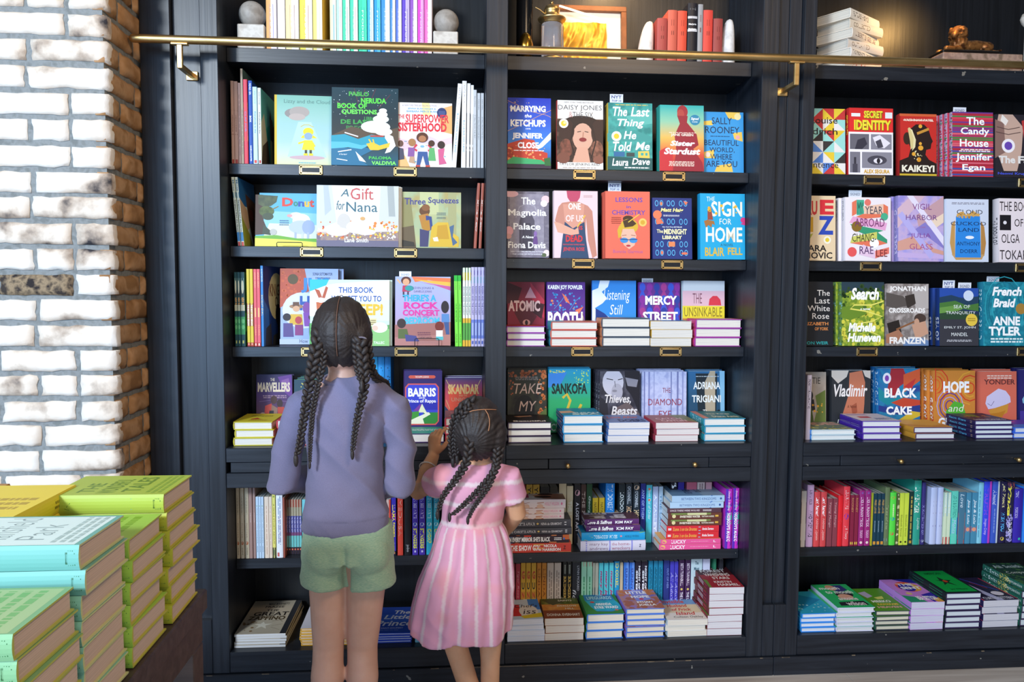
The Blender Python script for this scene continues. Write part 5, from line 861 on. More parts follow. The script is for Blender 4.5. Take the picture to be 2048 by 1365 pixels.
row(z, .19, 'back row, bottom shelf, centre bay', [
 (1021, 1029.5, 1129, '9a3040', 'wine red book', 'L d88a90 20 30 80 70 1', '', {}), (1031, 1040, 1129, 'b03a48', 'red book with pale script', 't e0a0a8 12 25 60 75 i Tiger Rose|r 8a2030 74 20 90 80', '', {}),
 (1041, 1050.4, 1127, 'd8a83a', 'golden book with stacked letters', GU, GV, {}), (1051.3, 1060.8, 1127, 'd8a83a', 'golden book with stacked letters', GU, GV, {}), (1062, 1071.5, 1127, 'd8a83a', 'golden book with stacked letters', GU, GV, {}),
 (1073, 1081.8, 1127, 'd08a34', 'amber book', 't 8a4a1a 10 25 60 75 b LINDA|r 5a2a14 78 20 86 80', '', {}), (1083, 1092, 1127, 'd08a34', 'amber book', 't 8a4a1a 10 25 60 75 b LINDA|r 5a2a14 78 20 86 80', '', {}),
 (1093.3, 1106.5, 1127, 'd4c4b4', 'pale taupe book', 'L 9a8a7c 12 20 90 80 2', '', {}), (1108, 1121, 1127, 'd4c4b4', 'pale taupe book', 'L 9a8a7c 12 20 90 80 2', '', {}),
 (1125, 1132.6, 1126, '24241f', 'black book with gold lettering', 't d0a850 24 15 84 85 B BRIDGERTON|L 9a9a8a 4 15 20 85 1', '', {}), (1133.6, 1142, 1126, '24241f', 'black book with gold lettering', 't d0a850 24 15 84 85 B BRIDGERTON|L 9a9a8a 4 15 20 85 1', '', {}),
 (1143.5, 1159.5, 1126, '2f2f33', 'charcoal book with white script', 't e8e8e8 48 50 96 94 i fiction|t b0b0b4 6 12 50 40 b LYNN PICKARD', '', {}),
 (1161.5, 1172, 1125, 'a8e0b8', 'mint book with pink top', 'r e87a7a 0 0 8 60|L 4aa06a 24 30 92 70 1', '', {}), (1173, 1183.4, 1125, 'a8e0b8', 'mint book with pink top', 'r e87a7a 0 0 8 60|L 4aa06a 24 30 92 70 1', '', {}),
 (1184.4, 1188.4, 1127, 'c8c4ac', 'thin fawn book', 'r 3a4a5a 44 0 100 100', '', {}), (1189, 1195.6, 1127, 'c8c4ac', 'fawn book with dark foot', 'r 3a5a6a 44 0 100 100', '', {}),
 (1196.6, 1205.4, 1127, '5ad0d8', 'aqua book with pink script', 'r 2fa0c8 0 0 12 100|' + MJ, '', {}), (1206.6, 1215.6, 1127, '5ad0d8', 'aqua book with pink script', 'r 2fa0c8 0 0 12 100|' + MJ, '', {}), (1217, 1226, 1126.5, '5ad0d8', 'aqua book with pink script', 'r 2fa0c8 0 0 12 100|' + MJ, '', {}),
 (1227.5, 1237.5, 1124, '1f9ad0', 'azure book with yellow lettering', 't f0e04a 2 20 46 80 B ED CORBEL|r 3ab07a 50 0 100 100', '', {'hard': True}),
 (1238.6, 1244.4, 1126, 'c8b898', 'tan book', '', '', {}),
 (1246, 1256, 1126, '6a9ae8', 'cornflower blue book', 'R 3a7ad8 0 50 100 100|t 3a4a9a 10 25 80 75 b SUNNY SKIES', '', {}), (1257.5, 1267.4, 1126, '6a9ae8', 'cornflower blue book', 'R 3a7ad8 0 50 100 100|t 3a4a9a 10 25 80 75 b SUNNY SKIES', '', {}),
 (1269, 1280.6, 1124, '2c2434', 'black book with two white columns', NS, '', {}), (1281.6, 1293.4, 1124, '2c2434', 'black book with two white columns', NS, '', {}),
 (1295.4, 1304, 1123, '1f8ab0', 'peacock blue book', TQ, '', {}), (1305.6, 1314, 1123, '1f8ab0', 'peacock blue book', TQ, '', {}), (1315, 1323.8, 1123, '1f8ab0', 'peacock blue book', TQ, '', {}),
 (1325.6, 1337, 1122, '2a3a86', 'navy book', 't 7a90d0 14 10 50 46 b OUT OF HER', '', {}),
 (1338.3, 1346.4, 1124, '4a44c0', 'indigo book with white script', 't c8c8f4 20 20 76 80 i All Adults', '', {}), (1347.2, 1354.4, 1124, '4a44c0', 'indigo book with white script', 't c8c8f4 20 20 76 80 i All Adults', '', {}),
 (1355.6, 1366.8, 1121, '4a2a56', 'aubergine book', LL, '', {}), (1368.6, 1379, 1121, '4a2a56', 'aubergine book', LL, '', {}),
 (1380, 1402, 1119, 'cfe4e8', 'wide pale aqua book', 'r 5ab0d0 60 0 100 100|r 3a8ac8 46 0 60 60', 't 4a6a7a 34 4 66 10 b The|t 4a6a7a 26 14 74 20 b Most', {}),
 (1403.5, 1417.5, 1119, 'd8d8ec', 'pale lilac book', '', '', {}), (1424, 1430, 1119, '2f7a5a', 'thin green book', '', '', {}), (1436, 1444, 1120, '2a2a30', 'black book with white foot', 'r c8c8c8 16 20 24 90', '', {})], w=.14, group='back row spines, bottom shelf of the centre bay')
Yp = .014
pile(z, 1013, 1088, Yp, (1240, 1286, 4), 'c8d4ec', 'white paged paperback', 'topped by a cartoon cover', h=.20, top='r c8dcf0 0 0 100 100|r 3a86e0 70 0 100 60|r d83a3a 0 36 44 86|e f0ece8 66 66 26 26|p e8d03a 40 86 100 74 100 92 50 96|r 5a2a2a 20 0 60 14|t 2a2a3a 50 58 86 78 i iss|t 2a2a3a 30 36 94 50 i Chef\'s', hard=False, page='e6eaf4')
pile(z, 1090, 1167.5, Yp, (1238, 1283.5, 3), 'a86a3a', 'cream paged paperback', 'topped by an autumn field cover', h=.20, top='r 6a7a3a+4a5a24+8a8a44+x30 0 0 100 44|r e0a04a+c87a34+x30 0 40 100 66|r 8a4424 0 66 100 100|p 4a4a24 0 20 60 10 70 26 30 44|t e8e4d0 54 8 72 15 b THE|t e8e4d0 46 20 84 27 b SAINTS|t e8e4d0 40 44 92 51 b SWALLOW|t e8e4d0 60 56 84 63 b HILL|t f0e8d8 8 80 94 91 b DONNA EVERHART', hard=False, page='eee2d2')
pile(z, 1172, 1247.5, Yp, (1230, 1281, 3), '3a7ad0', 'blue edged hardcover', 'topped by a green lake cover', h=.20, top='r 2f86c8 0 0 100 40|r 1fa8c8+3fbcd8+x40 0 40 100 86|p 3a8a3a 0 0 12 0 10 40 20 70 30 88 70 90 100 80 100 100 0 100|p 3a8a3a 88 0 100 0 100 60 92 40|t c8f0f0 44 10 64 20 b THE|t c8f0f0 18 22 86 36 b LIFEGUARDS|t fff 34 52 78 63 B AMANDA|t fff 28 66 92 77 B EYRE WARD|e d8484a 70 14 5 4|e d8484a 28 48 6 4|e e06a6a 84 84 5 3', board='3a7ad0', page='f0e4d2', spcol='3a8a4a', spine='r 6ab05a 20 0 90 100')
pile(z, 1252, 1330, Yp, (1219, 1279, 5), '8a6ac8', 'blue edged hardcover', 'topped by a violet autumn cover', h=.20, top='r 9a80c8+c08a80+7a70c0+x22 0 0 100 100|d c87a4a 0 0 100 40 60 7|d b06a50 0 50 100 100 50 8|p 8a90e0 30 20 70 10 80 60 40 70|t fff 42 8 50 18 B A|t fff 22 22 76 34 B LITTLE|t fff 30 42 78 53 B HOPE|e d83a5a 54 58 6 4|t fff 38 68 78 76 B ETHAN|t fff 38 80 84 90 B JOELLA', board='4a7ad8', page='f0e2cc')
pile(z, 1334, 1414, Yp, (1240, 1276, 3), 'dce4ea', 'cream paperback', 'topped by a red script cover', h=.20, top='r 7aa8d8 0 0 100 34|r ecd8b0 0 34 100 70|r f4ece0 0 70 100 100|t d8483a 10 12 70 28 bi Invisible|t d8483a 20 32 72 46 bi Husband|t d8483a 26 50 76 62 bi of Frick|t d8483a 30 66 80 80 bi Island|t 3a3434 20 84 94 94 i Colleen Oakley', hard=False, page='f2e8d8', spcol='cfe0e4', jit=.006)
pile(z, 1416, 1490.5, Yp, (1176, 1274.5, 7), '8a2030', 'thick white paged paperback', 'topped by a dark red cover', h=.20, top='r a02a34 0 0 100 100|r 4a1a20 0 0 100 40|p 6a8a3a 0 60 10 66 8 100 0 100|L f0c8c8 30 6 60 10 1|t f4e8e4 10 14 84 28 b FOREST|t f4e8e4 14 32 88 46 b VANISHING|t f4e8e4 30 50 80 62 b STARS|t f4e8e4 26 70 76 80 b KRISTIN|t f4e8e4 30 83 92 94 b HARMEL', hard=False, page='eee8ea', spcol='7a2030', spine='r e8d890 20 0 30 100|r c8483a 70 20 84 80|L e8d8d8 36 20 66 80 3')
# ---------------------------------------------------------------- top shelf, centre bay
z = ZT[1]
RD = [(1313.5, 1333.5, 36, 'a84a44', 'dull red'), (1334.5, 1353, 20, 'c8604e', 'faded coral'), (1354, 1372.5, 21.5, 'd8503a', 'orange red'), (1374, 1393, 6, '1c1c24', 'black'), (1394.3, 1404, 8.5, '9a9a9c', 'grey'), (1405, 1424, 20, 'd8483c', 'bright red'), (1425.5, 1444, 37, '9a4440', 'maroon')]
row(z, .11, 'between the white horn bookends', [(a, b, y, c, d + ' clothbound book', ('t fff 8 20 12 80 b W|R c8c8cc 22 0 26 100|R c8c8cc 44 0 48 100' if d == 'black' else 'L %s 18 25 30 75 1|L %s 40 25 48 75 1|r %s 3 0 4 100' % (('6a2420',) * 3)), ('t fff 10 34 90 38 b Marjorie|t fff 8 42 92 46 b Morningstar' if d == 'black' else ''), {'hard': True, 'page': 'd8ccb8', 'w': .14}) for a, b, y, c, d in RD], group='old clothbound books')
HORN = M('cfcdca+e8e6e4+dcdad8', .35, key='horn')
def horn(x0, x1, yt, label, flip):
    a, b = P(x0, 118, .11), P(x1, 118, .11); zt = P(x0, yt, .11).z; w = b.x - a.x; h = zt - z; cx = (a.x + b.x) / 2
    c = MB(); rr = []
    for k in range(15):
        t = k / 14; wx = w / 2 * (1 - t ** 5) ** .5 * (1 - .42 * t) + .0008; ox = flip * w * (.28 * t ** 1.4)
        rr.append([(ox + wx * math.cos(2 * PI * i / 24), wx * 1.25 * math.sin(2 * PI * i / 24), .0005 + h * (1 - (1 - t) ** 1.25)) for i in range(24)])
    c.rings(rr, HORN); o = c.obj('bookend', None, (cx, .155, z)); tag(o, label, 'bookend', 'white horn bookends')
horn(1278.5, 1312, 33, 'white horn shaped bookend left of the old red books', 1)
horn(1445.5, 1477, 29, 'white horn shaped bookend right of the old red books', .55)
v = P(1051, 90, .14); c = MB(); c.lathe([(.0295, .0005), (.030, .02), (.030, .46), (.027, .47)], M('14161a', .22, key='black_glaze'), (0, 0, 0), 36)
o = c.obj('vase', None, (v.x, .185, z)); tag(o, 'tall glossy black cylinder vase behind the golden egg', 'vase')
v0, v1 = P(1038, 100, .125), P(1065, 100, .125); zt = P(1051, 65, .125).z; c = MB(); hh = zt - z; r_ = (v1.x - v0.x) / 2 * 1.12; rr = []
for k in range(17):
    t = k / 16; a = -PI / 2 + PI * t; rad_ = max(r_ * math.cos(a) * (1 - .14 * math.sin(a)), .0006)
    rr.append([((rad_ * (1 + .09 * noise.noise(Vector((math.cos(2 * PI * i / 28) * 3, math.sin(2 * PI * i / 28) * 3, t * 6))))) * math.cos(2 * PI * i / 28), (rad_ * (1 + .09 * noise.noise(Vector((math.cos(2 * PI * i / 28) * 3, math.sin(2 * PI * i / 28) * 3, t * 6 + 9))))) * math.sin(2 * PI * i / 28), .0006 + hh * (.5 + .5 * math.sin(a))) for i in range(28)])
c.rings(rr, M('d8a040', .22, 1.0, key='gold_leaf')); o = c.obj('egg', None, ((v0.x + v1.x) / 2, .125, z)); tag(o, 'crinkled golden egg standing before the black vase', 'ornament')
# brass and glass jar
v0, v1 = P(1083, 100, .12), P(1127.5, 100, .12); cx = (v0.x + v1.x) / 2; r_ = (v1.x - v0.x) / 2
J = thing('lantern', 'brass capped glass jar lantern before the gold artwork', 'lantern', (cx, .15, z))
h1 = P(1105, 42, .12).z - z; h2 = P(1105, 31, .12).z - z; h3 = P(1105, 3, .12).z - z
c = MB(); c.lathe([(r_ * .98, .0005), (r_ * 1.0, .004), (r_ * .98, .010), (r_ * .9, .012)], BRASSA, seg=36); c.obj('foot', J)
GL = bpy.data.materials.new('smoky_glass'); GL.use_nodes = True; g = GL.node_tree.nodes['Principled BSDF']; g.inputs['Base Color'].default_value = (.55, .58, .62, 1); g.inputs['Roughness'].default_value = .06; g.inputs['Transmission Weight'].default_value = .75; g.inputs['IOR'].default_value = 1.3
c = MB(); c.lathe([(r_ * .9, .0125), (r_ * .94, .02), (r_ * .94, h1 - .006), (r_ * .9, h1 - .002)], GL, seg=36); c.obj('glass', J)
c = MB(); c.lathe([(r_ * .92, h1 - .0015), (r_ * .98, h1), (r_ * .98, h1 + .008), (r_ * 1.22, h2 - .008), (r_ * 1.28, h2 - .003), (r_ * 1.22, h2), (r_ * .8, h2 + .004), (r_ * .68, h2 + .012), (r_ * .68, h2 + .022), (r_ * .72, h2 + .024), (r_ * .70, h3 - .018), (r_ * .58, h3 - .007), (r_ * .2, h3 - .001), (.003, h3)], BRASSA, seg=36); c.obj('cap', J)
c = MB(); c.ball((0, 0, h3 + .006), .0062, BRASSA, 14); c.obj('finial', J)
c = MB(); c.tube([(-r_ * .68, -.002, h2 + .016), (-r_ * 1.1, -.008, h2 + .026), (-r_ * 1.5, -.01, h2 + .033)], .0022, BRASSA, 8); c.obj('hook', J)
# framed gold artwork, leaning slightly
x0, x1 = P(1098, 118, .22).x, P(1256, 118, .20).x
Fm = thing('framed_artwork', 'wood framed crinkled gold sheet on cream mat behind the brass jar', 'artwork', ((x0 + x1) / 2, .225, z), None, (rad(-6), 0, 0))
wf, hf = (x1 - x0), .235; FW_ = M('7a4a2c+8f5a36', .45, key='frame_wood'); c = MB()
for b in ((-wf / 2, wf / 2, -.012, .012, .0035, .023), (-wf / 2, wf / 2, -.012, .012, hf - .020, hf), (-wf / 2, -wf / 2 + .02, -.012, .012, .023, hf - .02), (wf / 2 - .02, wf / 2, -.012, .012, .023, hf - .02)): c.cbox(*b, FW_, .002)
c.obj('frame', Fm)
c = MB(); c.box(-wf / 2 + .0185, wf / 2 - .0185, .004, .010, .022, hf - .019, M('e8dcc8', .8)); c.obj('mat', Fm)
c = MB(); nx, nz_ = 44, 44; vs = []; rr = random.Random(4); gx0, gx1, gz0, gz1 = -wf / 2 + .055, wf / 2 - .075, .012, hf - .062
for j in range(nz_ + 1):
    for i in range(nx + 1):
        u, w = i / nx, j / nz_; q = Vector((u * 3.2 + .3 * math.sin(w * 5), w * 1.5, 1.7))
        d = abs(noise.noise(q)) * .022 + abs(noise.noise(q * 2.7)) * .008
        vs.append((gx0 + (gx1 - gx0) * u + .002 * noise.noise(Vector((w * 4, u, 2))), .0025 - .003 - d * .55, gz0 + (gz1 - gz0) * w + .002 * noise.noise(Vector((u * 4, w, 7)))))
c.add(vs, [(j * (nx + 1) + i, j * (nx + 1) + i + 1, (j + 1) * (nx + 1) + i + 1, (j + 1) * (nx + 1) + i) for j in range(nz_) for i in range(nx)], M('d89a2c+e8b04a', .38, .55, key='gold_foil'), True); c.obj('gold_sheet', Fm)
# glowing bar added before the artwork, standing in for a glass reflection
EM = bpy.data.materials.new('reflection_glow'); EM.use_nodes = True; e = EM.node_tree.nodes['Principled BSDF']; e.inputs['Emission Color'].default_value = (1.0, .72, .38, 1); e.inputs['Emission Strength'].default_value = 9; e.inputs['Base Color'].default_value = (.9, .8, .6, 1)
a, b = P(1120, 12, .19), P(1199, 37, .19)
c = MB(); c.tube([a, b], .0032, EM, 12); L_ = c.obj('reflection_bar'); tag(L_, 'glowing diagonal bar standing in for a reflection in the artwork glass', 'reflection')
# ---------------------------------------------------------------- books: right bay
z = ZT[2]
QC = ('e8c83a', 'c83a3a', '5a8ad8', '9ad8d0', '3a3434', 'e8e4e0')
rr = random.Random(8); qs = ''
for j in range(6):
    for i in range(4):
        a, b = rr.sample(QC, 2); x, y = i * 25, j * 16.67
        qs += '|r %s %.1f %.1f %.1f %.1f|p %s %.1f %.1f %.1f %.1f %.1f %.1f' % (a, x, y, x + 25, y + 16.67, b, x, y + 16.67, x + 25, y + 16.67, x + (25 if (i + j) % 2 else 0), y)
F(z, 1601, 1690, 218.5, .105, .024, 'd8d0c8', 'novel patterned with yellow, red and blue triangles', qs + '|t 2a2424 22 13 82 23 - Louise|t 2a2424 2 30 82 40 - Erdrich|t 2a2424 8 81 84 91 - Sentence', lean=4)
F(z, 1697, 1786, 218, .105, .030, 'e0302f', 'red topped novel with yellow 3D title over grey photo panels',
  'r f4f0f4 0 36 100 100|r 6a6872 3 39 46 62|p 3a3844 14 62 20 48 36 44 42 54 30 62|r 8a8894 50 39 97 62|p e8e4ec 54 44 70 40 94 52 80 60 62 56|p 4a4854 60 50 72 46 78 58 66 60|r 7a7884 3 66 26 97|r 3a3842 12 74 17 97|r 4a4854 9 84 20 97|r 8a8894 30 66 97 90|e 4a4854 64 78 22 7|e e8e4ec 66 79 10 4|e 2a2830 67 79 4 4|r f0f0f4 6 8 26 13|t 8a6a20 36 5 78 16 B SECRET|t f0e03a 34 4 76 15 B SECRET|r e8ecf0 82 6 98 15|t 8a6a20 14 20 96 34 B IDENTITY|t f0e03a 12 18 95 33 B IDENTITY|t d8a83a 34 92 92 98 B ALEX SEGURA', lean=4, copies=((-.004, .0),), spcol='d02f30', spine='t f0e03a 10 25 40 75 B SECRET IDENTITY|r 4a4854 46 0 100 100')
F(z, 1799, 1873, 229.5, .108, .030, 'c8302a', 'crimson novel with a gold ornamented woman in profile',
  'r d8643a 0 0 100 4|L f4d8c8 10 9 90 12 1|t f4e4d0 12 8 92 12 b VAISHNAVI PATEL|p 2a1c1a 30 24 44 17 66 17 78 24 84 36 90 44 86 48 84 56 72 58 70 66 80 74 100 80 100 100 0 100 0 76 24 70 30 56 22 44|e 3a2a20 20 40 10 10|p e8dca8 24 22 34 26 44 42 42 54 34 60 36 46 30 32|p d8c88a 22 24 28 22 38 40 36 54 30 58 28 44|o e8a83a 56 20 5|e e8a83a 57 55 7 4|o e8a83a 56 48 4|p c8903a 46 30 78 22 80 26 48 34|o e8a83a 38 65 5|o d8942a 52 74 6|d e8dca8 38 60 66 74 12 2|t f4ecd8 6 83 94 94 B KAIKEYI|r d8b83a 0 97 100 100', lean=4, spcol='b02a28')
CS = ''.join('|r %s 0 %.1f 100 %.1f' % (('c8344a', 'd8485a', '3f8a4a', 'b02a3a', '3a56a8', 'e06a7a', 'a83a6a', '6a3a8a')[rr.randrange(8)], y, y + 2.1 + (y % 3) * .3) for y in range(0, 100, 3))
F(z, 1904, 1986, 225.5, .104, .020, 'c83a54', 'red striped novel with white sans lettering', CS + '|t fff 34 8 78 20 b The|t fff 20 24 90 38 b Candy|t fff 18 42 88 54 b House|L fff 16 57 92 62 2|t fff 8 64 96 78 b Jennifer|t fff 24 81 80 93 b Egan', lean=4, copies=((-.006, .0), (-.011, -.002), (-.016, -.003)), spcol='c8a8c0', spine='d 3a56a8 2 6 98 94 26 1.6|d 3f8a4a 2 6 98 94 18 1.6|d c8344a 2 6 98 94 30 1.6')
card(z, 1906, 1932, 214.5, 227, .150, 't 6a7088 12 30 88 70 b SIGNED', 'white card reading SIGNED above the red striped novel')
F(z, 1990, 2078, 231, .105, .03, '2a262e', 'dark novel with a striped cardigan photo cut off by frame edge', 'p c8a898 8 0 40 0 64 20 60 60 50 90 20 90 0 50 0 30|p 8a6a62 0 8 20 14 24 60 0 70|l 5a4440 1.6 4 20 30 24|l 5a4440 1.6 2 28 30 32|l 5a4440 1.6 30 24 56 20|l 5a4440 1.6 30 32 58 28|p f0e8e0 16 0 30 10 24 18 12 10|p b83a3a 60 10 100 0 100 60 70 60|o f4f0f4 30 50 15|o 6a4ab0 30 50 9|t e8e4e0 8 66 46 78 B The|t e8e4e0 52 66 100 78 B Fam|t 4a5ad8 6 92 70 97 b Naomi Krup', lean=4)
z = ZT[3]
F(z, 1588, 1671, 393, .105, .026, 'e8cfa8', 'tan novel with big mixed colour letters', 't 6a4a9a 2 8 30 30 B T|t c83a3a 30 8 56 30 B RU|t d8303a 62 6 96 29 B E|t c89a2a 14 33 46 56 B BI|t 2f4ab0 58 31 96 60 B Z|o f4f0dc 80 68 9|o e8c83a 80 68 5|p 8a6ab0 2 60 18 58 26 78 6 90|p a8a83a 20 64 46 58 30 76|t 2a2424 24 76 78 86 b SARA|t 2a2424 24 87 92 97 b NOVIC', lean=4, hard=False)
F(z, 1689, 1781.5, 396.5, .105, .028, 'f0e8ec', 'white novel with folded pastel ribbons of lettering',
  'p e8785a 16 8 26 4 26 26 16 30|p 4ab090 26 4 42 4 42 28 26 28|o e8786a 50 8 7|p f0c8b0 40 14 84 10 84 26 44 30|p e87a5a 84 10 94 14 94 24 84 26|p e8785a 14 34 40 26 84 26 94 24 94 30 40 34|p e8a8d0 18 30 92 40 88 52 10 40|o 4ab08a 86 30 8|p 3a9a72 12 42 84 52 50 60 22 52|o 8a6a2a 26 46 11|p d0d06a 16 62 70 54 70 66 12 72|p 3a9a72 70 54 92 66 92 72 70 66|p e8785a 12 72 70 66 92 72 60 78|o fff 64 72 10|p e8c8e0 40 74 66 84 66 96 30 90|p e87a6a 66 84 96 78 96 88 66 96|o e85a5a 16 86 10|t 2a5a4a 28 8 40 26 - MY|t 4a4a5a 44 14 82 26 - YEAR|t 7a3a6a 22 33 86 46 - ABROAD|t 4a4a2a 16 57 68 70 - CHANG-|t 5a3a6a 32 77 62 89 - RAE|t 7a2a2a 68 82 92 93 - LEE', lean=4, copies=((-.010, -.002), (-.016, -.003)), spine='r d83a3a 40 0 70 100|t 8a8a94 5 25 36 75 b MY YEAR ABROAD')
card(z, 1697, 1723, 380.5, 398, .150, 't 8a90a0 12 30 88 62 b SIGNED', 'white card reading SIGNED above the pastel ribbon novel')
F(z, 1795, 1887, 393.5, .105, .03, 'a8a0e0+c8b0d8+9a90d8+x18', 'lilac novel with slanting bands of sunset sky',
  'p d8b8c8 0 20 30 0 60 0 0 50|p c8a0a8 40 30 100 0 100 30 50 60|p f0d8c0 60 44 100 26 100 40 70 56|p 8a80c8 20 60 60 40 100 70 100 80 60 60|p d8a090 0 70 40 60 80 80 100 84 100 90 40 80 0 84|p c8b0e0 0 86 100 90 100 96 0 94|p e8e0f4 20 0 34 0 100 62 100 76|p b8b0e8 0 30 10 24 80 90 70 96|t 8a4a8a 32 12 74 21 - VIGIL|t 7a4a8a 18 29 86 37 - HARBOR|t b06a8a 48 46 60 49 - a novel|t 8a4a9a 28 57 72 66 - JULIA|t b05a8a 26 73 76 82 - GLASS', lean=4, copies=((-.008, 0),), spcol='9a90cc', spine='t e0d8f4 10 20 90 80 b VIGIL HARBOR')
F(z, 1891, 1977, 400, .105, .03, 'd4dcee', 'pale novel with a bright blue tablet holding black capitals',
  'L 8a8a9a 14 5 90 9 2|p c89a5a 14 40 22 34 22 94 16 90 10 70|p b8864a 82 34 90 44 94 70 90 90 82 94|p d8a85a 26 24 36 20 50 26 64 18 76 24 76 32 26 32|p c8a06a 14 88 90 88 84 96 24 97|p 2f8ae0 24 27 80 27 82 93 22 93|t 2a2a3a 26 17 86 24 - CLOUD|t 1d2a4a 12 36 94 42 - CUCKOO|t 14305a 30 46 78 52 - LAND|e f0f4fa 56 61 10 2.6|t 14305a 26 68 80 74 - ANTHONY|t 14305a 34 80 74 86 - DOERR|d d8a85a 24 22 78 30 14 3', lean=4)
F(z, 1996, 2082, 399, .105, .034, 'ece0e4', 'white and black novel with tall capitals cut off by frame edge', 't 2a2228 4 5 88 20 - THE BOOKS|r 1d1a20 4 26 30 50|o e8e4ec 16 38 4|t 2a2228 38 32 90 48 - OF JAC|t 2a2228 8 56 50 70 - OLGA|r 5a5660 62 52 96 74|t 2a2228 4 81 94 96 - TOKARCZ', lean=4, spine='r 1f2f3a 0 0 26 100|r 1f2f3a 78 0 100 100|t 3a3a44 30 15 72 85 b THE BOOKS OF', spcol='e4dce0')
z = ZT[4]
F(z, 1586, 1666, 565, .108, .028, '1f2024', 'black novel with pale serif title and amber author name', 'p 3a3430 0 0 30 0 26 20 10 34 0 34|p 5a3a30 2 6 14 4 16 16 4 20|p b8b0a8 24 4 32 2 34 34 26 34|p 1f3a44 0 40 30 50 34 90 0 100|t e8e0d8 60 13 92 22 - The|t e8e0d8 54 25 92 34 - Last|t e8e0d8 36 37 92 46 - White|t e8e0d8 48 49 90 58 - Rose|t d8884a 24 63 88 68 b ELIZABETH|t d8884a 54 71 88 76 b OF YORK|t 2f9a9a 10 93 88 98 b ALISON WEIR', lean=4)
F(z, 1683, 1768, 566, .105, .032, 'a8b83a+6a8a2a+d0d04a+x30', 'green landscape novel with a winding yellow road and script title',
  'p 2a3f4a 0 0 100 0 100 16 70 10 50 18 20 14 0 20|d 2f4a24 0 6 100 26 40 5|d 4a6a24 0 26 100 98 46 4|d d8d04a 0 30 100 98 40 6|p 6a8a2a 0 40 40 34 60 50 20 60 0 56|l e8e06a 3.2 98 30 70 36 30 36 20 42 60 46 96 54 70 62 30 66 60 76 90 84 60 92|t fff 22 9 88 28 Bi Search|t fff 44 40 68 44 bi a novel|t fff 16 64 80 78 Bi Michelle|t fff 14 80 92 94 Bi Huneven', lean=4, copies=((-.008, 0),), spcol='7a9a4a', spine='d 3a6a5a 2 4 98 96 30 2|d 8ac0c0 2 4 98 96 14 2')
F(z, 1772, 1857, 569.5, .108, .034, 'a8a09c+7a706c+b8aeaa+x20', 'sepia photo novel of a guitar player with white capitals',
  'p b8b0ac 60 10 100 0 100 40 70 40|p 5a524e 0 14 40 20 60 34 20 40 0 36|p 3a322e 44 20 66 16 70 32 50 40|p 2a2320 2 64 30 58 36 78 8 84|p a8745a 0 82 30 74 40 84 20 96 0 96|l 8a5a3a 4 24 74 70 60|e 4a3a34 80 56 14 8|p c89a80 60 66 92 60 100 80 70 90|e c89a80 72 62 6 6|p 6a86b0 44 90 80 86 100 92 100 100 40 100|t f4f0ec 8 4 94 14 B JONATHAN|t f4f0ec 6 39 92 47 B CROSSROADS|t f4f0ec 8 86 92 97 B FRANZEN', lean=4)
F(z, 1879, 1957, 578, .105, .03, '2a4a9a/24303f/2a2a30', 'dark blue novel with a pale moon over green fields',
  'r 2a50a8 0 0 100 16|p 24405a 0 16 30 12 60 18 100 14 100 34 0 34|p 4a7a3a 0 26 40 22 70 30 100 26 100 40 60 36 30 44 0 40|p 6a9a4a 0 34 40 30 60 36 20 46 0 44|p 2f4a34 0 44 60 38 100 46 100 56 0 56|r 3a3a42 0 54 100 100|o d0dcf0 74 13 13|t e8ecec 36 29 78 35 - SEA OF|t e8ecec 16 40 92 46 - TRANQUILITY|o e8c84a 82 55 15|L a8882a 72 51 92 58 2|t e8ecec 12 66 92 71 - EMILY ST. JOHN|t e8ecec 30 77 72 83 - MANDEL|L c8c8d0 18 89 82 93 2', lean=4, copies=((-.010, 0),), spcol='1f3a7a', spine='r 4a7a3a 20 0 40 100|t d8dce0 50 20 90 80 b SEA OF')
card(z, 1885, 1909, 561, 580, .150, 't 3a4a8a 12 16 88 50 b NYT|t 3a4a8a 14 60 86 82 b TOP 10', 'white card reading NYT TOP 10 above the moonlit field novel')
card(z, 1916, 1942, 565.5, 580, .150, 't 6a7088 12 30 88 70 b SIGNED', 'white card reading SIGNED above the moonlit field novel')
F(z, 1965, 2052, 565.6, .105, .034, '1f8aa0+177488+2f9cae+x30', 'teal novel with swirling rings and white brush lettering', ''.join('|l %s 2 %s' % (c, ' '.join('%.0f %.0f' % (50 + r * math.cos(a / 8 * PI), 40 + r * 1.1 * math.sin(a / 8 * PI)) for a in range(17))) for r, c in ((44, '2fa0b0'), (36, '176a80'), (28, '2fa8b8'), (20, '17708a'))) + '|t fff 22 8 90 22 Bi French|t fff 24 26 76 40 Bi Braid|o a8803a 88 42 12|t fff 24 54 86 68 B ANNE|t fff 14 70 88 84 B TYLER|L e8f4f4 18 87 92 96 2', lean=4, spcol='1f7a92', spine='t d8f0f0 10 20 90 80 i FRENCH BRAID')
card(z, 1973, 1998, 553, 567, .154, 't 6a7088 12 30 88 70 b SIGNED', 'white card reading SIGNED above the teal swirl novel')
z = ZT[5]
row(z, .05, 'standing at the left end, right bay counter', [(1611, 1620, 751, 'b8a8b0', 'pale mauve', 't 3a2a34 6 25 52 75 b POSTTRAUMATIC', '', {'hard': True, 'w': .15})], group='upright book on the right counter')
F(z, 1580, 1652, 746, .20, .028, 'b8aca0+a89a8c+x20', 'grey novel with a dark profile among green leaves', 't 3a3634 30 9 84 20 - GERTIE|e 2a282c 48 40 16 12|p 2a282c 30 46 66 46 70 64 30 70|p 6a7a3a 70 40 98 30 100 100 60 100 76 60|p 4a5a2a 20 66 60 60 70 100 10 100|d e8a83a 50 50 90 70 8 3', lean=4)
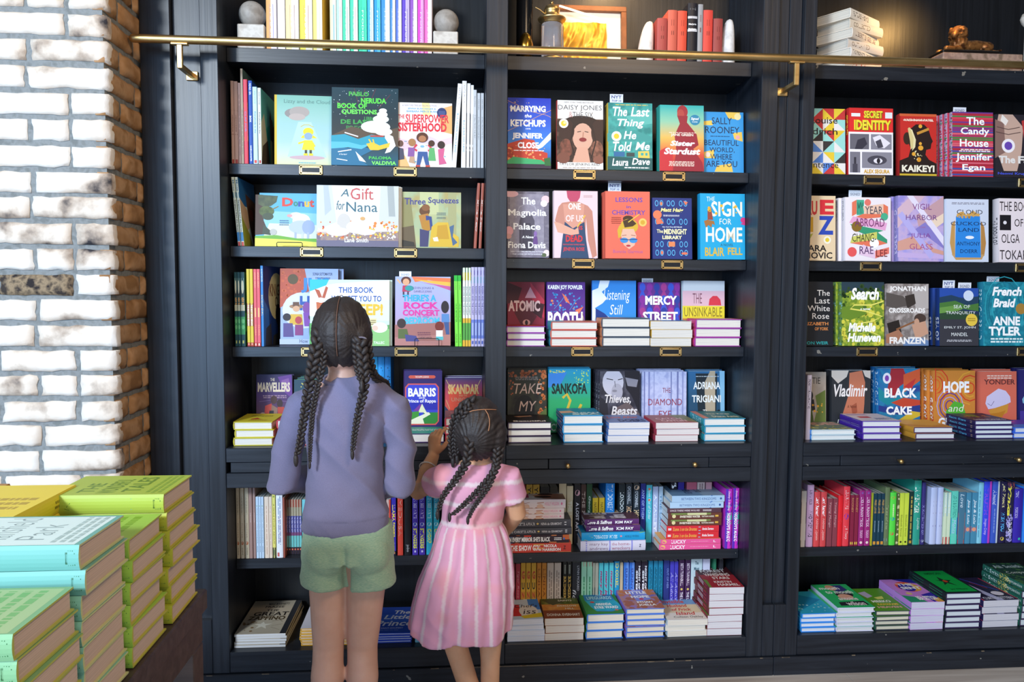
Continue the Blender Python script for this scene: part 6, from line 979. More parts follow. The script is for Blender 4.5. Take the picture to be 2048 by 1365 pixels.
F(z, 1663, 1741, 743, .222, .03, '34363a', 'novel with a man\'s bare torso in an open dark jacket', 'p d8ccc0 0 0 44 0 34 20 20 24 0 10|p d8ccc0 80 0 100 0 100 14 86 10|p c8785a 46 4 78 0 86 20 84 56 78 100 16 100 30 70 44 40|p a8583f 50 60 64 54 66 70 54 76|p 2f3236 0 30 40 10 40 40 20 80 10 100 0 100|t f4ece8 6 23 92 44 bi Vladimir|t 5a2a20 40 58 64 63 i A Novel|t f4ece8 10 82 90 96 i Julia May', lean=4, copies=((-.003, 0),), board='dfe4e8')
F(z, 1757, 1840, 739, .222, .034, '2f6aa8+2a86b0+2a4a96+x16', 'multicoloured novel with swirling waves and bold white title',
  'p a8303a 30 0 60 0 70 20 50 30 40 50 20 40|p d8603a 60 10 100 0 100 20 80 30 60 40|p c83a3a 60 30 90 16 80 34|p 1f8a9a 0 30 30 50 60 46 60 54 20 60 0 50|p c84a34 30 56 60 48 100 52 100 60 60 64|p 2a3f8a 0 60 40 66 100 60 100 74 50 76 0 70|p d8b83a 0 80 40 88 80 70 100 72 100 78 60 90 20 98 0 92|p 2f9a6a 0 90 30 96 100 84 100 92 40 100 0 100|e f4f0f8 20 16 10 9|e 8a4ab0 20 16 5 5|t fff 14 32 92 48 B BLACK|t fff 18 62 80 76 B CAKE|t f0e8f0 20 92 84 98 b CHARMAINE', lean=4, spcol='2a7ab8', spine='t d8ecf8 5 20 60 80 b BLACK CAKE|p d8c83a 20 0 30 50 20 100|p d8c83a 34 0 44 50 34 100', copies=((.002, .004),), board='d8e8f0')
HG = ''.join('|l %s 2.4 %s' % (c, ' '.join('%.0f %.0f' % (cx + r * math.cos(a / 6 * PI), cy + r * .9 * math.sin(a / 6 * PI)) for a in range(13) if 0 <= cx + r * math.cos(a / 6 * PI) <= 100)) for cx, cy, cs in ((88, 30, ('d83a2a', 'e8a83a')), (6, 24, ('e86a2a', 'd83a2a')), (40, 60, ('5a3a9a', 'b8a8d8'))) for r, c in ((10, cs[0]), (17, cs[1]), (24, cs[0]), (31, cs[1])))
F(z, 1866, 1950, 743, .222, .024, 'd88a3a', 'orange novel with rippling rainbow rings and white title', HG + '|p 5ab83a 30 70 50 52 70 56 80 80 60 92 36 90|t fff 24 18 86 38 B HOPE|t f0f0dc 36 58 74 70 i and|t fff 12 80 90 96 B GLORY', lean=4, copies=((-.010, .002), (-.019, .005)), spcol='d8843a', spine='t fff 8 15 36 85 B HOPE|t fff 46 15 84 85 B GLORY|d c83a2a 36 5 98 95 20 1.6', board='c89a3a')
F(z, 1960.5, 2033, 744.5, .222, .03, 'e0705a', 'salmon novel with a pale cloud above golden waves', 'L f4d0c0 16 6 86 14 2|t 6a3434 10 14 96 23 b YONDER|p d8d0ee 14 56 18 44 36 36 50 30 70 34 82 44 84 54 70 58 40 64 22 66|l 5a4a7a 1.2 20 56 30 60 38 52|p d8983a 22 68 40 64 70 58 78 56 74 72 56 78 34 82|p c8842a 26 74 50 72 70 68 60 80 36 82|L f4d8c8 66 88 86 90 1', lean=4, copies=((-.002, .006),), board='e4e8dc')
F(z, 2040, 2112, 741, .222, .03, '2f2a6a', 'indigo novel cut off by the right frame edge', 't 8ac0d8 6 40 90 60 i Cafe|r 4a3a9a 0 70 100 100', lean=4, copies=((.0, .004),), board='cfd8e0')
Yp = .038
pile(z, 1622, 1711, Yp, (860, 886, 2), '4a9ae8', 'sky blue hardcover', 'at the right counter\'s left end', h=.165, top='r 7a8a7a 0 0 100 100|t e0a8a0 10 10 96 44 B TIDES|d e8d86a 0 50 100 100 16 4', page='f0f2f0', board='cfe0e4', spcol='4a9ae8', spine='p fff 80 30 84 50 80 70|p fff 90 30 94 50 90 70')
pile(z, 1724, 1801.5, Yp, (842.5, 885.5, 3), '5a34a8', 'purple edged hardcover', 'before the multicoloured wave novel', h=.165, top='r e0dce8 0 0 100 100|r b8a8c8 6 8 60 24|r c8485a 20 40 50 60|t 6a6a9a 50 60 98 82 b ANNE TY', page='eeeef0', board='5a34a8', spcol='4a2aa0', spine='r e8e4f4 10 15 48 85|r e8e4f4 52 15 88 85')
pile(z, 1830, 1909, Yp, (855.5, 884, 2), 'e8a83a', 'golden yellow hardcover', 'below the orange ripple novel', h=.165, top='r e8b04a 0 0 100 100|p d8943a 0 60 60 80 100 60 100 90 60 96 0 80', page='eeeef0', board='4a2a5a', spcol='e0a03a')
pile(z, 1950, 2026.5, Yp, (842, 886, 4), '2a2450', 'navy hardcover', 'before the salmon cloud novel', h=.165, top='r 2a2448 0 0 100 100|p 5a7a3a 30 10 60 20 50 60 30 40|d c8842a 20 20 80 70 10 4|t d8d8e8 10 80 90 94 b HENDRIKS', page='e8f0f4', board='3a2a6a', spcol='2a2450', spine='t 5ac0e8 10 25 70 75 b Xochitl Ohero|r e8c89a 84 30 90 70')
pile(z, 2029, 2108, Yp, (856, 886, 2), '4a7ae8', 'cobalt hardcover', 'cut off by the right frame edge', h=.165, top='r 6a4ac8 0 0 100 60|r d84ab0 20 10 60 30|r 5a8af0 0 60 100 100', page='e8ecf4', board='4a7ae8')
z = ZT[6]
LR = 't fff 10 25 44 78 b Lani Reneri|t f8d0c8 48 25 88 78 - Andrew Lipstein'
MG = 'r c8c0e0 0 0 9 100|o 8a5aa8 4.5 50 2|t e8c8dc 12 25 66 75 B LIKE A FUNNY TRICK|t e8c0dc 72 25 86 75 b FUNNY|o f0d8d0 94 50 2.4'
NV = 't c8a050 12 20 38 80 b FREE LOVE|L 8aa0b0 52 30 74 70 1|r d8983a 92 10 98 90'
row(z, .10, 'lower shelf of the right bay', [
 (1600, 1610, 983, 'd8ccc0', 'cream and black spine', 'r 2a262a 20 0 58 100|r 5a5450 88 0 100 100', '', {}), (1611.5, 1625, 971, 'c8a0c0', 'tall lilac book', 't 3a2a34 8 30 32 70 b SABRINA IMBLER|t 1d1720 40 15 84 75 b WHO THEY WAS', '', {'hard': True}),
 (1626.5, 1638, 985, 'd8484a', 'rose red book', LR, '', {'hard': True}), (1639.5, 1651, 985, 'd8484a', 'rose red book', LR, '', {'hard': True}),
 (1652.5, 1662.5, 998, '8a3f4a', 'dusky maroon book', 't d8a8a8 8 25 60 75 i Young Mungo', '', {}), (1663.6, 1673, 998, '8a3f4a', 'dusky maroon book', 't d8a8a8 8 25 60 75 i Young Mungo', '', {}),
 (1674, 1683.5, 992, 'e8202a', 'bright red book with a cream mark', 'p f4e8d8 48 50 51 20 55 50 51 80', '', {'hard': True}), (1684.5, 1697, 974, 'e8404a', 'tall scarlet book', 't f4dcd8 6 25 38 75 - LEARWIFE|e 5a2fb0 50 50 5 34|t f4dcd8 66 25 88 75 i J R Thorp', '', {'hard': True}),
 (1698.5, 1706, 991, '8a2440', 'claret book', 't c89a5a 6 25 34 75 - ROONEY|r e8d04a 92 15 97 85', '', {}), (1707, 1714.5, 991, '8a2440', 'claret book', 't c89a5a 6 25 34 75 - ROONEY|r e8d04a 92 15 97 85', '', {}),
 (1716, 1726.5, 982, 'a02878', 'magenta book', MG, '', {'hard': True}), (1727.8, 1739, 982, 'a02878', 'magenta book', MG, '', {'hard': True}),
 (1740, 1743.4, 987, 'b8b02a', 'thin yellow green book', 'r 3a9a4a 0 0 24 100', '', {}),
 (1744.4, 1751, 988, '1d3f50', 'dark teal book with gold title', NV, '', {}), (1752, 1758.6, 988, '1d3f50', 'dark teal book with gold title', NV, '', {}), (1759.6, 1766, 988, '1d3f50', 'dark teal book with gold title', NV, '', {}),
 (1767, 1776.4, 976, '6a7a54', 'tall olive book', 't a8b088 30 25 72 75 i Tales of the|r a8b8d8 88 40 93 100', '', {'hard': True}),
 (1777.6, 1789.6, 986, '5ae04a', 'vivid green book', 'e e8884a 10 60 3 30|e 2a6ad8 50 55 3 34|e d85a4a 78 60 3 30|L d8f0b0 22 30 46 70 1', '', {'hard': True}),
 (1790.6, 1795.6, 988, '5a6a3a', 'mottled olive book', 'd d8d0a0 2 10 98 90 24 1.6', '', {}),
 (1796.4, 1805, 987, 'd0e048', 'lime yellow book', 't 8a942a 42 30 84 70 b Elizabeth Strout|o 3a3a1a 94 50 2', '', {}), (1805.8, 1814.4, 987, 'd0e048', 'lime yellow book', 't 8a942a 42 30 84 70 b Elizabeth Strout|o 3a3a1a 94 50 2', '', {}),
 (1815.4, 1823.6, 984, '1d3a34', 'deep green book with gold dashes', 'L b8a04a 6 20 90 80 1|r c89a3a 92 20 97 80', '', {}),
 (1825, 1839, 962, '2fa08a', 'tall sea green book', 'r 8a6a3a 0 0 8 100|t f4f4e8 10 30 50 92 Bi LA WEATHER|t e8f0e8 58 15 76 60 i Lynda|r f0c89a 92 0 100 100', '', {'hard': True}),
 (1840.4, 1847.4, 966, '3a3478', 'slim indigo book', 't 9a94d8 36 20 84 80 b X MATEATED OF|o c8d0e8 94 50 2', '', {'hard': True}),
 (1858.5, 1871, 976, 'c4cdee', 'wide pale periwinkle book', 'r 5a7ab8 30 10 34 60|r 9a8ab0 24 10 26 60|r 8a6a9a 44 10 46 60|r 7a6aa8 66 10 69 60', '', {'hard': True, 'front': '', 'w': .17}), (1872.4, 1883, 976, 'c4cdee', 'wide pale periwinkle book', 'r 5a7ab8 30 10 34 60|r 9a8ab0 24 10 26 60|r 8a6a9a 44 10 46 60|r 7a6aa8 66 10 69 60', '', {'hard': True, 'w': .17}),
 (1884.4, 1891, 986, 'd8e8c8', 'blue cream and red banded book', 'r 2f9ae0 0 0 46 100|t e0f4fc 4 20 40 80 b Chasing the|r d0283a 86 0 100 100', '', {}), (1891.8, 1898.4, 986, 'd8e8c8', 'blue cream and red banded book', 'r 2f9ae0 0 0 46 100|t e0f4fc 4 20 40 80 b Chasing the|r d0283a 86 0 100 100', '', {}),
 (1899.6, 1912.4, 983, '6ad8c0', 'mint and blue book', 't 3a9a8a 8 20 50 80 b LOVE & SAFFRON|r 2a5ad8 50 0 82 100|t b8d0f8 54 20 80 80 i Mehta|r 4ad8b8 84 0 100 100', '', {}),
 (1914, 1927.6, 985, '4a7a94', 'slate and orange book', 'r e88a6a 40 0 62 100|r a87a6a 62 0 90 100|t d8ecf4 4 25 30 80 i Love|r a85a5a 92 0 100 100', '', {}),
 (1929, 1938.6, 986, '4a90b0', 'steel blue book with a red square', 't f0f8fc 14 25 62 80 bi Joe & Lulu|r d84a5a 66 0 78 100|e f0a080 72 50 4 36', '', {}), (1940.4, 1952, 986, '4a90b0', 'steel blue book with a red square', 't f0f8fc 14 25 62 80 bi Joe & Lulu|r d84a5a 66 0 78 100|e f0a080 72 50 4 36', '', {}),
 (1953.2, 1963, 966, '8ad0e4', 'light aqua book', 'L 4a9ab8 10 60 90 90 1', '', {'hard': True}),
 (1964, 1979.4, 964, '3a4ae0', 'blue and magenta book', 'R d84ad0 0 0 100 34|t 8a4ae0 10 50 54 90 b TRUTH|t e0c8f4 60 50 86 90 i Imogen Crimp', '', {'hard': True}),
 (1981, 1995, 964, '3a5ac0', 'white edged blue book', 'R dce8f0 0 0 100 30|t e8ecf8 14 50 38 95 i Almond|L 7a90d8 44 50 84 80 1', '', {'hard': True}),
 (1997, 2010, 964, '241f4a', 'midnight book with cream and blue title', 't f0e4a0 4 30 42 85 b Jodi Picoult|t 5ab8f0 50 25 82 80 Bi WISH YOU|o e8d04a 93 50 3', '', {'hard': True}),
 (2011, 2024, 965, '2a2648', 'midnight book with yellow title', 'd e86a5a 2 6 10 70 5 4|t e8dc4a 6 50 56 95 Bi Yinka|d a8a0e0 54 5 98 95 24 3|t e8e4f4 66 20 88 70 B DAMN', '', {'hard': True}),
 (2025.6, 2043, 979, '3a28a8', 'violet blue book', 't e0d8f8 4 60 16 90 b TONI|t e0d8f8 34 60 54 90 - MORRISON|o 3ac8b0 93 30 2.4', '', {'hard': True}), (2044.4, 2058, 975, '2f86e8', 'azure book', '', '', {'hard': True})], w=.155, group='spines on the lower shelf of the right bay')
z = ZT[7]; Yp = .016
pile(z, 1602, 1671.5, Yp, (1228, 1268.5, 4), '2f9ad8', 'blue edged hardcover', 'at the right bay\'s bottom left corner', h=.20, top='r 2fa8c8 0 0 100 100|p 1f86b0 0 30 40 10 100 40 60 60 20 80|d a8e0e8 4 60 96 96 14 3', board='2f8ae8', page='f0f2f4')
pile(z, 1674, 1748, Yp, (1217, 1266, 5), 'd8d8ea', 'white edged hardcover', 'with the green face cover', h=.22, top='r 2fb86a 0 0 100 100|p 3a3a7a 40 6 80 4 84 26 60 36 40 26|e d89a7a 44 16 14 12|e 2a2430 60 46 24 12|e e0a890 56 56 20 12|p 2a2a34 20 78 90 74 94 90 16 92|t f0f4f0 10 12 66 24 b mouth|t f0f4f0 16 28 90 42 b to mouth|t f4e8e8 30 58 82 70 b antoine|t f4e8e8 36 76 86 92 b wilson', board='dcdcf0', page='e4e4e0')
pile(z, 1751, 1819, Yp, (1224, 1263, 4), '2f6a4a', 'dark edged hardcover', 'with the lime green cover', h=.21, top='r 5a9a2a 0 0 100 100|p b8b0c8 14 20 40 14 46 36 24 44|p d8d86a 44 42 74 36 70 48 50 50|t f0f0e0 24 54 80 64 B MEEKO|t e8c84a 30 68 90 76 B KAWAKAMI|t e8b0a0 20 80 90 88 B HEAVEN', board='3a3f4a', page='e8dfc4')
pile(z, 1821, 1887, Yp, (1206, 1262, 4), 'd88ae0', 'thick white paged paperback', 'with the lilac swirl cover', h=.22, top='r d08ae0 0 0 100 100|p 2a2a9a 40 0 100 0 100 20 70 16|e e8604a 56 34 34 22|e e8b04a 68 36 24 18|e 2f2aa8 50 38 24 16|p 2f9a72 0 70 40 80 50 100 0 100|p 3a2fb0 60 70 100 60 100 90 70 100|p e8a84a 74 88 100 82 100 100 80 100|t f0f0ff 30 20 80 30 B THE|t fff 30 34 90 46 B SENT|t fff 34 76 92 92 B BEA SETTON|o e8c88a 30 64 9', hard=False, page='dcd8ea', spcol='c88ae0', spine='r 2a4ab0 20 0 44 100|r 2f9a72 50 0 100 100')
pile(z, 1890, 1962, Yp, (1188, 1259, 6), '1d2a2c', 'black edged hardcover', 'with the framed green cover', h=.23, top='r 14a84a 8 4 94 94|p 1d3a2a 40 46 48 30 54 44 72 46 58 54 66 70 50 58 34 66 44 52 28 44|e c84a2a 52 50 6 5|t 0f5a2a 26 12 74 20 b AMERICAN|t 0f5a2a 30 80 78 88 b Joy Williams', board='3a2a54', page='e4eaec', spcol='1d2a2c', spine='r 2fc07a 10 25 40 75|r 2fc07a 56 25 90 75')
pile(z, 1965, 2037, Yp, (1202, 1257, 4), '2a2450', 'thick pale paged paperback', 'with the dark striped cover', h=.22, top='r 2a2444 0 0 100 100|p b8b8e0 10 0 26 0 60 100 40 100|l 3a5ad8 3 40 4 90 60|l d83a5a 3 96 4 100 96|l c83a4a 2 50 20 70 50|e e8e0f0 72 72 16 9|t e0e0f0 10 86 92 96 b CURTIS SITTEN|r d84a5a 0 0 4 100', hard=False, page='e0dce2')
pile(z, 2043, 2116, Yp, (1170, 1256, 6), '2a5a48', 'dark forest patterned hardcover', 'cut off by the right frame edge', h=.22, top='r 2a4a44 0 0 100 100|d 4a7a4a 0 0 100 100 40 6|d c8b87a 0 40 100 100 14 4|t d8e4e0 10 10 90 24 b Ali Smith|t d8e4e0 16 40 96 54 i Companion', board='3a2a4a', page='e0e8ea', spcol='2a6a58', spine='t d8e8e4 4 20 40 80 b Ali Smith|d d8c86a 40 10 70 90 12 4|t e8f0e8 60 20 96 80 i Companion')
# ---------------------------------------------------------------- top shelf, right bay: pale books turned cornerwise, lion
z = ZT[1]; PAL = ['efe6d6', 'e4d8c4', 'eadfcf', 'd8cfc4', 'f0e8dc', 'e0d4c4']
sp = ['t 4a3a34 8 25 60 75 b FUTURE HOME', 't 8a7a6a 10 25 60 75 b COLLECTED', 't 7a6a6a 10 25 50 75 b LIBERTIE|t 7a5a6a 55 25 85 75 b GREENIDGE', 't 8a7a6a 10 25 60 75 b OUTLAWED', 't 3a342f 4 22 94 78 b THE PROPHETS | ROBERT JONES, JR.'.replace('|', '/'), 't c8483a 20 20 60 80 b MATRIX']
base = P(1716, 124, .20); zt = P(1700, 28, .16).z; t = (zt - z) / 6; place = 'in the cornerwise pile on the top shelf'
for i in range(6):
    k = 5 - i; an = (34, 27, 36, 24, 33, 28)[k]; w, h = .145, (.215, .20, .212, .20, .222, .215)[k]
    ms = book_mesh(w, h, t - .0008, PAL[k], 'L 8a7a6a 20 20 80 60 4', sp[k], hard=True, page='e8e2d4')
    R_ = RZ(rad(an)) @ RZ(PI / 2) @ RX(-PI / 2)
    cc = R_ @ Vector((0, 0, h / 2))
    lab = 'topmost pale hardcover ' + place if k == 0 else 'pale hardcover, %s from top %s' % (ORD[k + 1], place)
    book(lab, ms, (1.492 + (.0, .012, .004, .014, .012, .0)[k] - cc.x - .01, .219 - cc.y, z + .0006 + t * (i + 1)), R_.to_euler(), 'cornerwise pile of pale books')
ST = M('8a7064+a88a78+75604f', .6, key='plinth_stone'); BRZ = M('6a4020+9a6838+4a2c18+x40', .42, .55, key='lion_bronze')
v0, v1 = P(1886, 120, .115), P(2046, 122, .115); zb = P(1960, 106, .115).z
Ln = thing('lion_statue', 'small bronze lying lion on a dark base and pale stone slab', 'statue', ((v0.x + v1.x) / 2, .17, z))
w = (v1.x - v0.x) / 2; c = MB(); c.cbox(-w, w, -.055, .055, .0006, zb - z, ST, .003); o = c.obj('slab', Ln); o['label'] = 'pale stone slab'
c = MB(); hz = zb - z; c.cbox(-w * .96, w * .45, -.045, .045, hz + .0004, hz + .014, M('17120f', .3, key='ebony'), .003); c.obj('base', Ln)
LB_ = hz + .0145
hx, hzz = -.055, LB_
lion = [lambda m: m.tube([(-.03, 0, hzz + .018), (.02, 0, hzz + .022), (.055, .002, hzz + .017)], [(.020, .021), (.018, .019), (.020, .018)], BRZ, 14),
        lambda m: m.ball((.05, -.012, hzz + .017), (.020, .013, .016), BRZ), lambda m: m.ball((.05, .014, hzz + .017), (.020, .013, .016), BRZ),
        lambda m: m.tube([(.045, -.024, hzz + .005), (.02, -.026, hzz + .005)], .0055, BRZ, 8), lambda m: m.tube([(.065, .0, hzz + .012), (.082, -.01, hzz + .006), (.085, -.026, hzz + .004)], [.004, .003, .0035], BRZ, 8),
        lambda m: m.tube([(-.035, -.017, hzz + .010), (-.066, -.022, hzz + .006), (-.092, -.026, hzz + .0055)], [.009, .0075, .008], BRZ, 10), lambda m: m.tube([(-.035, .017, hzz + .010), (-.066, .016, hzz + .006), (-.09, .014, hzz + .0055)], [.009, .0075, .008], BRZ, 10),
        lambda m: m.ball((-.036, 0, hzz + .030), (.025, .026, .030), BRZ), lambda m: m.ball((-.040, -.003, hzz + .055), (.027, .027, .027), BRZ),
        lambda m: m.tube([(-.052, -.012, hzz + .058), (-.066, -.024, hzz + .050), (-.071, -.029, hzz + .044)], [.015, .0115, .009], BRZ, 12),
        lambda m: m.ball((-.069, -.027, hzz + .037), (.007, .007, .005), BRZ), lambda m: m.ball((-.036, -.022, hzz + .072), .005, BRZ), lambda m: m.ball((-.058, .006, hzz + .073), .005, BRZ)]
def mane(co, no):
    k = np.array([max(0, 1 - abs(c[2] - hzz - .045) / .045) * (1 if c[0] < -.012 else 0) * (1 if c[0] > -.058 or c[1] > -.005 else .1) for c in co])
    d = np.array([noise.noise(Vector((c[0] * 90, c[1] * 90, c[2] * 130))) for c in co]); return co + no * (d * k * .006)[:, None]
o = loft_union('figure', Ln, lion, BRZ, .0022, 2, mane); o.scale = (1.22,) * 3; o.location = (-.018, 0, -.22 * hzz)
q = P(2052, 38, .16); c = MB(); c.lathe([(.012, .0006), (.018, .004), (.008, .02), (.010, q.z - z - .03), (.02, q.z - z - .018), (.026, q.z - z), (.02, q.z - z + .018), (.003, q.z - z + .026)], MARBLE)
o = c.obj('finial', None, (q.x + .008, .16, z)); tag(o, 'white rounded ornament cut off at the upper right corner', 'ornament')
# ---------------------------------------------------------------- table of cloth bound classics
TZ = P(341, 1249, -1.26).z; TX_ = P(341, 1249, -1.26).x
T = thing('display_table', 'dark wood display table stacked with green and mint books', 'table', (-1.1, -1.7, 0))
def tpart(name, *boxes, ch=.002):
    c = MB()
    for b in boxes: c.cbox(b[0] + 1.1, b[1] + 1.1, b[2] + 1.7, b[3] + 1.7, b[4], b[5], TABLE, ch)
    return c.obj(name, T)
tx0, tx1, ty0, ty1 = -1.72, TX_ + .012, -2.42, -1.098
tpart('tabletop', (tx0, tx1, ty0, ty1, TZ - .042, TZ - .0004), ch=.003)
tpart('apron', (tx0 + .03, tx1 - .008, ty0 + .02, ty1 - .008, TZ - .105, TZ - .0425))
for x in (tx0 + .02, tx1 - .062):
    for y in (ty0 + .01, ty1 - .062): tpart('leg', (x, x + .054, y, y + .054, .0005, TZ - .1055))
tpart('stretcher', (tx1 - .050, tx1 - .022, ty0 + .065, ty1 - .063, .16, .20))
LOGO = 'l 2f6a3a .5 93 20 93 80|l 2f6a3a .5 94.4 20 94.4 80|l 2f6a3a .5 95.8 20 95.8 80|l 2f6a3a .5 97.2 30 97.2 80|t 2f6a3a 91 25 92.4 75 - CLASSICS'
def stack(yf, xr, cols, t, w=.140, h=.197, top='', place='', spine='', jit=.004, yaw=0, ydx=None, logo=True, board=None):
    """cols from the bottom up"""
    n = len(cols); rr = random.Random(int(yf * 100) + n)
    for i, (cl, d) in enumerate(cols):
        last = i == n - 1
        sp = (spine if last else '') + ('|' + LOGO if logo else '')
        ms = book_mesh(w, h, t - .0008, cl, top if last else '', sp, hard=True, page='dcc4b4', board=board)
        lab = 'topmost %s in the table stack %s' % (d, place) if last else '%s, %s from top in the table stack %s' % (d, ORD[n - i], place)
        dx = rr.uniform(-jit, jit); dy = rr.uniform(-jit, jit)
        if last and ydx: dx, dy = ydx
        a = rad(yaw + rr.uniform(-1.5, 1.5))
        R_ = RZ(a) @ RZ(PI / 2) @ RX(-PI / 2); off = R_ @ Vector((-w / 2, 0, 0)) - Vector((0, -w / 2, 0))
        book(lab, ms, Vector((xr + dx, yf + w / 2 + dy, TZ + .0006 + t * (i + 1))) - off, R_.to_euler(), 'cloth bound classics on the table')
LG, MT, YG_, YE_, ORG = '9cc850', '6fd0b8', 'b0b83a', 'e8d040', 'b07a34'
stack(-1.262, TX_, [(YG_, 'yellow green classic')] * 6 + [('a9bd46', 'bright lime classic')], (P(335, 989, -1.262).z - TZ) / 7, place='at the far right corner', spine='l 3a6a2a .5 20 40 17 60 19 80 15 70|l 3ab0c8 .6 72 20 72 80', top='t 6a8a2a 14 20 60 34 b THE|t 6a8a2a 10 38 80 54 b WONDERFUL|t 6a8a2a 16 58 90 74 b TALES|L 8aa83a 8 80 94 96 3', ydx=(-.004, -.006), jit=.005, board='b8b040')
tzc = P(250, 1083, -1.423).z
stack(-1.423, TX_ + .001, [(LG, 'lime green classic')] * 6, (tzc - TZ) / 6, w=.138, place='second from the far right corner', top='L 7aa82a 8 10 92 90 7', board='b4b448')
stack(-1.569, TX_ + .002, [('88c4ae', 'mint green classic')] * 5 + [('6faca0', 'aqua mint classic')] * 2, (P(172, 1092, -1.569).z - TZ) / 7, w=.137, place='third from the far right corner', top='r d8ece8 4 4 96 96|t 8aa0a0 10 22 92 44 s Mansfield|t 8aa0a0 20 50 70 70 s Park|L a8c0bc 8 76 94 94 3', board='c4c890')
stack(-1.722, TX_ + .002, [('80ae7c', 'pale green classic')] * 6, (P(48, 1270, -1.722).z - TZ) / 6, w=.142, place='nearest the camera', top='r a6c08a 4 4 96 96|L 7ab06a 8 10 92 90 8', board='b4b858')
def side_stack(xr, yfar, zt, n, cl, d, place, w=.138, h=.197):
    """books with their spines to the right"""
    t = (zt - TZ) / n; ms = book_mesh(w, h, t - .0008, cl, 'L b89a2a 14 20 80 60 3', 'L 8a7a2a 60 25 92 75 2', hard=True, page='dcc4b4', board=cl)
    for i in range(n):
        lab = 'topmost %s in the table stack %s' % (d, place) if i == n - 1 else '%s, %s from top in the table stack %s' % (d, ORD[n - i], place)
        book(lab, ms, (xr - w / 2, yfar, TZ + .0006 + t * (i + 1)), (RZ(PI) @ RX(-PI / 2)).to_euler(), 'cloth bound classics on the table')
v = P(44, 1036, -1.40); side_stack(v.x - .012, -1.40 + .197, v.z, 7, YE_, 'yellow classic', 'left of the lime stack')
v = P(24, 968, -1.10); side_stack(v.x, -1.102, v.z, 7, ORG, 'orange brown classic', 'at the far left frame edge')

# ---------------------------------------------------------------- people
def skin_mat(name, c, c2):
    m = bpy.data.materials.new(name); m.use_nodes = True; nt = m.node_tree; b = nt.nodes['Principled BSDF']
    tc = N(nt, 'ShaderNodeTexCoord'); nz = N(nt, 'ShaderNodeTexNoise'); nz.inputs['Scale'].default_value = 18; nz.inputs['Detail'].default_value = 4
    nt.links.new(tc.outputs['Object'], nz.inputs['Vector']); r = N(nt, 'ShaderNodeValToRGB'); e = r.color_ramp.elements
    e[0].position = .3; e[0].color = hexc(c); e[1].position = .7; e[1].color = hexc(c2); nt.links.new(nz.outputs['Fac'], r.inputs['Fac']); nt.links.new(r.outputs['Color'], b.inputs['Base Color'])
    b.inputs['Roughness'].default_value = .5; b.inputs['Subsurface Weight'].default_value = .12; b.inputs['Subsurface Radius'].default_value = (.012, .005, .003); b.inputs['Subsurface Scale'].default_value = .6
    return m
SKIN1 = skin_mat('warm_brown_skin', 'c49884', 'd0a694'); SKIN2 = skin_mat('golden_brown_skin', 'cc9670', 'd6a480')
PART1 = M('6a4c3e', .6, key='scalp'); PART2 = M('a87452', .6, key='scalp_warm')
def cloth(name, c, c2, scale, bump=.3, rough=.9):
    m = bpy.data.materials.new(name); m.use_nodes = True; nt = m.node_tree; b = nt.nodes['Principled BSDF']; b.inputs['Roughness'].default_value = rough
    b.inputs['Specular IOR Level'].default_value = .15; b.inputs['Sheen Weight'].default_value = .15
    tc = N(nt, 'ShaderNodeTexCoord'); mp = N(nt, 'ShaderNodeMapping'); mp.inputs['Scale'].default_value = scale; nz = N(nt, 'ShaderNodeTexNoise'); nz.inputs['Scale'].default_value = 1; nz.inputs['Detail'].default_value = 5
    nt.links.new(tc.outputs['Object'], mp.inputs[0]); nt.links.new(mp.outputs[0], nz.inputs['Vector']); r = N(nt, 'ShaderNodeValToRGB'); e = r.color_ramp.elements
    e[0].position = .35; e[0].color = hexc(c); e[1].position = .65; e[1].color = hexc(c2); nt.links.new(nz.outputs['Fac'], r.inputs['Fac']); nt.links.new(r.outputs['Color'], b.inputs['Base Color'])
    bp = N(nt, 'ShaderNodeBump'); bp.inputs['Strength'].default_value = bump; bp.inputs['Distance'].default_value = .001; nt.links.new(nz.outputs['Fac'], bp.inputs['Height']); nt.links.new(bp.outputs[0], b.inputs['Normal'])
    return m
SWEAT = cloth('lavender_grey_jersey', '6e6a84', '7a7692', (900, 900, 900), .08); SHORT = cloth('sage_heather_knit', '86a78e', 'a6bb9c', (130, 130, 900), .12)
HAIR = bpy.data.materials.new('dark_braided_hair'); HAIR.use_nodes = True; nt = HAIR.node_tree; b = nt.nodes['Principled BSDF']; b.inputs['Roughness'].default_value = .58
tc = N(nt, 'ShaderNodeTexCoord'); nz = N(nt, 'ShaderNodeTexNoise'); nz.inputs['Scale'].default_value = 240; nz.inputs['Detail'].default_value = 4; nt.links.new(tc.outputs['Object'], nz.inputs['Vector'])
r = N(nt, 'ShaderNodeValToRGB'); r.color_ramp.elements[0].color = (.010, .007, .007, 1); r.color_ramp.elements[1].color = (.036, .025, .022, 1); nt.links.new(nz.outputs['Fac'], r.inputs['Fac']); nt.links.new(r.outputs['Color'], b.inputs['Base Color'])
bp = N(nt, 'ShaderNodeBump'); bp.inputs['Strength'].default_value = .5; bp.inputs['Distance'].default_value = .002; nt.links.new(nz.outputs['Fac'], bp.inputs['Height']); nt.links.new(bp.outputs[0], b.inputs['Normal'])
DRESS = bpy.data.materials.new('pink_tie_dye'); DRESS.use_nodes = True; nt = DRESS.node_tree; b = nt.nodes['Principled BSDF']; b.inputs['Roughness'].default_value = .9; b.inputs['Specular IOR Level'].default_value = .15
tc = N(nt, 'ShaderNodeTexCoord'); sp = N(nt, 'ShaderNodeSeparateXYZ'); nt.links.new(tc.outputs['Object'], sp.inputs[0])
def mth(op, a, b_=None):
    n = N(nt, 'ShaderNodeMath', operation=op)
    for i, q in enumerate((a, b_)):
        if q is None: continue
        if isinstance(q, (int, float)): n.inputs[i].default_value = q
        else: nt.links.new(q, n.inputs[i])
    return n.outputs[0]
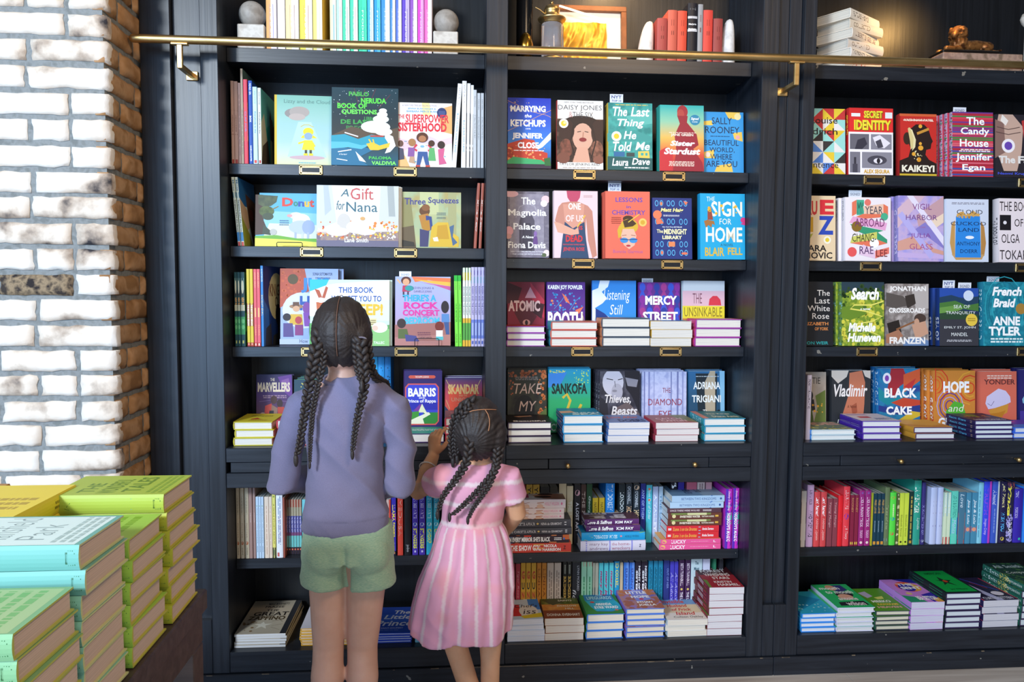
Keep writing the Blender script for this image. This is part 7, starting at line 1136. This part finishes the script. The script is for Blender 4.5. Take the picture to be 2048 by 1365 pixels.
mp = N(nt, 'ShaderNodeMapping'); mp.inputs['Scale'].default_value = (14, 14, 160); nt.links.new(tc.outputs['Object'], mp.inputs[0])
nzj = N(nt, 'ShaderNodeTexNoise'); nzj.inputs['Scale'].default_value = 1; nzj.inputs['Detail'].default_value = 3; nt.links.new(mp.outputs[0], nzj.inputs['Vector'])
jit = mth('MULTIPLY', mth('SUBTRACT', nzj.outputs['Fac'], .5), .9)
ang = mth('ARCTAN2', sp.outputs['X'], mth('MULTIPLY', sp.outputs['Y'], -1.0))
sk = mth('SINE', mth('ADD', mth('MULTIPLY', ang, 17.0), jit))
mp2 = N(nt, 'ShaderNodeMapping'); mp2.inputs['Scale'].default_value = (160, 160, 14); nt.links.new(tc.outputs['Object'], mp2.inputs[0])
nz2 = N(nt, 'ShaderNodeTexNoise'); nz2.inputs['Scale'].default_value = 1; nt.links.new(mp2.outputs[0], nz2.inputs['Vector'])
bo = mth('SINE', mth('ADD', mth('MULTIPLY', sp.outputs['Z'], 105.0), mth('MULTIPLY', nz2.outputs['Fac'], 1.2)))
isk = mth('LESS_THAN', sp.outputs['Z'], 0.0)
val = mth('ADD', mth('MULTIPLY', sk, isk), mth('MULTIPLY', bo, mth('SUBTRACT', 1.0, isk)))
r = N(nt, 'ShaderNodeValToRGB'); e = r.color_ramp.elements; e[0].position = .80; e[0].color = hexc('d69ab2'); e[1].position = 1.0; e[1].color = hexc('dcc6ca')
nt.links.new(mth('ADD', mth('MULTIPLY', val, .5), .5), r.inputs['Fac'])
n3 = N(nt, 'ShaderNodeTexNoise'); n3.inputs['Scale'].default_value = 9; nt.links.new(tc.outputs['Object'], n3.inputs['Vector'])
mx = N(nt, 'ShaderNodeMix', data_type='RGBA', blend_type='MIX'); nt.links.new(mth('MINIMUM', mth('MAXIMUM', mth('MULTIPLY', mth('SUBTRACT', n3.outputs['Fac'], .5), 4.0), 0.0), .5), mx.inputs['Factor']); nt.links.new(r.outputs['Color'], mx.inputs['A']); mx.inputs['B'].default_value = hexc('dc8f8c')
nt.links.new(mx.outputs['Result'], b.inputs['Base Color'])

def tb(pts, rads, seg=18, ref=(0, 1, 0), ends=True): return lambda m: m.tube(pts, rads, SKIN1, seg, ref, ends)
def bl(c, r): return lambda m: m.ball(c, r, SKIN1, 20)
def braid(name, parent, pts, r0, r1, step=.62):
    """a plait: lobes laid left and right in turn along a smooth path"""
    pts = [Vector(p) for p in pts]; dense = []
    for i in range(len(pts) - 1):
        p0, p1, p2, p3 = pts[max(i - 1, 0)], pts[i], pts[i + 1], pts[min(i + 2, len(pts) - 1)]
        for k in range(40):
            t = k / 40; dense.append(.5 * ((2 * p1) + (p2 - p0) * t + (2 * p0 - 5 * p1 + 4 * p2 - p3) * t * t + (3 * p1 - p0 - 3 * p2 + p3) * t ** 3))
    dense.append(pts[-1]); L = [0]
    for i in range(1, len(dense)): L.append(L[-1] + (dense[i] - dense[i - 1]).length)
    tot = L[-1]; s = 0; side = 1; c = MB(); j = 0
    while s < tot:
        while j < len(L) - 2 and L[j + 1] < s: j += 1
        T_v = (dense[min(j + 2, len(dense) - 1)] - dense[max(j - 2, 0)]).normalized(); q = dense[j]; f = s / tot
        r_ = r0 + (r1 - r0) * f
        vw = Vector((0, -1, .15)); Sd = T_v.cross(vw).normalized(); Nn = Sd.cross(T_v).normalized()
        ax = (T_v * 1.0 - Sd * side * .75).normalized()
        rot = Matrix((ax.cross(Nn).normalized(), Nn, ax)).transposed()
        c.ball(q + Sd * side * r_ * .42 + Nn * (r_ * .12 * (1 if side > 0 else -.2)), (r_ * .50, r_ * .62, r_ * .88), HAIR, 10, rot)
        side = -side; s += r_ * step
    c.ball(pts[-1] + (pts[-1] - pts[-2]).normalized() * r1 * 1.4, (r1 * .8, r1 * .8, r1 * 2.2), HAIR, 10)
    return c.obj(name, parent)
def hand(fns, wrist, palm_dir, back, across, size, curl, thumb_sign):
    """palm, four fingers and a thumb as lists of tubes; across points to the thumb side"""
    d, b_, a = Vector(palm_dir).normalized(), Vector(back).normalized(), Vector(across).normalized(); s = size; w = Vector(wrist)
    fns.append(tb([w - d * .012 * s, w + d * .03 * s, w + d * .066 * s], [(.019 * s, .014 * s), (.030 * s, .013 * s), (.033 * s, .011 * s)], 16, b_))
    for i, (o, l) in enumerate(((.026, .9), (.009, 1.0), (-.009, .94), (-.025, .74))):
        k = w + d * (.070 - .004 * abs(i - 1.2)) * s + a * o * s; ln = .064 * l * s; cc = curl[i]
        v1 = (d * math.cos(cc * .55) - b_ * math.sin(cc * .55)); v2 = (d * math.cos(cc * 1.35) - b_ * math.sin(cc * 1.35)); v3 = (d * math.cos(cc * 2.0) - b_ * math.sin(cc * 2.0))
        p1 = k + v1 * ln * .45; p2 = p1 + v2 * ln * .32; p3 = p2 + v3 * ln * .24
        fns.append(tb([k - d * .014 * s, k, p1, p2, p3], [.0078 * s, .0080 * s, .0072 * s, .0066 * s, .0056 * s], 12, b_))
    t0 = w + d * .018 * s + a * .022 * s; t1 = t0 + (d * .6 + a * .8 - b_ * .2).normalized() * .028 * s; t2 = t1 + (d * .85 + a * .35 - b_ * .45).normalized() * .024 * s; t3 = t2 + (d * .9 - b_ * .5).normalized() * .018 * s
    fns.append(tb([t0, t1, t2, t3], [.0115 * s, .0095 * s, .0082 * s, .0066 * s], 12, b_))

def head_parts(c, s):
    c = Vector(c)
    return [bl(c, (.071 * s, .088 * s, .098 * s)), bl(c + Vector((0, .034, -.058)) * s, (.052 * s, .052 * s, .052 * s)), bl(c + Vector((0, .058, -.088)) * s, (.026 * s, .022 * s, .02 * s)),
            tb([c + Vector((0, .082, .01)) * s, c + Vector((0, .100, -.030)) * s], [.007 * s, .011 * s], 10), bl(c + Vector((.012, .094, -.034)) * s, .008 * s), bl(c + Vector((-.012, .094, -.034)) * s, .008 * s),
            tb([c + Vector((-.018, .080, -.062)) * s, c + Vector((0, .088, -.060)) * s, c + Vector((.018, .080, -.062)) * s], .006 * s, 8), tb([c + Vector((-.014, .079, -.070)) * s, c + Vector((0, .086, -.071)) * s, c + Vector((.014, .079, -.070)) * s], .0062 * s, 8),
            bl(c + Vector((-.073, .006, -.012)) * s, (.008 * s, .017 * s, .027 * s)), bl(c + Vector((.073, .006, -.012)) * s, (.008 * s, .017 * s, .027 * s))]
EYE = M('f4f0ec', .2, key='eye_white'); IRIS = M('2a1810', .2, key='eye_iris')
def eyes(parent, c, s):
    for sx in (-1, 1):
        q = Vector(c) + Vector((sx * .030, .074, .004)) * s; m = MB(); m.ball(q, .0125 * s, EYE, 14); m.ball(q + Vector((0, .0085 * s, 0)), .0065 * s, IRIS, 12); m.obj('eye', parent)

# ---- the older girl
GA = thing('person', 'taller girl with long braids, lavender grey sweatshirt and sage green shorts', 'person', (0, 0, 0))
Y0 = -.56
def q0(px, py, dy=0.0): return P(px, py, Y0 + dy)
hc = q0(684, 672); SH1 = q0(603, 812), q0(788, 812)
parts = head_parts(hc, 1.0)
parts.append(tb([q0(685, 700, .012), q0(688, 742, .004), q0(692, 785)], [(.043, .045), (.041, .044), (.060, .055)], 20))
parts.append(tb([q0(694, 785), q0(694, 830), q0(692, 950), q0(692, 1040), q0(694, 1075)], [(.100, .045), (.095, .055), (.082, .058), (.09, .066), (.08, .06)], 24))
EL, ER = q0(565, 966, .012), q0(799, 972, .012)
WL, WR = EL + Vector((.10, .185, -.025)), ER + Vector((-.10, .185, -.02))
for s_, e_, w_ in ((SH1[0], EL, WL), (SH1[1], ER, WR)): parts.append(tb([s_, (s_ + e_) / 2, e_, (e_ + w_) / 2, w_], [.027, .027, .026, .025, .021], 16))
hand(parts, WL, (.72, .68, .1), (-.5, .4, .75), (.2, -.3, .9), .92, [.5, .55, .6, .65], 1)
hand(parts, WR, (-.72, .68, .1), (.5, .4, .75), (-.2, -.3, .9), .92, [.5, .55, .6, .65], 1)
for hx, hy, hr, kx, kr, cx_, cr, ax in ((655, 1164, .0505, 657, .0425, 655, .0455, 654), (732, 1166, .0545, 725, .0415, 725.5, .0435, 723)):
    hp = q0(hx, 1105); k1 = q0(hx, hy); kn = q0(kx, 1292, .004); cf = q0(cx_, 1352, -.012); an = P(ax, 1352, Y0); an = Vector((an.x, Y0 - .006, .085)); 
    parts.append(tb([hp, k1, (k1 * .45 + kn * .55), kn, kn * .5 + cf * .5, cf, Vector((an.x, Y0 - .012, .2)), an, Vector((an.x, Y0, .04))], [hr * 1.15, hr, (hr + kr) / 2 * 1.0, kr, kr * 1.0, cr, .034, .026, .028], 20))
    parts.append(tb([Vector((an.x, Y0 - .03, .026)), Vector((an.x, Y0 + .05, .026)), Vector((an.x, Y0 + .13, .018))], [(.028, .026), (.034, .028), (.034, .016)], 16, (0, 0, 1)))
loft_union('body', GA, parts, SKIN1, .0042, 5); eyes(GA, hc, 1.0)

def folds(co, no, amp, f, seed, mask=None):
    out = co.copy()
    d = np.empty(len(co), np.float32)
    for i, c in enumerate(co):
        a = noise.noise(Vector((c[0] * f[0] + c[2] * f[3], c[1] * f[1], c[2] * f[2] + c[0] * f[4] + seed)))
        b_ = noise.noise(Vector((c[0] * f[0] * 2.1 + 5, c[1] * f[1] * 2.1, c[2] * f[2] * 2.3 - c[0] * f[4] * 1.5 + seed)))
        d[i] = (1 - abs(a) * 2.6) * .8 + b_ * .22
    if mask is not None: d *= mask
    return out + no * (d * amp)[:, None]
sw = [tb([q0(692, 759, .002), q0(694, 768), q0(696, 780), q0(696, 800), q0(693, 835), q0(691, 890), q0(691, 950), q0(691, 1000), q0(692, 1026), q0(692, 1030), q0(692, 1055)],
         [(.058, .050), (.078, .056), (.108, .062), (.126, .070), (.114, .080), (.099, .082), (.098, .082), (.104, .087), (.115, .090), (.1125, .0875), (.114, .087)], 40, (0, 1, 0), False)]
for s_, e_, w_, k in ((SH1[0], EL, WL, -1), (SH1[1], ER, WR, 1)):
    m1 = s_ * .5 + e_ * .5 + Vector((k * (.006 if k < 0 else .012), 0, .004))
    sw.append(tb([s_ + Vector((-k * .045, 0, .016)), s_ + Vector((-k * .004, 0, -.004)), m1, e_ + Vector((0, -.004, 0)), e_ * .55 + w_ * .45 + Vector((0, 0, -.004)), w_], [.042, .045, .0385, .0405, .040, .033], 24))
def sweat_post(co, no):
    co = folds(co, no, .0080, (6, 6, 9, 6, 9), 3.0)
    zr_ = q0(690, 1028).z
    band = np.clip(1 - np.abs(co[:, 2] - zr_) / .004, 0, 1) * (np.abs(co[:, 0] - q0(697, 1028).x) < .15) * (co[:, 1] < Y0 + .1)
    return co - no * (band * .0022)[:, None]
loft_union('sweatshirt', GA, sw, SWEAT, .0046, 4, sweat_post)
c = MB(); nk = [q0(690, 757, .0)]; ring = [Vector((q0(692, 757).x + .060 * math.cos(a), Y0 + .002 + .053 * math.sin(a), q0(692, 757).z + .010 * math.sin(a) - .002)) for a in [2 * PI * i / 28 for i in range(29)]]
c.tube(ring, .0058, SWEAT, 10, (0, 0, 1)); c.obj('collar', GA)
def short_post(co, no):
    co = folds(co, no, .0040, (9, 9, 9, 11, 9), 8.0); xm = q0(698, 1110).x; za, zb_ = q0(698, 1150).z, q0(698, 1062).z
    g = np.exp(-((co[:, 0] - xm) / .0075) ** 2) * (co[:, 1] < Y0) * np.clip((zb_ - co[:, 2]) / .03, 0, 1)
    return co - no * (g * .010)[:, None]
so = [tb([q0(696, 1044), q0(696, 1075), q0(697, 1112)], [(.119, .084), (.125, .096), (.124, .098)], 36, (0, 1, 0), False),
      bl(q0(658, 1108, -.035), (.062, .060, .060)), bl(q0(736, 1108, -.035), (.062, .060, .060)),
      tb([q0(658, 1095), q0(652, 1135), q0(651, 1164)], [(.064, .078), (.0655, .076), (.0665, .074)], 30, (0, 1, 0), False), tb([q0(734, 1095), q0(741, 1135), q0(743, 1166)], [(.062, .078), (.067, .076), (.069, .074)], 30, (0, 1, 0), False)]
loft_union('shorts', GA, so, SHORT, .0044, 4, short_post)
# hair: a smooth cap drawn to two ties, a parting, and the plaits
def strands(tl, tr, mid):
    def f(co, no):
        d = np.empty(len(co), np.float32)
        for i, c in enumerate(co):
            t = tl if c[0] < mid else tr; a = math.atan2(c[2] - t.z, c[0] - t.x)
            d[i] = math.sin(a * 34 + 2.5 * noise.noise(Vector(c) * 30)) * .5 + noise.noise(Vector((a * 9, (Vector(c) - t).length * 9, 2))) * .8
        g = np.exp(-((co[:, 0] - mid) / .0042) ** 2) * (co[:, 1] < hc.y + .05)
        return co + no * (d * .0011 - g * .004)[:, None]
    return f
tl, tr = q0(637, 672, -.045), q0(724, 680, -.050)
loft_union('hair', GA, [bl(hc + Vector((0, -.006, .008)), (.0805, .096, .1005)), bl(q0(650, 668, -.03), (.034, .052, .045)), bl(q0(718, 672, -.03), (.036, .052, .045)), bl(q0(674, 690, -.045), (.034, .036, .032)), bl(q0(698, 690, -.045), (.030, .036, .030))], HAIR, .0036, 5, strands(tl, tr, q0(684, 640).x))
c = MB(); pl = []
for k in range(15):
    a = rad(100 - k * 9.5); pl.append(hc + Vector((0, -.006, .008)) + Vector((0, -.0962 * math.cos(a), .1008 * math.sin(a))))
c.tube([p + Vector((0, .0022, 0)) for p in pl], (.0012, .0011), PART1, 8); c.obj('hair_parting', GA)
for nm, pp, r0, r1 in (('L1', [(639, 668, -.07), (632, 695, -.085), (626, 727, -.09), (615, 790, -.085), (607, 842, -.085), (599, 890, -.08), (594, 912, -.08)], .0185, .0085),
                       ('L2', [(647, 678, -.075), (646, 725, -.085), (634, 778, -.092), (625, 826, -.092), (621, 885, -.092), (619.5, 926, -.092)], .0115, .0048),
                       ('R1', [(721, 680, -.085), (727, 733, -.098), (728, 778, -.105), (717, 826, -.100), (709, 870, -.098), (705.5, 903, -.098)], .0175, .0065),
                       ('R2', [(733, 684, -.07), (741, 728, -.065), (749, 752, -.05), (764, 764, .0), (774, 772, .05), (776, 815, .10)], .0135, .008),
                       ('R3', [(713, 682, -.088), (714, 730, -.1), (722, 765, -.115)], .0125, .0075)):
    braid('braid', GA, [q0(*p) for p in pp], r0, r1)
for p in ((638, 667, -.078), (722, 679, -.09)):
    c = MB(); a = q0(*p); c.tube([a + Vector((.0125 * math.cos(t), .002, .005 * math.sin(t))) for t in [2 * PI * i / 16 for i in range(17)]], .0026, M('6a626c', .4, key='hair_tie'), 8); c.obj('hair_tie', GA)

# ---- the younger girl
GB = thing('person', 'smaller girl in a pink tie dye dress raising her left hand to the books', 'person', (0, 0, 0))
Y1 = -.42
def q1(px, py, dy=0.0): return P(px, py, Y1 + dy)
hb = q1(954, 862)
parts = head_parts(hb, .95)
parts.append(tb([q1(955, 885, .008), q1(957, 918), q1(957, 950)], [(.036, .038), (.034, .036), (.055, .045)], 20))
parts.append(tb([q1(956, 948), q1(950, 1000), q1(944, 1050), q1(940, 1100)], [(.082, .046), (.080, .056), (.074, .058), (.085, .07)], 24))
sl, sr = q1(889, 958), q1(1014, 956)
el, wl = P(836, 984, Y1 + .155), P(867, 912, -.165)
er, wr = P(1033, 1026, Y1 + .03), P(1006, 1066, Y1 + .15)
parts.append(tb([sl + Vector((.02, 0, 0)), sl, sl * .5 + el * .5, el, el * .5 + wl * .5, wl], [.034, .034, .031, .028, .0265, .0195], 18))
parts.append(tb([sr + Vector((-.02, 0, 0)), sr, sr * .45 + er * .55, er, er * .5 + wr * .5, wr], [.034, .034, .032, .030, .026, .020], 18))
hand(parts, wl, P(870, 862, -.150) - wl, (-.72, -.68, .05), (.68, -.72, .05), .90, [.85, .98, 1.08, 1.2], 1)
hand(parts, wr, (-.8, .5, .0), (.3, .3, .9), (0, -.4, .9), .80, [.5, .55, .6, .65], 1)
for tp, k0, k1_, r_, r2 in (((912, 1180), (905, 1272), (934, 1362), .037, .033), ((975, 1180), (981, 1275), (980, 1362), .036, .029)):
    a, b_, d_ = q1(*tp), q1(*k0), q1(*k1_); dn = (d_ - b_) / (b_.z - d_.z)
    an = d_ + dn * (d_.z - .07)
    parts.append(tb([a, b_, b_ * .5 + d_ * .5, d_, d_ + dn * ((d_.z - .07) * .55), an, Vector((an.x, an.y, .035))], [.046, r_, r2 * 1.02, r2 * .98, r2 * .86, .022, .024], 18))
    parts.append(tb([Vector((an.x, an.y - .02, .022)), Vector((an.x, an.y + .04, .022)), Vector((an.x, an.y + .10, .015))], [(.022, .022), (.027, .022), (.027, .013)], 14, (0, 0, 1)))
loft_union('body', GB, parts, SKIN2, .0034, 4); eyes(GB, hb, .95)
# dress, built about its own waist so the dyed bands follow the skirt
wq = q1(943, 1046); D0 = thing_o = None
def dr(v): return Vector(v) - wq
bod = [tb([dr(q1(957, 926)), dr(q1(957, 936)), dr(q1(955, 950)), dr(q1(952, 985)), dr(q1(946, 1025)), dr(q1(943, 1050))], [(.052, .042), (.078, .048), (.094, .056), (.095, .064), (.090, .066), (.090, .067)], 36, (0, 1, 0), False),
       tb([dr(sl + Vector((.035, 0, .004))), dr(sl), dr(sl * .66 + el * .34)], [.040, .044, .0455], 24, (0, 1, 0), False), tb([dr(sr + Vector((-.035, 0, .004))), dr(sr), dr(sr * .42 + er * .58)], [.040, .043, .044], 24, (0, 1, 0), False)]
rr_ = [(1046, 943, .090, .068), (1056, 943.5, .097, .076), (1075, 944, .106, .086), (1105, 943, .118, .098), (1160, 933, .140, .118), (1210, 926, .150, .128), (1258, 921, .1535, .134)]
def skirt(m):
    rings = []
    for k in range(33):
        t = k / 32 * (len(rr_) - 1); i = min(int(t), len(rr_) - 2); f = t - i
        py, px, a, b_ = (rr_[i][j] * (1 - f) + rr_[i + 1][j] * f for j in range(4)); cc = dr(q1(px, py)); am = min(k / 10, 1) * .030 + .012
        ring = []
        for j in range(120):
            th = 2 * PI * j / 120; w = 1 + am * (.7 * math.sin(13 * th + 1.2 * math.sin(3 * th)) + .4 * math.sin(21 * th + 2)) * (1.4 - .6 * k / 32)
            ring.append(cc + Vector((a * w * math.cos(th), b_ * w * math.sin(th), -.010 * math.sin(th * 5) * k / 32)))
        rings.append(ring)
    m.rings(rings, DRESS)
o = loft_union('dress', GB, bod + [skirt], DRESS, .0042, 3, lambda co, no: folds(co, no, .0026, (12, 12, 14, 8, 6), 21.0)); o.location = wq
strh = lambda co, no: co + no * np.array([.0012 * math.sin(math.atan2(c[2] - q1(938, 880).z, c[0] - q1(938, 880).x) * 30 + 2 * noise.noise(Vector(c) * 30)) + .0012 * noise.noise(Vector(c) * 60) for c in co], np.float32)[:, None]
loft_union('hair', GB, [bl(hb + Vector((.0, -.006, .008)), (.079, .094, .096)), bl(q1(950, 880, -.035), (.050, .050, .045)), bl(q1(938, 880, -.075), (.018, .018, .016)), bl(q1(988, 868, -.02), (.040, .055, .060))], HAIR, .0034, 4, strh)
def on_head(px, py):
    """point of the hair cap's near side seen at px, py"""
    C = hb + Vector((0, -.006, .008)); R_ = Vector((.0805, .0955, .0975)); d = (P(px, py, 0) - CAM); o_ = CAM - C
    dd = Vector((d.x / R_.x, d.y / R_.y, d.z / R_.z)); oo = Vector((o_.x / R_.x, o_.y / R_.y, o_.z / R_.z)); A_, B_, C_ = dd.dot(dd), 2 * dd.dot(oo), oo.dot(oo) - 1
    disc = B_ * B_ - 4 * A_ * C_
    t = (-B_ - math.sqrt(max(disc, 0))) / (2 * A_); return CAM + d * t
for ln in ([(924, 832), (934, 826), (944, 822.5), (955, 820.5), (968, 819.5), (982, 819.5), (992, 820)], [(971, 821), (976, 829), (979, 840), (979, 850), (977, 862)]):
    c = MB(); c.tube([on_head(*p) for p in ln], .0013, PART2, 8); c.obj('hair_parting', GB)
HP = lambda px, py, k: on_head(px, py) + Vector((0, -k, 0))
for pp, r0, r1 in (([HP(948, 803, .002), HP(928, 812, .006), HP(912, 832, .008), q1(905, 858, -.045), q1(902, 888, -.035), q1(905, 916, -.03)], .0165, .0085),
                   ([HP(940, 812, .004), HP(926, 828, .006), q1(917, 852, -.055), q1(913, 885, -.05), q1(914, 912, -.045)], .0125, .0075),
                   ([q1(938, 882, -.088), q1(934, 921, -.092), q1(914, 956, -.082), q1(886, 994, -.085), q1(877, 1024, -.085)], .0165, .0070),
                   ([q1(1000, 868, -.03), q1(998, 912, -.055), q1(986, 947, -.085), q1(961, 977, -.095), q1(931, 1007, -.095), q1(904, 1031, -.095)], .0165, .0065),
                   ([q1(994, 880, -.05), q1(991, 930, -.075), q1(979, 969, -.092), q1(961, 996, -.098), q1(945, 1020, -.1), q1(938, 1036, -.1)], .0135, .006)):
    braid('braid', GB, pp, r0, r1)
c = MB(); a = q1(938, 881, -.088); c.tube([a + Vector((.0105 * math.cos(t), .004, .005 * math.sin(t))) for t in [2 * PI * i / 16 for i in range(17)]], .0024, M('6a626c', .4, key='hair_tie'), 8); c.obj('hair_tie', GB)
c = MB(); w0 = el * .36 + wl * .64; ax = (wl - el).normalized(); u_ = ax.cross(Vector((0, 1, 0))).normalized(); v_ = ax.cross(u_)
c.tube([w0 + u_ * (.0285 * math.cos(t)) + v_ * (.0285 * math.sin(t)) + ax * .004 * math.sin(t) for t in [2 * PI * i / 24 for i in range(25)]], .0021, M('e4e0dc', .25, .25, key='silver'), 8, ax); o = c.obj('bracelet', GB); o['label'] = 'thin silver bracelet'
